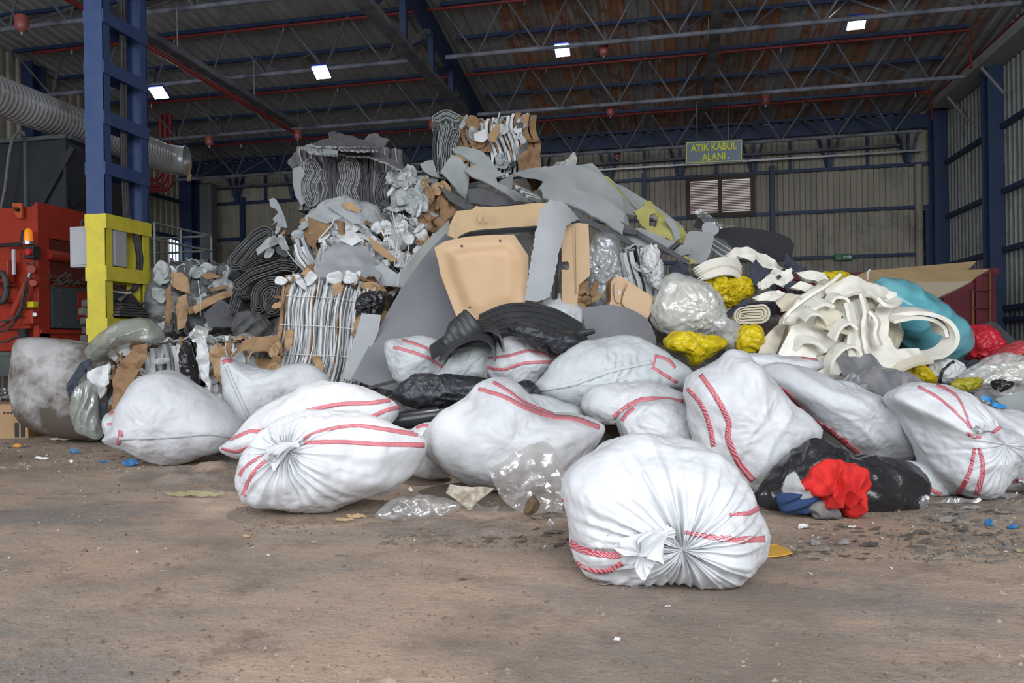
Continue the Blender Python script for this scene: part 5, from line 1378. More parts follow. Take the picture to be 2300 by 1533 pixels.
MB().tube([U(769, 525, 8.3), U(765, 498, 8.25)], [.035, .045], 12, False).build('cardboard_tube', CARD, t, True)
strap(t, [U(715, 538, 8.35), U(745, 505, 8.3), U(752, 490, 8.3)], STRAPW, .008)
for i, a in enumerate(((860, 490), (880, 470), (905, 480))): strap(t, [U(*a, 8.5), U(a[0] + 15, a[1] + 60, 8.45), U(a[0] + 5, a[1] + 130, 8.4)], STRAPW, .005)

# ---- bale of white sheets on edge
t = thing('white_sheet_bale', 'strapped bale of white sheets standing on edge, left of the slate board', 'bale', U(730, 850, 7.6), G_BALE)
fr = Frame(712, 866, 7.6, lean=.17)
lay = [(CARD, .8, 'cardboard_layer'), (CARDL, .6, 'cardboard_layer'), (CARD, .7, 'cardboard_layer'), (PAPER2, .3, 'paper_layer'), (CARDL, .6, 'cardboard_layer')]
rr = random.Random(12)
for i in range(58):
    lay.append(((PAPER, PAPER, PAPER, PAPER2)[rr.randrange(4)], rr.uniform(.22, .8), 'paper_layer'))
    if i in (17, 35): lay.append((CARD, .5, 'cardboard_layer'))
lay += [(CARD, .8, 'cardboard_layer'), (CARDL, .7, 'cardboard_layer'), (FELTK2, .8, 'film_layer')]
strip_bale(fr, 1.0, 1.04, .9, lay, t, 61, .035, .05, 1.6)
for dz in (.30, .58, .86): strap(t, [fr(x, -.05 + .02 * math.sin(x * 9), dz + .04 * math.sin(x * 3 + dz)) for x in np.linspace(-.45, .5, 12)], STRAPW, .004)
crumples(Frame(722, 640, 7.55), .9, .1, .3, [(PAPER, 'paper_scrap'), (CARD, 'cardboard_scrap'), (PAPER, 'paper_scrap')], t, 12, 62, (.12, .24), .06)
crumples(Frame(625, 850, 7.5), .16, .8, .3, [(CARD, 'cardboard_scrap'), (CARDL, 'cardboard_scrap')], t, 8, 63, (.12, .24), .05)
for q, pts in enumerate(([(643, 742), (660, 738), (655, 775), (645, 790), (638, 765)], [(745, 640), (765, 632), (770, 650), (752, 665)], [(700, 800), (715, 800), (728, 825), (722, 838), (708, 830)])):
    sheet('cardboard_piece', pts, 7.4, CARDL, .015, t, nz=.05, nscale=7, seed=q)
# black film bundle and cardboard to its right
V, F_ = blob([(800, 690), (815, 662), (845, 655), (862, 670), (852, 705), (825, 720)], 7.5, .14, FILMK, floor_z=.5, wrinkle=.03, wscale=14)
tag(put('film_bundle', V, F_, FILMK), 'small shiny black film bundle beside the slate board', 'plastic')
fr2 = Frame(840, 800, 7.6); t = thing('cardboard_scraps', 'crushed cardboard wedged between white sheets and slate board', 'cardboard', fr2.o)
core(fr2, .3, .7, .4, CARD, t); crumples(fr2, .4, .75, .4, [(CARD, 'cardboard_scrap'), (CARDL, 'cardboard_scrap'), (CARD, 'cardboard_scrap')], t, 14, 64, (.12, .26), .06)

# ---- floor bale, left
t = thing('mixed_bale', 'long low bale of mixed rubbish standing on the floor at the left', 'bale', U(420, 985, 8.3), G_BALE)
fr = Frame(425, 992, 8.3)
CM = [(GREENISH, 'film_layer'), (PAPER, 'paper_layer'), (CARD, 'cardboard_layer'), (CARDL, 'cardboard_layer'), (PAPER, 'paper_layer'), (PAPER2, 'film_layer'), (PAPER2, 'film_layer'), (PAPER, 'paper_layer'), (CARD, 'cardboard_layer'), (FILMK, 'black_bag_layer'), (FILMK, 'black_bag_layer'), (PAPER, 'paper_layer'), (PAPER2, 'paper_layer'), (CARDL, 'cardboard_layer'), (PAPER, 'paper_layer'), (CARD, 'cardboard_layer'), (PAPER, 'paper_layer'), (PAPER2, 'film_layer')]
rr = random.Random(5); strip_bale(fr, 1.80, 1.08, 1.0, [(m, rr.uniform(.6, 1.4), n) for m, n in CM for _ in (0, 1)], t, 71, .08, .08, 1.5)
for px, w_, h_, n, sd, spec in ((285, .42, 1.05, 22, 72, [(CARD, 'cardboard_scrap'), (CARDL, 'cardboard_scrap'), (CARD, 'cardboard_scrap'), (PAPER, 'paper_scrap')]), (350, .4, 1.0, 14, 73, [(PAPER2, 'film_scrap'), (PAPER, 'paper_scrap')]),
                                (480, .5, .9, 18, 74, [(PAPER, 'paper_scrap'), (PAPER, 'paper_scrap'), (CARD, 'cardboard_scrap'), (PAPER2, 'film_scrap')]), (570, .55, .9, 18, 75, [(PAPER, 'paper_scrap'), (CARDL, 'cardboard_scrap'), (PAPER2, 'film_scrap')])):
    crumples(Frame(px, 985, 8.15), w_, h_, .5, spec, t, n, sd, (.12, .32), .08)
crumples(Frame(500, 780, 8.2), 1.3, .06, .9, [(PAPER, 'paper_scrap'), (CARDL, 'cardboard_scrap'), (PAPER2, 'film_scrap'), (PAPER, 'paper_scrap')], t, 40, 76, (.12, .3), .06, 'top')
V, F_ = blob([(403, 790), (418, 772), (432, 782), (440, 820), (446, 868), (430, 872), (412, 840)], 7.95, .12, FILMK, floor_z=.1, wrinkle=.025, wscale=12)
put('black_bag', V, F_, FILMK, t)
for q, (pts, m) in enumerate((([(258, 830), (300, 778), (332, 770), (330, 800), (290, 870), (262, 940), (250, 930)], CARD), ([(470, 800), (482, 770), (500, 790), (498, 870), (485, 850)], CARDL), ([(508, 765), (520, 770), (524, 795), (512, 800)], CARD),
                             ([(198, 835), (240, 815), (245, 860), (225, 895), (200, 850)], PAPER), ([(155, 860), (175, 815), (205, 805), (208, 815), (178, 850), (170, 905), (152, 890)], DENIM), ([(214, 905), (240, 905), (236, 975), (218, 975)], DENIM),
                             ([(440, 765), (465, 760), (470, 850), (478, 880), (450, 850)], PAPER))):
    sheet('pressed_scrap', pts, (7.85, 0, 0), m, .02, t, nz=.07, nscale=7, seed=q, floor_z=.01)
# brown strap-like cardboard arches on its top
t = thing('cardboard_arches', 'curled brown cardboard strips arching over the end of the floor bale', 'cardboard', U(590, 810, 8.0))
ribbon(pxcurve([(530, 790, 8.0), (545, 776, 8.0), (575, 770, 8.0), (600, 780, 8.0)], 14), FW * .25 + UP * .12, .02).build('strip', CARDL, t, True, 50)
ribbon(pxcurve([(565, 795, 7.8), (575, 775, 7.8), (610, 772, 7.8), (638, 785, 7.8), (640, 800, 7.8)], 18), FW * .22 + UP * .14, .02).build('strip', CARDL, t, True, 50)
ribbon(pxcurve([(600, 830, 7.7), (625, 812, 7.7), (650, 805, 7.7)], 10), FW * .2 + UP * .12, .02).build('strip', CARDL, t, True, 50)
# soiled wrapped block at the far left
DIRTYW = M('soiled_white_wrap', (0.40, 0.39, 0.385), 0.6, col2=(0.30, 0.29, 0.285), scale=3, dirt=(0.085, 0.068, 0.055), dscale=1.2, dthr=(.40, .54), bump=.006, bscale=4, ridged=True)
V, F_ = blob([(46, 850), (52, 790), (66, 758), (110, 756), (180, 765), (240, 775), (275, 800), (268, 880), (250, 960), (235, 985), (190, 984), (120, 975), (70, 945), (55, 900)], 8.35, .42, DIRTYW, power=.24, lump=.03, lscale=1.6, wrinkle=.006, wscale=6, nth=120, nr=30)
tag(put('wrapped_block', V, F_, DIRTYW), 'soiled white wrapped block with rounded edge at the far left', 'bale', G_BALE)
V, F_ = blob([(170, 960), (160, 900), (175, 870), (200, 850), (218, 880), (222, 940), (232, 975), (210, 985)], 7.8, .1, GREENISH, wrinkle=.012, wscale=5, folds=[(.2, .03, 16, 0)])
tag(put('film_sheet', V, F_, GREENISH), 'grey-green film bulging out beside the soiled block', 'plastic')
V, F_ = blob([(195, 790), (225, 750), (280, 718), (325, 714), (355, 730), (364, 752), (350, 768), (300, 775), (255, 800), (215, 815)], 8.1, .25, GREENISH, wrinkle=.012, wscale=4, floor_z=.5, folds=[(1.0, .03, 40, 0)])
tag(put('film_sheet', V, F_, GREENISH), 'grey-green film draped over the floor bale below the yellow column', 'plastic')
sheet('film_scrap', [(425, 750), (440, 728), (458, 735), (470, 755), (450, 770), (430, 768)], 8.1, MILKY, .006, label='milky film tuft standing on the floor bale', cat='plastic', nz=.12, nscale=8)

# ================================================================ boards and panels in the middle
G_P = 'boards and panels on the heap'
def board(nm, pts, d, m, lab, **kw): return sheet(nm, pts, d, m, kw.pop('thick', .018), label=lab, cat=kw.pop('cat', 'panel'), group=kw.pop('group', G_P), **kw)
board('slate_board', [(1008, 497), (1035, 640), (1036, 720), (1000, 760), (985, 790), (960, 830), (890, 878), (838, 868), (790, 850), (840, 755), (905, 640), (955, 562)], (7.35, 0, -.22), GREYD, 'large slate grey board leaning behind the tan moulded panel', thick=.02)
board('folded_board', [(1008, 495), (1004, 520), (962, 565), (903, 645), (893, 640), (897, 612), (960, 540)], (7.0, .5, -.2), GREYG, 'narrow grey-green strip folded forward along the slate board', nz=.03)
board('grey_board', [(772, 850), (812, 703), (856, 707), (850, 745), (800, 858)], (7.15, 0, -.1), GREYDD if False else GREY, 'narrow grey panel standing right of the white sheet bale')
MB_ = MB().box(U(840, 868, 6.7), (.42, .03, .03), Matrix.Rotation(-.25, 3, 'Y') @ Matrix.Rotation(YAW, 3, 'Z'))
tag(MB_.build('plastic_rail', BLACKM), 'thin black rail at the foot of the slate board', 'rail')
def pan_depth(poly, base, deep, w0, w1, gy):
    P_ = np.array(poly, float); Q_ = np.roll(P_, -1, 0)
    def f(x, y):
        p = np.array((x, y)); e = Q_ - P_; tt = np.clip(((p - P_) * e).sum(1) / (e * e).sum(1), 0, 1)
        dd = np.hypot(*(p - (P_ + e * tt[:, None])).T).min(); s = min(max((dd - w0) / (w1 - w0), 0), 1); s = s * s * (3 - 2 * s)
        return base + gy * (y - 620) / 100 + deep * s
    return f
tanp = [(975, 556), (1000, 541), (1050, 531), (1110, 527), (1155, 527), (1164, 540), (1187, 574), (1187, 610), (1178, 692), (1120, 713), (1068, 736), (1045, 718), (1030, 722), (1006, 660), (988, 612), (985, 590)]
tn = board('moulded_board', tanp, pan_depth(tanp, 6.95, .10, 14, 46, -.3), TAN, 'tan moulded panel with a dished middle, at the centre of the heap', thick=.02, step=7, angle=60)
for x, y in ((1037, 552), (1123, 540), (1055, 690)):
    p = U(x, y, pan_depth(tanp, 6.95, .10, 14, 46, -.3)(x, y) - .012); MB().tube([p, p + FW * .03], .011, 10).build('hole', BLACKM, tn)
ts = board('beige_board', [(1003, 527), (1012, 500), (1025, 474), (1060, 470), (1070, 462), (1080, 465), (1150, 462), (1205, 455), (1228, 456), (1226, 510), (1150, 518), (1085, 525), (1040, 538), (1020, 535)], (7.5, 0, -.15), BEIGE, 'beige trim panel lying crosswise above the tan moulded panel', thick=.02)
ribbon(pxcurve([(1030, 538, 7.4), (1060, 525, 7.4), (1120, 519, 7.4), (1222, 512, 7.4)], 16), UP * .035 - FW * .03, .03).build('black_seal', RUBBER, ts, True)
for x0_, y0_ in ((1077, 478), (1090, 478)): MB().bar(U(x0_, y0_, 7.42), U(x0_ + 1, y0_ + 22, 7.40), .02, .012).build('raised_mark', BEIGE, ts)
board('arched_board', [(1177, 675), (1188, 600), (1200, 520), (1208, 475), (1228, 455), (1258, 460), (1300, 492), (1292, 496), (1266, 512), (1258, 545), (1247, 575), (1240, 620), (1228, 672), (1205, 680)], (6.85, .1, -.05), GREY, 'upright grey panel with frayed edge right of the tan one', thick=.025, curve=(0, .10), torn=1.5)
tr = board('tan_board', [(1257, 512), (1270, 504), (1300, 500), (1322, 503), (1324, 560), (1325, 618), (1300, 640), (1296, 690), (1280, 700), (1262, 680), (1262, 600), (1262, 560)], (7.0, .1, -.05), TAN, 'tan door trim with a square hole, right of the grey upright panel', thick=.025, holes=[[(1262, 588), (1276, 587), (1280, 597), (1276, 606), (1262, 605)]])
MB().bar(U(1250, 560, 7.0), U(1246, 672, 6.95), .03, .06).build('black_edge', RUBBER, tr)
MB().bar(U(1292, 510, 6.98), U(1294, 660, 6.95), .006, .006).build('crease', CARD, tr)
board('grey_slab', [(1238, 690), (1250, 560), (1260, 550), (1258, 600), (1256, 690)], 7.15, GREYDD, 'dark strip standing between grey panel and tan trim')
crumples_fr = Frame(1310, 705, 7.25); t = thing('cardboard_scraps', 'crushed brown cardboard under the tan door trim', 'cardboard', crumples_fr.o)
core(crumples_fr, .25, .3, .3, CARD, t); crumples(crumples_fr, .4, .35, .3, [(CARD, 'cardboard_scrap'), (CARDL, 'cardboard_scrap')], t, 12, 81, (.1, .2), .05)
# stacked tan covers
for q in range(3):
    dx, dy = -5 * (2 - q), 1.5 * (2 - q)
    ol = [(1372, 640), (1378, 625), (1392, 620), (1405, 626), (1440, 650), (1466, 668), (1462, 700), (1450, 722), (1425, 710), (1400, 702), (1376, 698), (1366, 690), (1372, 672)]
    o = board('moulded_cover', [(x + dx, y + dy) for x, y in ol], (7.3 + .06 * (2 - q), .05, -.05), TAN if q == 2 else CARD,
              ('rearmost', 'middle', 'front')[q] + ' of three nested tan moulded covers', thick=.02, cat='cover', group='nested tan moulded covers', smooth_outline=True)
    if q == 2:
        sheet('raised_field', [(1410, 640), (1420, 640), (1462, 668), (1455, 712), (1425, 700), (1398, 680)], (7.24, .05, -.05), TAN, .03, o, smooth_outline=True)
        sheet('raised_rim', [(1380, 640), (1392, 630), (1402, 634), (1396, 660), (1392, 680), (1382, 672)], (7.25, .05, 0), TAN, .02, o, smooth_outline=True)
        sheet('number_label', [(1388, 652), (1394, 650), (1395, 660), (1389, 662)], 7.235, PAPER, .002, o)
board('rounded_board', [(1310, 697), (1335, 692), (1375, 694), (1415, 704), (1448, 720), (1465, 742), (1470, 775), (1400, 800), (1330, 790), (1316, 750)], (6.95, .1, -.2), GREYD, 'grey panel with rounded edge below the nested tan covers', thick=.025, curve=(0, .08), smooth_outline=True)

# ---- grey panels on the crest
G_C = 'grey sheets on the crest of the heap'
def cs(pts, d, lab, m=GREY, **kw): return sheet('grey_sheet', pts, d, m, kw.pop('thick', .02), label=lab, cat='sheet', group=G_C, nz=kw.pop('nz', .03), seed=pts[0][0] * .1, **kw)
cs([(1014, 334), (1030, 333), (1050, 345), (1085, 358), (1110, 378), (1124, 391), (1080, 388), (1050, 375), (1035, 362), (1020, 350)], (9.6, .1, -.5), 'pale pointed sheet under the topmost cardboard bale', m=GREYG, curve=(.8, .1))
cs([(1043, 384), (1062, 379), (1100, 392), (1135, 405), (1112, 412), (1115, 425), (1160, 440), (1193, 455), (1160, 458), (1100, 430), (1058, 405)], (9.1, .1, -.4), 'long grey sheet slanting down to the beige trim panel', curve=(.5, .12))
cs([(984, 396), (998, 372), (1012, 352), (1028, 366), (1040, 385), (1048, 410), (1046, 448), (1030, 440), (1005, 420)], (9.2, .3, -.3), 'grey-green sheet slumped left of the long slanting one', m=GREYG, curve=(1, .1))
cs([(1000, 425), (1050, 452), (1046, 470), (1010, 450), (985, 418)], (9.0, .3, -.2), 'dark layered sheet edge beneath the grey-green one', m=FELTK2)
cs([(1050, 425), (1080, 422), (1130, 442), (1160, 458), (1110, 462), (1055, 455)], (9.0, .2, -.2), 'charcoal sheet in the hollow above the beige trim', m=GREYDD)
cs([(944, 368), (958, 360), (973, 358), (978, 372), (983, 398), (970, 395), (952, 384)], (9.9, .2, 0), 'pale blue-grey sheet left of the crest', m=GREY)
cs([(936, 466), (948, 425), (960, 401), (984, 402), (980, 440), (968, 465)], (9.3, .2, 0), 'flat grey sheet standing in front of brown cardboard', m=GREYD)
cs([(1112, 412), (1145, 392), (1155, 388), (1152, 402), (1150, 425), (1130, 432)], (9.0, 0, -.2), 'small dark grey sheet tilted on the crest', m=GREYD)
cs([(1150, 392), (1185, 381), (1240, 388), (1290, 396), (1345, 422), (1390, 458), (1412, 510), (1405, 520), (1350, 500), (1300, 470), (1240, 448), (1205, 442), (1220, 425)], (9.0, .1, -.5), 'broad pale grey sheet covering the right of the crest', curve=(.9, .18), torn=1.5, nz=.05)
cs([(1215, 420), (1260, 425), (1330, 450), (1400, 490), (1398, 528), (1330, 498), (1290, 478), (1218, 448)], (8.55, .1, -.5), 'grey sheet lying over the broad pale one', curve=(.9, .1), torn=1)
cs([(1285, 470), (1330, 495), (1395, 525), (1440, 560), (1500, 585), (1480, 590), (1400, 545), (1330, 510), (1290, 492)], (8.4, .1, -.2), 'charcoal sheet edge below the pale sheets', m=GREYDD)
for i in range(7):
    cs([(1152 + i * 6, 410 + i * 5), (1185 + i * 5, 425 + i * 4), (1215, 440 + i * 2), (1213, 445 + i * 2), (1180 + i * 5, 431 + i * 4), (1150 + i * 6, 417 + i * 5)], (8.75 - .03 * i, .1, -.2),
       ('uppermost', 'second', 'third', 'fourth', 'fifth', 'sixth', 'lowest')[i] + ' of the thin fanned sheets on the crest', m=GREYG if i % 2 else FELTK2, thick=.012, nz=.02)
cs([(1288, 372), (1330, 366), (1342, 376), (1360, 400), (1410, 452), (1445, 490), (1410, 480), (1350, 430), (1312, 392)], (9.3, .1, -.4), 'smooth grey sheet with a cut top sticking up behind the broad one', nz=.01)
cs([(1350, 393), (1366, 399), (1408, 432), (1440, 470), (1446, 488), (1410, 452), (1372, 418)], (9.35, .1, -.3), 'yellow foam edge showing behind the smooth grey sheet', m=YFOAM)
cs([(1375, 408), (1400, 418), (1460, 455), (1535, 508), (1542, 535), (1480, 500), (1430, 470)], (9.3, .1, -.3), 'long pale grey sheet running down to the right from the crest', nz=.02)
cs([(1424, 472), (1440, 470), (1450, 455), (1462, 452), (1474, 470), (1500, 485), (1540, 520), (1545, 535), (1540, 548), (1515, 545), (1475, 530), (1440, 505)], (8.85, .1, -.3), 'yellow foam backed piece with a torn hole', m=YFOAM, thick=.03, torn=2, holes=[[(1458, 486), (1470, 481), (1478, 490), (1474, 510), (1458, 506)]], nz=.05)
cs([(1492, 490), (1505, 488), (1525, 512), (1530, 535), (1518, 540), (1510, 515)], (8.7, .1, 0), 'grey offcut lying on the yellow foam piece', nz=.02)
cs([(1396, 518), (1440, 512), (1500, 540), (1550, 555), (1552, 568), (1530, 575), (1470, 565), (1420, 548)], (8.5, .1, -.3), 'pale grey sheet below the yellow foam piece', nz=.02)
cs([(1522, 585), (1536, 545), (1548, 520), (1575, 520), (1602, 526), (1600, 550), (1592, 575), (1580, 590), (1550, 592)], (8.6, .1, 0), 'grey panel with rounded corner above the folded white cloth', smooth_outline=True, nz=.01)
cs([(1520, 580), (1540, 575), (1565, 588), (1548, 594)], 8.4, 'small yellow scrap under the rounded grey panel', m=YFOAM)
for (a, b, lb) in (((1390, 500), (1548, 590), 'long dark rail sloping across the right of the heap'), ((1500, 565), (1525, 545), 'short grey rail lying across the pale sheets'), ((1398, 518), (1432, 522), 'stubby brown rail at the edge of the broad sheet')):
    tag(MB().bar(U(*a, 8.45), U(*b, 8.3), .035, .05).build('plastic_rail', GREYDD), lb, 'rail')
board('charcoal_board', [(1592, 512), (1620, 508), (1690, 512), (1745, 522), (1775, 534), (1784, 550), (1778, 576), (1720, 582), (1660, 570), (1620, 545)], (9.0, .1, -.1), M('black_board', (.033, .033, .036), .95), 'charcoal panel with rounded right end on the right of the heap', thick=.03, nz=.02, edge=PAPER2)
board('charcoal_board', [(1625, 535), (1690, 540), (1712, 565), (1690, 580), (1655, 570)], (8.8, .1, -.1), M('black_board', (.033, .033, .036), .95), 'smaller charcoal panel in front of the rounded one', thick=.02, edge=PAPER2)
board('charcoal_sheet', [(1555, 510), (1575, 475), (1592, 478), (1610, 500), (1590, 515)], 8.9, M('black_board', (.033, .033, .036), .95), 'dark sheet corner sticking up below the louvred window', edge=PAPER2)
sheet('film_scrap', [(1555, 478), (1572, 468), (1590, 480), (1625, 505), (1655, 508), (1600, 515), (1580, 495)], 8.75, CLEAR, .006, label='clear film trailing below the louvred window', cat='plastic', nz=.10, nscale=9)
board('rounded_grey_piece', [(1578, 505), (1590, 498), (1605, 502), (1615, 518), (1600, 530), (1580, 522)], 8.7, GREY, 'round-ended grey offcut among the charcoal panels', smooth_outline=True)
for i in range(6):
    board('sheet_edge', [(1590 + i * 2, 520 + i * 7), (1625, 540 + i * 6), (1650, 560 + i * 5), (1648, 563 + i * 5), (1620, 546 + i * 6), (1588 + i * 2, 525 + i * 7)], 8.75, (FELTK2, GREY)[i % 2], ('first', 'second', 'third', 'fourth', 'fifth', 'sixth')[i] + ' from the top of the stacked sheet edges right of the rounded grey panel', thick=.012)
sheet('film_scrap', [(1228, 398), (1240, 375), (1262, 362), (1288, 343), (1296, 358), (1290, 385), (1270, 398)], 9.5, MILKY, .006, label='clear film crumpled on the crest left of the cut grey sheet', cat='plastic', nz=.16, nscale=7)
# brown cardboard in the hollow left of the crest
fr = Frame(965, 520, 9.1); t = thing('cardboard_bale', 'broken cardboard bale in the hollow left of the beige trim', 'bale', fr.o, G_BALE)
core(fr, .55, .5, .5, CARD, t); crumples(fr, .62, .55, .5, [(CARD, 'cardboard_scrap')] * 3 + [(CARDL, 'cardboard_scrap'), (PAPER2, 'paper_scrap')], t, 26, 91, (.16, .36), .08)
fr3 = Frame(915, 560, 9.0); crumples(fr3, .5, .75, .5, [(PAPER2, 'paper_scrap'), (GREYG, 'paper_scrap'), (PAPER, 'paper_scrap')], t, 22, 92, (.14, .36), .09)
# ================================================================ right side of the heap
def bag(nm, ol, d, tf, m, lab, cat='bag', group=None, parent=None, **kw):
    kw.setdefault('lump', .03); kw.setdefault('wrinkle', .02); kw.setdefault('wscale', 13); kw.setdefault('floor_z', .004); kw.setdefault('nth', 120); kw.setdefault('nr', 28)
    V, F_ = blob(ol, d, tf, m, **kw)
    o = put(nm, V, F_, m, parent)
    if parent is None: tag(o, lab, cat, group)
    return o
G_PL = 'plastic bags on the heap'
# clear film bag and paper bale right of the tan trim
bag('film_bag', [(1330, 690), (1322, 600), (1328, 540), (1350, 528), (1380, 532), (1395, 560), (1398, 610), (1380, 650), (1370, 700), (1345, 705)], 7.9, .2, CLEAR, 'crumpled clear film bag right of the tan door trim', group=G_PL, wrinkle=.05, wscale=10)
bag('film_bag_filling', [(1335, 690), (1330, 600), (1345, 550), (1375, 545), (1388, 600), (1368, 690)], 8.1, .12, PAPER2, 'grey paper seen inside the clear film bag', 'paper', wrinkle=.05)
t = thing('paper_bale', 'bale of rumpled white paper above the nested tan covers', 'bale', U(1440, 700, 8.2), G_BALE)
fr = Frame(1440, 705, 8.2, lean=-.12)
strip_bale(fr, .50, .70, .6, [((PAPER, PAPER2, PAPER, DENIM, PAPER)[i % 5], (1, .5, 1.2, .3, .8)[i % 5], 'paper_layer') for i in range(15)], t, 101, .06, .06)
crumples(fr, .5, .7, .3, [(PAPER, 'paper_scrap'), (PAPER, 'paper_scrap'), (PAPER2, 'paper_scrap')], t, 16, 102, (.14, .34), .09)
bag('white_bag', [(1445, 600), (1450, 565), (1462, 550), (1478, 570), (1490, 610), (1482, 650), (1460, 640)], 8.0, .12, PAPER, None, parent=t, wrinkle=.04)
# milky bag stuffed with foam
bag('milky_bag', [(1462, 705), (1472, 660), (1485, 632), (1510, 617), (1545, 622), (1580, 635), (1612, 660), (1626, 690), (1630, 718), (1655, 727), (1667, 748), (1655, 775), (1635, 785), (1600, 762), (1550, 755), (1510, 752), (1475, 735)], 7.25, .32, MILKY, 'milky plastic bag stuffed with pale foam, above the yellow bags', group=G_PL, gathers=[(1570, 752, .03, 9, 130, 0)], wrinkle=.025)
bag('foam_filling', [(1475, 700), (1490, 650), (1520, 632), (1570, 645), (1605, 680), (1610, 725), (1560, 740), (1500, 735)], 7.35, .2, FOAMC, 'cream foam pieces filling the milky plastic bag', 'foam', wrinkle=.05, wscale=7)
bag('yellow_bag', [(1490, 768), (1505, 750), (1530, 744), (1570, 752), (1612, 757), (1624, 775), (1600, 795), (1575, 805), (1555, 820), (1540, 800), (1505, 788)], 6.75, .22, YBAG, 'bright yellow bag below the milky bag', group=G_PL, gathers=[(1540, 755, .02, 8, 70, 0)])
bag('yellow_bag', [(1655, 775), (1662, 738), (1690, 726), (1712, 735), (1715, 765), (1702, 792), (1675, 795)], 7.1, .18, YBAG, 'yellow bag wedged left of the white foam heap', group=G_PL)
bag('yellow_bag', [(1588, 645), (1592, 620), (1612, 610), (1622, 630), (1650, 624), (1685, 630), (1692, 655), (1665, 672), (1640, 688), (1615, 680), (1598, 662)], 7.9, .2, YBAG, 'crumpled yellow bag under the folded white cloth', group=G_PL, wrinkle=.05, gathers=[(1640, 640, .03, 6, 60, .03)])
bag('yellow_bag', [(1845, 615), (1870, 608), (1895, 611), (1910, 635), (1890, 645), (1860, 640)], 8.4, .12, YBAG, 'yellow bag corner showing behind the top of the foam heap', group=G_PL)
bag('yellow_bag', [(2030, 818), (2048, 810), (2070, 820), (2100, 850), (2080, 862), (2045, 850)], 6.7, .12, YBAG, 'yellow bag tip beside the silver film', group=G_PL)
# folded white cloth stack and textiles
G_T = 'textile and foam offcuts'
for i in range(6):
    y = 598 + i * 5
    sheet('folded_cloth', [(1555 + i * 3, y + 6), (1580, y - 2 + i), (1620, y - 8 + i), (1655, y - 10 + i * 2), (1668, y + 2 + i), (1640, y + 6), (1590, y + 10)], (7.95 - .04 * i, .1, -.4), FOAMW if i != 3 else FOAMC, .018,
          label=('topmost', 'second', 'third', 'fourth', 'fifth', 'lowest')[i] + ' layer of the folded white cloth above the yellow bag', cat='cloth', group='folded white cloth layers', curve=(0, .10), seed=i)
def ts_(nm, pts, d, m, lab, **kw): return sheet(nm, pts, d, m, kw.pop('thick', .02), label=lab, cat=kw.pop('cat', 'offcut'), group=G_T, nz=kw.pop('nz', .05), nscale=5, seed=pts[0][0] * .13, **kw)
ts_('foam_strip', [(1630, 575), (1650, 555), (1680, 553), (1720, 570), (1760, 600), (1755, 608), (1710, 590), (1670, 578), (1650, 585)], (8.2, .1, -.2), FOAMW, 'white foam strip sloping beneath the charcoal panel', thick=.04)
ts_('foam_strip', [(1655, 575), (1690, 572), (1740, 596), (1770, 615), (1740, 615), (1700, 595)], (8.1, .1, -.2), FOAMW, 'second white foam strip sloping just below the first', thick=.04)
ts_('textile_piece', [(1505, 600), (1530, 585), (1545, 605), (1550, 625), (1520, 630), (1502, 640)], 8.1, DENIM, 'dark textile piece left of the folded white cloth')
ts_('textile_piece', [(1550, 620), (1580, 618), (1600, 640), (1585, 650), (1560, 640)], 7.95, DENIM, 'dark textile scrap left of the crumpled yellow bag')
ts_('textile_piece', [(1680, 600), (1700, 582), (1715, 600), (1735, 605), (1720, 625), (1690, 620)], 7.9, DENIM, 'blue-black textile flap among the white strips')
ts_('textile_piece', [(1685, 615), (1725, 610), (1728, 630), (1700, 640), (1695, 660), (1685, 655)], 7.8, DENIM, 'blue-black textile fold right of the crumpled yellow bag')
ts_('textile_piece', [(1768, 568), (1790, 590), (1820, 610), (1810, 625), (1780, 610), (1762, 595)], 8.0, DENIM, 'speckled dark textile square standing right of the foam strips')
ts_('textile_piece', [(1765, 640), (1785, 630), (1812, 650), (1800, 668), (1775, 660)], 7.5, DENIM, 'quilted dark textile square above the cream foam')
ts_('textile_piece', [(1640, 700), (1662, 680), (1678, 668), (1680, 682), (1655, 705), (1630, 715), (1625, 708)], 7.3, DENIM, 'dark rolled textile strip left of the cream foam roll', thick=.05)
fs_ = ts_('foam_sheet', [(1700, 640), (1730, 615), (1775, 605), (1782, 625), (1760, 645), (1740, 635), (1715, 650)], (7.7, .1, -.2), FOAMW, 'white star-shaped foam sheet with a dark print', thick=.02, torn=2)
sheet('dark_print', [(1744, 620), (1752, 616), (1756, 622), (1748, 628)], 7.66, DENIM, .003, fs_)
ts_('foam_sheet', [(1690, 668), (1720, 655), (1750, 650), (1765, 662), (1740, 676), (1700, 672)], (7.5, .1, -.2), FOAMW, 'white foam tongue above the cream foam roll')
ts_('foam_strip', [(1775, 645), (1800, 630), (1825, 640), (1850, 655), (1820, 660), (1795, 650)], 7.4, FOAMW, 'white foam strip curling beside the quilted textile', thick=.03)
ts_('foam_strip', [(1790, 612), (1815, 606), (1850, 615), (1880, 640), (1845, 635), (1810, 625)], (7.8, 0, -.2), FOAMW, 'white foam slab at the top left of the foam heap', thick=.05)
ts_('foam_strip', [(1745, 680), (1765, 660), (1800, 662), (1790, 690), (1760, 700)], 7.3, FOAMC, 'cream foam slab between roll and foam heap', thick=.04)
fr = Frame(1690, 705, 7.3)
t = thing('foam_roll', 'cream foam sheet rolled up, its spiral end facing the camera', 'foam', fr(0, 0, -.15), G_T)
fold_pack(fr, [(-.10, -.01), (0, .0), (.09, .01)], .012, .026, 4, .5, FOAMC, t, 111, name='foam_layer', th=.85)
fold_pack(Frame(1640, 620, 7.6), [(-.12, -.02), (0, .0), (.1, .02)], .012, .02, 1, .3, FOAMC, t, 112, name='foam_layer') if False else None

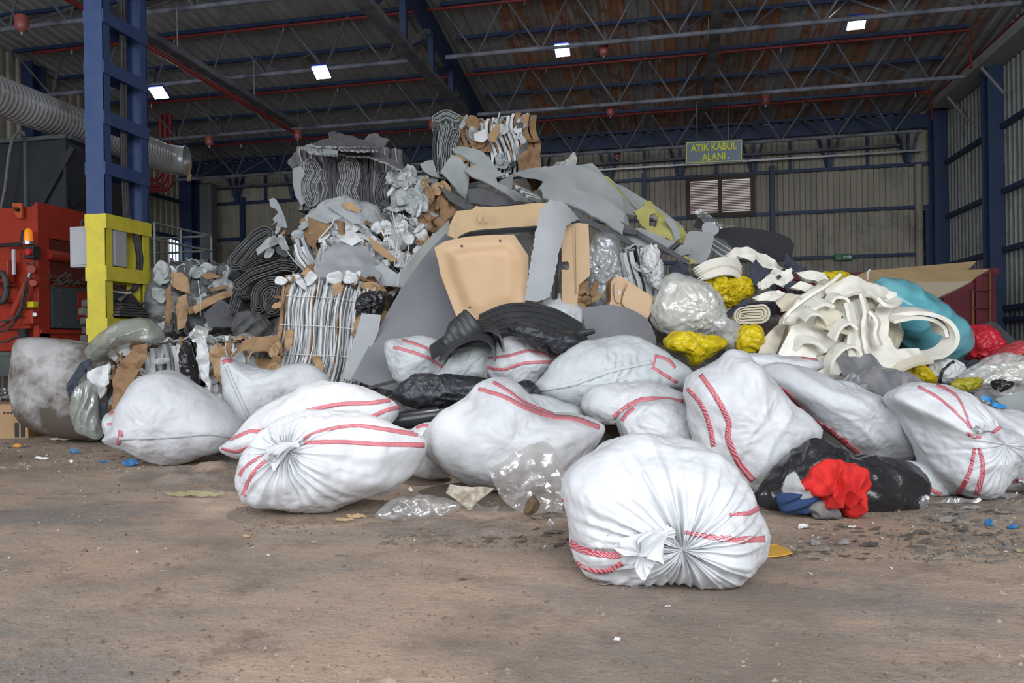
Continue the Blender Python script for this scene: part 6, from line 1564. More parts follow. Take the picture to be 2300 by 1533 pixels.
# ---- white foam heap
G_F = 'white foam offcuts in the heap'
bag('foam_bundle', [(1715, 840), (1740, 760), (1775, 700), (1810, 655), (1860, 630), (1930, 632), (1990, 655), (2010, 700), (2015, 770), (1990, 840), (1900, 850), (1800, 850)], 7.25, .34, FOAMC, 'heaped bundle of cream foam under the white offcuts', 'foam', G_F, wrinkle=.08, wscale=5, floor_z=.3)
def fo(pts, d, lab, m=FOAMW, **kw): return sheet('foam_offcut', pts, d, m, kw.pop('thick', .035), label=lab, cat='foam', group=G_F, nz=kw.pop('nz', .05), nscale=4, seed=pts[0][0] * .17, angle=50, **kw)
fo([(1738, 842), (1742, 805), (1765, 755), (1788, 695), (1800, 682), (1838, 690), (1864, 692), (1862, 715), (1848, 735), (1845, 752), (1885, 752), (1890, 765), (1880, 790), (1830, 800), (1815, 840)], (6.75, .05, -.3), 'broad white foam offcut at the left front of the foam heap', curve=(0, .08))
fo([(1888, 690), (1920, 680), (1942, 690), (1955, 720), (1962, 760), (1945, 835), (1905, 840), (1880, 800), (1895, 760)], (6.7, .05, -.3), 'white foam offcut in the middle of the foam heap', curve=(0, .08))
fo([(1958, 720), (1965, 695), (1990, 660), (2005, 668), (2002, 690), (1988, 720), (1990, 760), (2010, 790), (2060, 785), (2080, 800), (2040, 818), (2000, 838), (1962, 832), (1955, 780)], (6.75, .05, -.3), 'white foam offcut flaring to the right below the loop', curve=(0, .08))
fo([(1770, 705), (1800, 660), (1845, 640), (1880, 645), (1850, 665), (1810, 690), (1790, 720), (1765, 725)], (6.9, .05, -.4), 'white foam strip over the left shoulder of the foam heap')
fo([(1850, 650), (1900, 635), (1950, 650), (2000, 655), (2003, 672), (1960, 680), (1930, 675), (1890, 680), (1860, 672)], (6.95, .05, -.4), 'glazed white foam sheet across the top of the foam heap', curve=(0, .1))
fo([(1838, 700), (1865, 690), (1895, 700), (1885, 725), (1855, 735), (1835, 725)], (6.6, 0, -.2), 'short foam tongue in a hollow of the foam heap', m=FOAMC)
fo([(1700, 800), (1715, 760), (1745, 730), (1770, 720), (1760, 750), (1740, 800), (1735, 840), (1700, 835)], (6.95, 0, -.2), 'sallow foam flap at the left edge of the foam heap', m=FOAMC)
fo([(1800, 800), (1840, 795), (1890, 800), (1905, 825), (1880, 845), (1830, 840)], (6.6, 0, -.2), 'low white foam slab at the front of the foam heap')
fo([(1800, 836), (1870, 840), (1930, 855), (1945, 868), (1890, 860), (1830, 852)], (6.2, 0, -.2), 'thin white foam sheet sliding out toward the silver film', thick=.02)
def band(pts, wv, lab, m=FOAMW, th=.03, n=26):
    return tag(ribbon(pxcurve(pts, n), wv, th).build('foam_band', m, smooth=True, angle=50), lab, 'foam', G_F)
band([(1990, 705, 6.9), (2030, 698, 6.8), (2075, 700, 6.7), (2115, 715, 6.7), (2135, 742, 6.7), (2132, 770, 6.7), (2105, 793, 6.65), (2060, 800, 6.6), (2010, 815, 6.5)], FW * .20 + UP * .05, 'wide white foam band looping out at the right of the foam heap', th=.035, n=40)
band([(1995, 716, 6.75), (2040, 708, 6.75), (2080, 712, 6.75), (2105, 728, 6.8), (2112, 750, 6.8)], FW * .22 + UP * .06, 'inner white foam band nested inside the wide loop', th=.03)
band([(1860, 845, 6.5), (1862, 810, 6.5), (1885, 782, 6.5), (1910, 775, 6.5), (1925, 790, 6.5), (1920, 820, 6.5)], FW * .15 + UP * .03, 'small white foam hoop at the foot of the foam heap', th=.025)
band([(1855, 690, 6.7), (1870, 665, 6.7), (1895, 668, 6.7), (1900, 690, 6.7), (1885, 705, 6.7)], FW * .14 + UP * .04, 'ring of white foam near the top of the foam heap', th=.025)
band([(1762, 728, 6.8), (1775, 700, 6.8), (1820, 665, 6.8), (1860, 640, 6.85), (1890, 615, 6.95)], FW * .05 + RT * .03, 'thin white foam cord arching over the foam heap', th=.025)
band([(1905, 680, 6.6), (1915, 730, 6.55), (1912, 780, 6.5), (1925, 830, 6.45)], RT * .07 + FW * .05, 'upright white foam strip down the middle of the foam heap', th=.03)
band([(1935, 660, 6.75), (1945, 700, 6.65), (1940, 740, 6.6), (1950, 800, 6.5)], RT * .05 + FW * .06, 'narrow upright foam strip right of the middle one', th=.03)
band([(1975, 840, 6.4), (2010, 830, 6.4), (2050, 812, 6.4), (2090, 806, 6.4)], UP * .05 + FW * .1, 'cream foam strip fraying at the right foot of the heap', FOAMC)
band([(1850, 730, 6.6), (1880, 738, 6.55), (1905, 742, 6.55)], UP * .05 + FW * .1, 'short cream foam strip stuck crosswise in the heap', FOAMC)
band([(1800, 715, 6.6), (1818, 700, 6.55), (1840, 705, 6.55), (1852, 722, 6.6)], FW * .14 + UP * .05, 'curled white foam strip on the broad left offcut', th=.025)
band([(1868, 760, 6.5), (1880, 735, 6.5), (1900, 722, 6.5), (1918, 735, 6.5)], FW * .14 + UP * .04, 'curled white foam strip beside the upright middle strip', th=.025)
band([(1955, 700, 6.6), (1972, 722, 6.55), (1968, 750, 6.5), (1978, 775, 6.5)], RT * .06 + FW * .08, 'wavy white foam strip left of the flaring offcut', th=.025)
band([(1780, 780, 6.6), (1800, 762, 6.55), (1830, 765, 6.5), (1850, 782, 6.5)], FW * .12 + UP * .05, 'low white foam strip bulging at the left front of the heap', th=.03)
band([(1965, 665, 6.75), (1980, 680, 6.7), (2002, 682, 6.7), (2018, 672, 6.75)], FW * .12 + UP * .04, 'short white foam strip where the loop leaves the heap', th=.03)
band([(1820, 690, 6.65), (1845, 678, 6.6), (1868, 684, 6.6)], FW * .12 + UP * .05, 'short white foam strip under the arching cord', th=.03)
# ---- teal, red bags and neighbours
bag('teal_bag', [(1938, 645), (1960, 632), (1985, 624), (2020, 632), (2080, 664), (2130, 698), (2160, 728), (2170, 755), (2162, 795), (2120, 815), (2070, 812), (2030, 780), (1985, 740), (1950, 690)], 7.5, .36, TEAL, 'large teal plastic bag behind the white foam heap', group=G_PL, lump=.05, lscale=2.5, wrinkle=.03, wscale=3.5, nth=140, nr=34)
bag('red_bag', [(2164, 775), (2168, 750), (2188, 734), (2212, 734), (2238, 755), (2250, 780), (2240, 800), (2215, 812), (2180, 808)], 7.6, .22, REDB, 'bright red plastic bag right of the teal bag', group=G_PL, gathers=[(2172, 790, .02, 10, 90, 0)])
bag('pink_red_film', [(2200, 815), (2240, 790), (2280, 770), (2320, 758), (2340, 780), (2330, 810), (2270, 812), (2230, 818)], 7.2, .16, PINKB, 'pinkish red film roll at the right edge of the heap', 'plastic', G_PL, gathers=[(2330, 790, .02, 7, 120, 0)])
sheet('black_foam_strip', [(2214, 728), (2225, 721), (2240, 724), (2290, 772), (2275, 785), (2245, 765)], (7.7, .1, -.1), FELTK, .09, label='thick black foam strip leaning behind the red bag', cat='foam', nz=.02)
bag('cushion', [(2082, 840), (2092, 815), (2115, 806), (2145, 812), (2165, 835), (2155, 855), (2110, 858)], 6.7, .16, PAPER, 'white padded cushion with a dark band below the red bag', 'cushion')
V, F_ = blob([(2082, 840), (2092, 815), (2115, 806), (2145, 812), (2165, 835), (2155, 855), (2110, 858)], 6.7, .165, PAPER, lump=.03, wrinkle=.02, wscale=9, nth=96, nr=24)
stripe(bpy.data.objects['cushion'], V, F_, [(2112, 858), (2115, 838), (2128, 822), (2142, 812)], 7, RUBBER, 'dark_band', .01)
bag('black_bundle', [(2140, 845), (2165, 812), (2190, 808), (2205, 818), (2180, 830), (2160, 850)], 6.8, .1, DENIM, 'small black bundle between cushion and milky bag', 'textile')
bag('milky_bag', [(2150, 862), (2175, 835), (2215, 812), (2260, 798), (2310, 805), (2345, 830), (2340, 880), (2260, 888), (2190, 880)], 6.4, .26, MILKY, 'milky bag of mixed scraps at the right edge', group=G_PL, wrinkle=.04)
bag('foam_lump', [(2235, 830), (2260, 812), (2300, 815), (2320, 840), (2290, 860), (2250, 852)], 6.35, .18, FOAMC, 'cream foam lump inside the milky bag at the right edge', 'foam')
bag('olive_film', [(2140, 862), (2165, 848), (2205, 850), (2195, 868), (2160, 876)], 6.15, .06, M('olive_film', (.34, .30, .03), .3, bump=.02, bscale=10), 'olive yellow film scrap below the milky bag', 'plastic')
bag('black_bundle', [(2228, 858), (2245, 850), (2275, 858), (2270, 872), (2240, 876)], 6.05, .06, FILMK, 'small black film bundle below the foam lump', 'plastic')
sheet('film_scrap', [(2190, 880), (2230, 868), (2250, 880), (2310, 870), (2340, 900), (2300, 915), (2240, 905), (2200, 900)], (5.9, 0, -.3), CLEAR, .005, label='clear film spread over the sack at the right edge', cat='plastic', nz=.06, nscale=7)
sheet('paper_sheet', [(2235, 895), (2300, 878), (2345, 885), (2345, 935), (2290, 925), (2250, 912)], (5.7, 0, -.5), GREYG, .01, label='flat grey-white sheet on the sack at the right edge', cat='sheet', nz=.03)
tag(ribbon(pxcurve([(2205, 892, 5.5), (2225, 898, 5.45), (2232, 908, 5.4), (2258, 913, 5.4)], 12), UP * .03 + RT * .01, .006).build('blue_strap', M('blue_strap', (.03, .25, .60), .4), smooth=True), 'bright blue strap lying on the sacks at the right', 'strap')
sheet('film_strip', [(2165, 888), (2180, 892), (2205, 905), (2195, 910), (2172, 900)], 5.5, GREYD, .006, label='grey tape strip beside the blue strap', cat='strap')
# silver film
sv = sheet('silver_film', [(1878, 812), (1895, 802), (1930, 806), (1962, 798), (2000, 812), (2030, 828), (2062, 848), (2108, 866), (2104, 876), (2060, 868), (2010, 870), (1960, 872), (1930, 855), (1895, 840)], (5.75, .0, -.7), FILMS, .006,
           label='crumpled silver film lying between the foam heap and the sacks', cat='plastic', nz=.085, nscale=4, step=6, angle=40)
sheet('silver_film', [(1888, 848), (1910, 838), (1945, 860), (1960, 880), (1930, 890), (1900, 870)], (5.55, 0, -.5), FILMS, .006, label='small silver film corner tucked under the large one', cat='plastic', nz=.08, nscale=8)
bag('black_scrap', [(2085, 878), (2105, 862), (2130, 868), (2140, 880), (2115, 890)], 5.6, .05, FILMK, 'black scrap at the tip of the silver film', 'plastic')
# ---- boards and red container behind
G_B = 'brown boards on the container'
PLY = M('brown_board', (0.40, 0.29, 0.155), 0.7, col2=(0.34, 0.24, 0.12), scale=2, stretch=(1, 6, 1)); PLY2 = M('pale_board', (0.42, 0.36, 0.26), 0.65, col2=(.37, .31, .22), scale=3)
for pts, d, m, lb in (([(1898, 642), (1925, 618), (1952, 607), (2080, 596), (2194, 586), (2180, 600), (2160, 612), (2000, 640), (1940, 660)], (9.2, .1, -.6), PLY, 'uppermost brown board behind the teal bag'),
                      ([(1930, 645), (1985, 613), (2100, 608), (2223, 604), (2200, 616), (2180, 632), (2060, 640), (1960, 660)], (8.9, .1, -.6), PLY, 'middle brown board with pale underside behind the teal bag'),
                      ([(1985, 648), (2060, 634), (2183, 631), (2150, 648), (2102, 670), (2060, 672), (2010, 665)], (8.6, .1, -.6), PLY2, 'lowest pale board touching the teal bag')):
    sheet('brown_board', pts, d, m, .035, label=lb, cat='board', group=G_B, edge=PLY2)
for a in ((1925, 640), (1948, 620)):
    tag(MB().tube([U(a[0], a[1] + 10, 8.6), U(a[0] + 1, a[1] - 8, 8.6), U(a[0] + 6, a[1] - 15, 8.6)], .012, 6).build('cord_loop', PAPER), ('left' if a[0] < 1940 else 'right') + ' of two white cords hanging on the brown boards', 'cord')
t = thing('red_container', 'dark red steel container at the right behind the boards', 'container', (4.6, 15.3, 0))
CR = M('container_red', (0.16, 0.018, 0.028), 0.6, col2=(0.12, 0.016, 0.022), scale=3, dirt=(.05, .02, .02), dscale=4)
p1 = U(2236, 603, 14); x1c = p1.x; zc = p1.z
MB().box((x1c - 1.8, p1.y + 1.0, zc / 2 - .0), (3.6, 2.0, zc - .02)).build('body', CR, t)
MB().box((x1c - 1.8, p1.y - .02, zc - .05), (3.66, .08, .12)).build('top_rim', CR, t)
for i in range(7): MB().box((x1c - .3 - i * .55, p1.y - .03, zc / 2), (.12, .06, zc - .1)).build('rib', CR, t)
RY_ = M('rail_rust_yellow', (.25, .13, .035), .7)
for px in (2185, 2224):
    a = onY(px, 650 if px < 2200 else 612, p1.y - .12); b = onY(px, 730, p1.y - .12); MB().bar(a, b, .025, .02).build('ladder_rail', RY_, t)
for py in (652, 692): MB().bar(onY(2185, py, p1.y - .12), onY(2224, py - 2, p1.y - .12), .025, .03).build('ladder_rung', CR, t)

# ================================================================ black rubber and tar-like lumps in the middle
t = thing('rubber_mats', 'folded ribbed black rubber mats over the small white sacks', 'rubber mat', U(1100, 800, 6.4))
def ribs(pts, wv, n=30, th=.02):
    c = pxcurve(pts, n); o = ribbon(c, wv, th).build('mat', RUBBER, t, True, 50)
    for q in (-.35, -.12, .12, .35):
        rb = ribbon([p + Vector(wv) * q - FW * .004 + UP * .012 for p in c], Vector(wv) * .05, .012).build('rib', RUBBER, o, True, 50)
ribs([(968, 792, 6.3), (1000, 770, 6.3), (1045, 742, 6.35), (1090, 730, 6.4), (1118, 745, 6.4), (1125, 775, 6.4)], FW * .30 + UP * .10 - RT * .05)
ribs([(990, 800, 6.2), (1030, 765, 6.2), (1075, 750, 6.25), (1105, 765, 6.3), (1112, 800, 6.3)], FW * .26 + UP * .08)
ribs([(1075, 735, 6.5), (1130, 712, 6.6), (1190, 708, 6.6), (1250, 722, 6.55), (1310, 755, 6.5)], FW * .22 + UP * .22)
P = []
a, b = U(1002, 778, 6.25), U(1068, 722, 6.3); ax = (b - a).normalized(); s_ = ax.cross(FW).normalized(); w_ = ax.cross(s_)
for i in range(26):
    s = i / 25; r = (.05 + .085 * min(1, s * 2.2)) + (.006 if i % 4 == 0 else 0)
    P.append([a.lerp(b, s) + (s_ * math.cos(q * math.pi / 10) * r + w_ * math.sin(q * math.pi / 10) * r * .7) for q in range(20)])
o = MB().grid(P, True).build('rolled_mat', RUBBER, t, True, 25); m_ = o.modifiers.new('solid', 'SOLIDIFY'); m_.thickness = .012
MB().tube([U(1296, 752, 6.4), U(1318, 746, 6.4), U(1336, 743, 6.4)], [.025, .03, .02], 8).build('peg', RUBBER, t, True)
G_K = 'black lumps between the sacks'
bag('black_lump', [(1140, 735), (1170, 722), (1220, 735), (1275, 742), (1310, 755), (1325, 775), (1300, 790), (1262, 802), (1235, 790), (1200, 768), (1155, 752)], 6.35, .2, TAR, 'glossy black lump draped from the rubber mats to the long sack', 'rubber', G_K, wrinkle=.03, wscale=10, floor_z=.3)
bag('black_lump', [(886, 880), (905, 855), (940, 842), (1000, 840), (1060, 846), (1110, 855), (1118, 875), (1085, 900), (1020, 905), (965, 918), (920, 912), (892, 902)], 5.95, .2, TAR, 'glossy black lump split along its side above the black pipe', 'rubber', G_K, wrinkle=.03, wscale=10, creases=())
bag('black_lump', [(1150, 872), (1180, 860), (1210, 880), (1215, 910), (1185, 905)], 6.0, .12, TAR, 'small black lump wedged left of the long seamed sack', 'rubber', G_K, wrinkle=.03)
tag(MB().tube([U(880, 947, 5.75), U(930, 940, 5.75), U(985, 932, 5.8)], .068, 18).build('black_pipe', M('black_pipe', (.02, .022, .028), .3), smooth=True, angle=50), 'smooth black pipe lying under the split black lump', 'pipe')

# ================================================================ front: black bag of clothes and films
bag('black_bag', [(1698, 1112), (1735, 1060), (1785, 1012), (1830, 986), (1870, 1000), (1950, 1022), (2035, 1042), (2076, 1068), (2072, 1110), (2050, 1142), (1960, 1152), (1860, 1150), (1760, 1142), (1712, 1138)], 4.5, .20, FILMK, 'torn black plastic bag spilling clothes, in front of the right-hand sacks', wrinkle=.035, wscale=7, nth=140, nr=30)
CLR = M('red_cloth', (0.62, 0.022, 0.018), 0.85, col2=(0.50, 0.018, 0.016), scale=4, dirt=(.16, .05, .05), dscale=9, dthr=(.6, .75), bump=.003, bscale=60)
bag('red_cloth', [(1784, 1088), (1810, 1072), (1830, 1048), (1858, 1034), (1888, 1033), (1902, 1046), (1944, 1064), (1950, 1100), (1944, 1135), (1925, 1158), (1897, 1157), (1888, 1138), (1862, 1138), (1844, 1138), (1845, 1116), (1806, 1104)], 4.24, .13, CLR, 'crumpled red sweater spilling out of the black bag', 'clothing', wrinkle=.012, wscale=12, nth=190, nr=48, lump=.04, lscale=6, folds=[(.35, .05, 34, 0), (-.5, .03, 52, 2)])
bag('blue_jeans', [(1752, 1118), (1775, 1102), (1810, 1108), (1842, 1120), (1850, 1142), (1800, 1146), (1760, 1142)], 4.27, .07, M('jeans_blue', (.02, .045, .12), .9, bump=.003, bscale=50), 'dark blue jeans crumpled left of the red sweater', 'clothing', wrinkle=.012, wscale=9, folds=[(1.0, .03, 22, 0)])
bag('grey_cloth', [(1818, 1142), (1840, 1130), (1866, 1138), (1882, 1150), (1872, 1161), (1840, 1158)], 4.22, .05, M('grey_cloth', (.22, .21, .20), .95, col2=(.10, .10, .10), scale=8), 'grey cloth scrap at the foot of the red sweater', 'clothing', wrinkle=.03, wscale=10)
bag('white_sleeve', [(1768, 1100), (1772, 1075), (1785, 1062), (1792, 1080), (1800, 1105), (1822, 1098), (1838, 1108), (1820, 1120), (1790, 1116)], 4.25, .05, M('grey_cloth2', (.36, .36, .36), .95), 'pale grey sleeve left of the red sweater', 'clothing', wrinkle=.03, wscale=10)
def leanf(d0, d1, y0, y1): return lambda x, y: d0 + (d1 - d0) * min(max((y - y0) / (y1 - y0), 0), 1)
sheet('soiled_film', [(1096, 1056), (1130, 1040), (1175, 1012), (1224, 982), (1240, 1002), (1262, 1040), (1282, 1070), (1284, 1110), (1262, 1135), (1268, 1160), (1220, 1166), (1180, 1158), (1150, 1140), (1120, 1105)], leanf(4.62, 4.38, 980, 1165), FILMD, .006,
      label='soiled transparent film hanging over the large sack in the middle', cat='plastic', nz=.10, nscale=5, step=8, angle=30, floor_z=.01)
bag('clear_film', [(846, 1155), (862, 1130), (890, 1120), (930, 1122), (965, 1117), (1010, 1122), (1036, 1132), (1015, 1150), (985, 1167), (940, 1163), (900, 1168), (860, 1165)], 4.35, .10, CLEAR, 'crumpled clear film lying flat on the earth', 'plastic', wrinkle=.04, wscale=10)
sheet('film_strip', [(985, 1160), (1020, 1148), (1070, 1135), (1120, 1142), (1100, 1152), (1040, 1158), (1000, 1168)], lambda x, y: fd(x, y) - .05, CLEAR, .004, label='strip of clear film beside the mottled paper', cat='plastic', nz=.03, nscale=8, floor_z=.006)
sheet('mottled_paper', [(1000, 1106), (1012, 1088), (1060, 1094), (1112, 1094), (1096, 1110), (1072, 1128), (1056, 1152), (1040, 1135), (1022, 1120)], lambda x, y: fd(x, max(y, 1140)) - .03 + (1140 - y) * .0008, M('mottled_paper', (.34, .28, .22), .9, col2=(.48, .43, .36), scale=28, thr=(.45, .55)), .006, label='mottled brown paper crumpled before the soiled film', cat='paper', nz=.05, nscale=9, floor_z=.006)
bag('brown_wad', [(1178, 1150), (1190, 1122), (1204, 1118), (1212, 1135), (1200, 1152)], 4.33, .05, M('brown_wad', (.13, .09, .05), .9), 'brown muddy wad stuck to the soiled film', 'rubbish')
sheet('yellow_card', [(1716, 1225), (1735, 1222), (1760, 1232), (1780, 1246), (1750, 1252), (1712, 1254)], lambda x, y: fd(x, max(y, 1226)) - .01, M('orange_yellow', (.60, .34, .045), .7), .006, label='orange-yellow card lying right of the nearest sack', cat='card', floor_z=.008, nz=.02)
# cardboard carton at far left, with print
t = thing('carton', 'brown cardboard carton at the left edge behind the soiled block', 'box', U(20, 985, 8.75))
fr = Frame(15, 985, 8.75)
V_ = [fr(x, y, z) for x in (-.5, .25) for y in (0, .5) for z in (0, .40)]
MB().add(V_, [(0, 1, 3, 2), (4, 6, 7, 5), (0, 4, 5, 1), (2, 3, 7, 6), (0, 2, 6, 4), (1, 5, 7, 3)]).build('box', CARDL, t)
for x in (.12, .19): MB().box(fr(x, -.006, .10), (.045, .006, .17), Matrix.Rotation(YAW, 3, 'Z')).build('printed_mark', BLACKM, t, bevel=.01)
for x in (-.02, .02, .06): MB().box(fr(x, -.006, .30), (.022, .006, .02), Matrix.Rotation(YAW, 3, 'Z')).build('printed_mark', BLACKM, t)
rr = random.Random(8)
mb = MB()
for i in range(500):
    p = U(rr.uniform(-10, 50), 0, 9.0); q = fr(rr.uniform(-.5, .4), rr.uniform(.3, 1.0), .40 + rr.random() * .16)
    r_ = rr.uniform(0, 6.28); a_ = Vector((math.cos(r_), math.sin(r_), rr.uniform(-.5, .5))) * rr.uniform(.02, .05); b_ = Vector((-math.sin(r_), math.cos(r_), .3)) * .012
    mb.add([q - a_, q + b_, q + a_, q - b_], [(0, 1, 2, 3)])
tag(mb.build('shredded_film', PAPER), 'shredded pale film under the machine base', 'shreds', kind='stuff')
bag('scrap_block', [(-5, 905), (-5, 880), (30, 872), (50, 885), (45, 905)], 9.4, .2, PAPER2, 'grey packed shreds in the gap under the machine', 'shreds', floor_z=.2, wrinkle=.05) if False else None

# ================================================================ litter on the earth
mats = {'grey': M('litter_grey', (.20, .195, .185), .8), 'dark': M('litter_dark', (.07, .058, .048), .9), 'white': M('litter_white', (.62, .62, .60), .7), 'blue': M('litter_blue', (.02, .12, .28), .45), 'tan': M('litter_tan', (.36, .24, .13), .85), 'clear': CLEAR, 'olive': M('litter_olive', (.25, .22, .12), .8), 'teal': M('litter_teal', (.05, .2, .2), .6), 'orange': M('litter_orange', (.55, .22, .03), .7)}
wt = {'grey': 'flat grey flake', 'dark': 'dark earthy flake', 'white': 'small white paper scrap', 'blue': 'crumpled blue plastic scrap', 'tan': 'brown cardboard scrap', 'clear': 'clear film scrap', 'olive': 'olive strip of trim', 'teal': 'teal rag scrap', 'orange': 'orange paper scrap'}
LIT = [
 (705, 1325, 18, 10, 'grey', 'alone on the open earth, left of centre'), (765, 1245, 34, 6, 'grey', 'below the left knotted sack'), (708, 1220, 22, 5, 'grey', 'in the pale light patch'), (552, 1203, 26, 8, 'tan', 'left of the pale light patch'),
 (440, 1108, 150, 16, 'olive', 'pointing at the left knotted sack'), (515, 1046, 40, 18, 'teal', 'beside the left knotted sack'), (290, 1038, 44, 16, 'blue', 'below the plump stitched sack'), (165, 1012, 30, 12, 'blue', 'under the soiled block'), (38, 1000, 32, 9, 'orange', 'near the carton'),
 (135, 985, 70, 6, 'white', 'under the soiled block'), (95, 1028, 34, 7, 'white', 'left of the soiled block, on open earth'), (160, 1035, 16, 7, 'white', 'between soiled block and stitched sack'), (355, 1025, 20, 8, 'white', 'right below the stitched sack'), (235, 1036, 34, 5, 'blue', 'left of the stitched sack'),
 (1835, 1215, 34, 20, 'grey', 'curled, right of the nearest sack'), (1895, 1216, 36, 14, 'grey', 'tilted, below the black bag'), (1955, 1222, 56, 12, 'dark', 'below the black bag'), (1850, 1235, 44, 10, 'grey', 'next to the curled flake'), (1805, 1181, 30, 14, 'white', 'below the jeans'), (1912, 1182, 18, 5, 'white', 'below the grey cloth'),
 (2222, 1174, 32, 12, 'blue', 'left of a second one at the right edge'), (2275, 1182, 34, 12, 'blue', 'at the right edge of the floor'), (2125, 1165, 36, 18, 'grey', 'at the foot of the red-tied sack'), (2140, 1150, 40, 10, 'dark', 'near the red-tied sack'), (2180, 1140, 70, 8, 'grey', 'in the litter by the right edge'), (2240, 1150, 80, 8, 'dark', 'in the litter by the right edge, longest'), (2210, 1200, 60, 7, 'dark', 'near the blue scraps'), (2290, 1235, 24, 10, 'olive', 'at the right edge'), (2160, 1190, 50, 7, 'dark', 'between black bag and blue scraps'), (2070, 1195, 60, 8, 'dark', 'right of the black bag'),
 (2150, 1125, 150, 12, 'clear', 'drawn out under the red-tied sack'), (2265, 1112, 60, 16, 'clear', 'beside the last sack at the right'), (2075, 1130, 30, 40, 'clear', 'hanging on the end of the black bag'),
 (1215, 1130, 60, 20, 'clear', 'in front of the soiled film') if False else (1238, 1175, 26, 28, 'clear', 'at the left of the nearest sack'), (1360, 1309, 50, 8, 'grey', 'under the nearest sack'), (1435, 1316, 46, 6, 'grey', 'at the foot of the nearest sack'), (945, 1135, 60, 10, 'tan', 'right of the left knotted sack') if False else (800, 1158, 70, 10, 'tan', 'in front of the left knotted sack'), (660, 1146, 34, 8, 'tan', 'under the left knotted sack'), (770, 1168, 60, 8, 'tan', 'left of the clear film'), (1245, 1195, 40, 8, 'dark', 'left of the nearest sack'), (1190, 1168, 40, 10, 'dark', 'before the soiled film'), (922, 1098, 12, 12, 'white', 'like a bottle cap beside the left knotted sack'), (540, 1085, 30, 40, 'grey', 'upright against the left knotted sack'),
 (1040, 1300, 20, 5, 'dark', 'on the open earth at the centre'), (1385, 1435, 22, 8, 'white', 'on the earth at the bottom'), (1500, 1360, 18, 5, 'white', 'on the earth below the nearest sack')]
for i, (x, y, w, h, c, where) in enumerate(LIT):
    ol = ragged(x, y, w, h * 1.1, 9, i + 3, .45)
    up = .03 + .02 * (i % 3)
    yb_ = y + h / 2
    o = sheet('litter_scrap', ol, (lambda yb_: (lambda a, b: fd(a, yb_ + 2) + (yb_ - b) * .0020))(yb_), mats[c], .005, label=wt[c] + ' ' + where, cat='litter', group='litter scraps on the earth', nz=.028, nscale=16, seed=i, torn=min(w, h) / 9, floor_z=.003, step=max(3, w / 8))
# soil ridges and fine crumbs
rr = random.Random(19); mb = MB()
zones = [((240, 560), (1020, 1110), 500), ((0, 230), (985, 1060), 500), ((850, 1290), (1120, 1230), 800), ((2000, 2300), (1110, 1260), 900), ((0, 2300), (1050, 1533), 900), ((530, 900), (1130, 1200), 350), ((1700, 2100), (1150, 1260), 250)]
for (x0_, x1_), (y0_, y1_), n in zones:
    for i in range(n):
        px, py = rr.uniform(x0_, x1_), rr.uniform(y0_, y1_); p = onZ(px, py); s = rr.uniform(.003, .011) * (1.6 if rr.random() < .1 else 1)
        an = rr.uniform(0, 6.28); a_ = Vector((math.cos(an), math.sin(an), 0)) * s * rr.uniform(.8, 2.4); b_ = Vector((-math.sin(an), math.cos(an), 0)) * s; c_ = UP * s * rr.uniform(.4, 1.0)
        mb.add([p - a_ - UP * .002, p + b_ - UP * .002, p + a_, p - b_, p + c_ + a_ * .2], [(0, 1, 4), (1, 2, 4), (2, 3, 4), (3, 0, 4)])
CR_ = M('earth_crumbs', (.15, .11, .08), .95, col2=(.30, .25, .20), scale=1.2, thr=(.5, .6))
tag(mb.build('earth_crumbs', CR_, origin=(0, 0, 0)), 'crumbs of earth and grit scattered over the floor', 'crumbs', kind='stuff')
mb = MB()
for (x0_, x1_), (y0_, y1_), n in (((0, 2300), (1040, 1300), 160), ((0, 500), (985, 1060), 220), ((1700, 2300), (1120, 1260), 120)):
    for i in range(n):
        px, py = rr.uniform(x0_, x1_), rr.uniform(y0_, y1_); p = onZ(px, py) + UP * .004; s = rr.uniform(.003, .009)
        an = rr.uniform(0, 6.28); a_ = Vector((math.cos(an), math.sin(an), rr.uniform(0, .5))) * s * 2; b_ = Vector((-math.sin(an), math.cos(an), 0)) * s
        mb.add([p - a_, p + b_, p + a_, p - b_], [(0, 1, 2, 3)])
fl = MB()
for i in range(330):
    px = rr.choice((rr.uniform(2060, 2310), rr.uniform(2060, 2310), rr.uniform(1760, 2300), rr.uniform(860, 1290), rr.uniform(0, 330))); py = rr.uniform(1115, 1265) if px > 1300 else rr.uniform(1150, 1225) if px > 500 else rr.uniform(985, 1045)
    p = onZ(px, py) + UP * .004; s = rr.uniform(.010, .028); an = rr.gauss(YAW, .5)
    a_ = Vector((math.cos(an), math.sin(an), rr.uniform(-.2, .6))) * s * rr.uniform(1, 2.2); b_ = Vector((-math.sin(an), math.cos(an), rr.uniform(-.1, .2))) * s * rr.uniform(.4, 1)
    top = [p - a_ + b_ * rr.uniform(-.5, .5), p - b_, p + a_ * rr.uniform(.7, 1), p + a_ * .3 + b_, p - a_ * .5 + b_ * .8]; top = [Vector((q.x, q.y, max(q.z, .006))) for q in top]
    fl.add(top + [q - UP * .005 for q in top], [(0, 1, 2, 3, 4), (9, 8, 7, 6, 5)] + [(k, (k + 1) % 5, 5 + (k + 1) % 5, 5 + k) for k in range(5)])
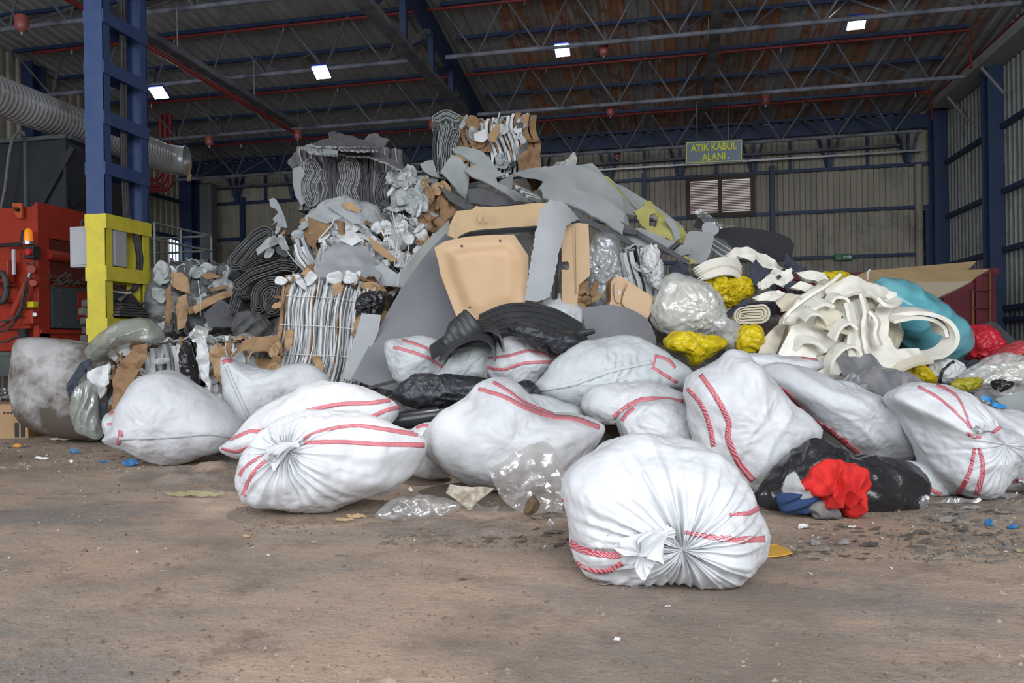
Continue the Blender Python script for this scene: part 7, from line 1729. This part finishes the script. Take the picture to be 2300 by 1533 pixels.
tag(fl.build('broken_flakes', M('broken_flakes', (.10, .08, .065), 1.0, col2=(.17, .155, .14), scale=.9, thr=(.45, .55)), origin=(0, 0, 0)), 'broken grey and brown flakes strewn before the right-hand sacks', 'flakes', kind='stuff')
tag(mb.build('paper_flecks', mats['white'], origin=(0, 0, 0)), 'tiny white paper flecks strewn over the floor', 'flecks', kind='stuff')
for nm, cxp, cyp, wx, wy, hh, lb in (('soil_ridge', 450, 1065, .9, .5, .09, 'low ridge of loose earth left of the knotted sack'), ('soil_ridge', 1080, 1175, 1.0, .35, .05, 'low ridge of loose earth before the soiled film')):
    c = onZ(cxp, cyp); rows = []
    for i in range(34):
        row = []
        for j in range(34):
            a, b = i / 33 * 2 - 1, j / 33 * 2 - 1; rr2 = max(0, 1 - a * a - b * b)
            p = c + RT * (a * wx * .75) + FW * (b * wy)
            z = hh * rr2 * (.7 + .9 * noise.noise(p * 5)) + .02 * rr2 * abs(noise.noise(p * 19)) * 2 - .012
            row.append(Vector((p.x, p.y, z)))
        rows.append(row)
    tag(MB().grid(rows).build(nm, FLOOR, smooth=True, angle=60), lb, 'earth', kind='stuff')

# ================================================================ added unseen lamp overhead, making the sun patch around the left knotted sack
tgt = onZ(760, 1105); src = tgt + RT * 1.1 - FW * .4 + UP * 6.9
t = thing('floodlight', 'added white floodlight, out of view, making the sun patch on the left knotted sack', 'floodlight', src, 'white LED floodlights under the roof')
MB().box(src + Vector((0, 0, .05)), (.34, .28, .06)).build('housing', LAMPB, t); MB().box(src, (.32, .26, .03)).build('lens', LED, t)
MB().bar(src + Vector((0, 0, .08)), Vector((src.x, src.y, zroof(src.y) - .005)), .02, .02).build('bracket', GALV, t)
ld = bpy.data.lights.new('flood_spot', 'SPOT'); ld.energy = 620; ld.spot_size = .30; ld.spot_blend = .35; ld.shadow_soft_size = .06; ld.color = (1, .97, .95)
lo = bpy.data.objects.new('flood_spot', ld); COL.objects.link(lo); lo.location = src + Vector((0, 0, -.06)); lo.rotation_euler = (tgt - src).to_track_quat('-Z', 'Y').to_euler()
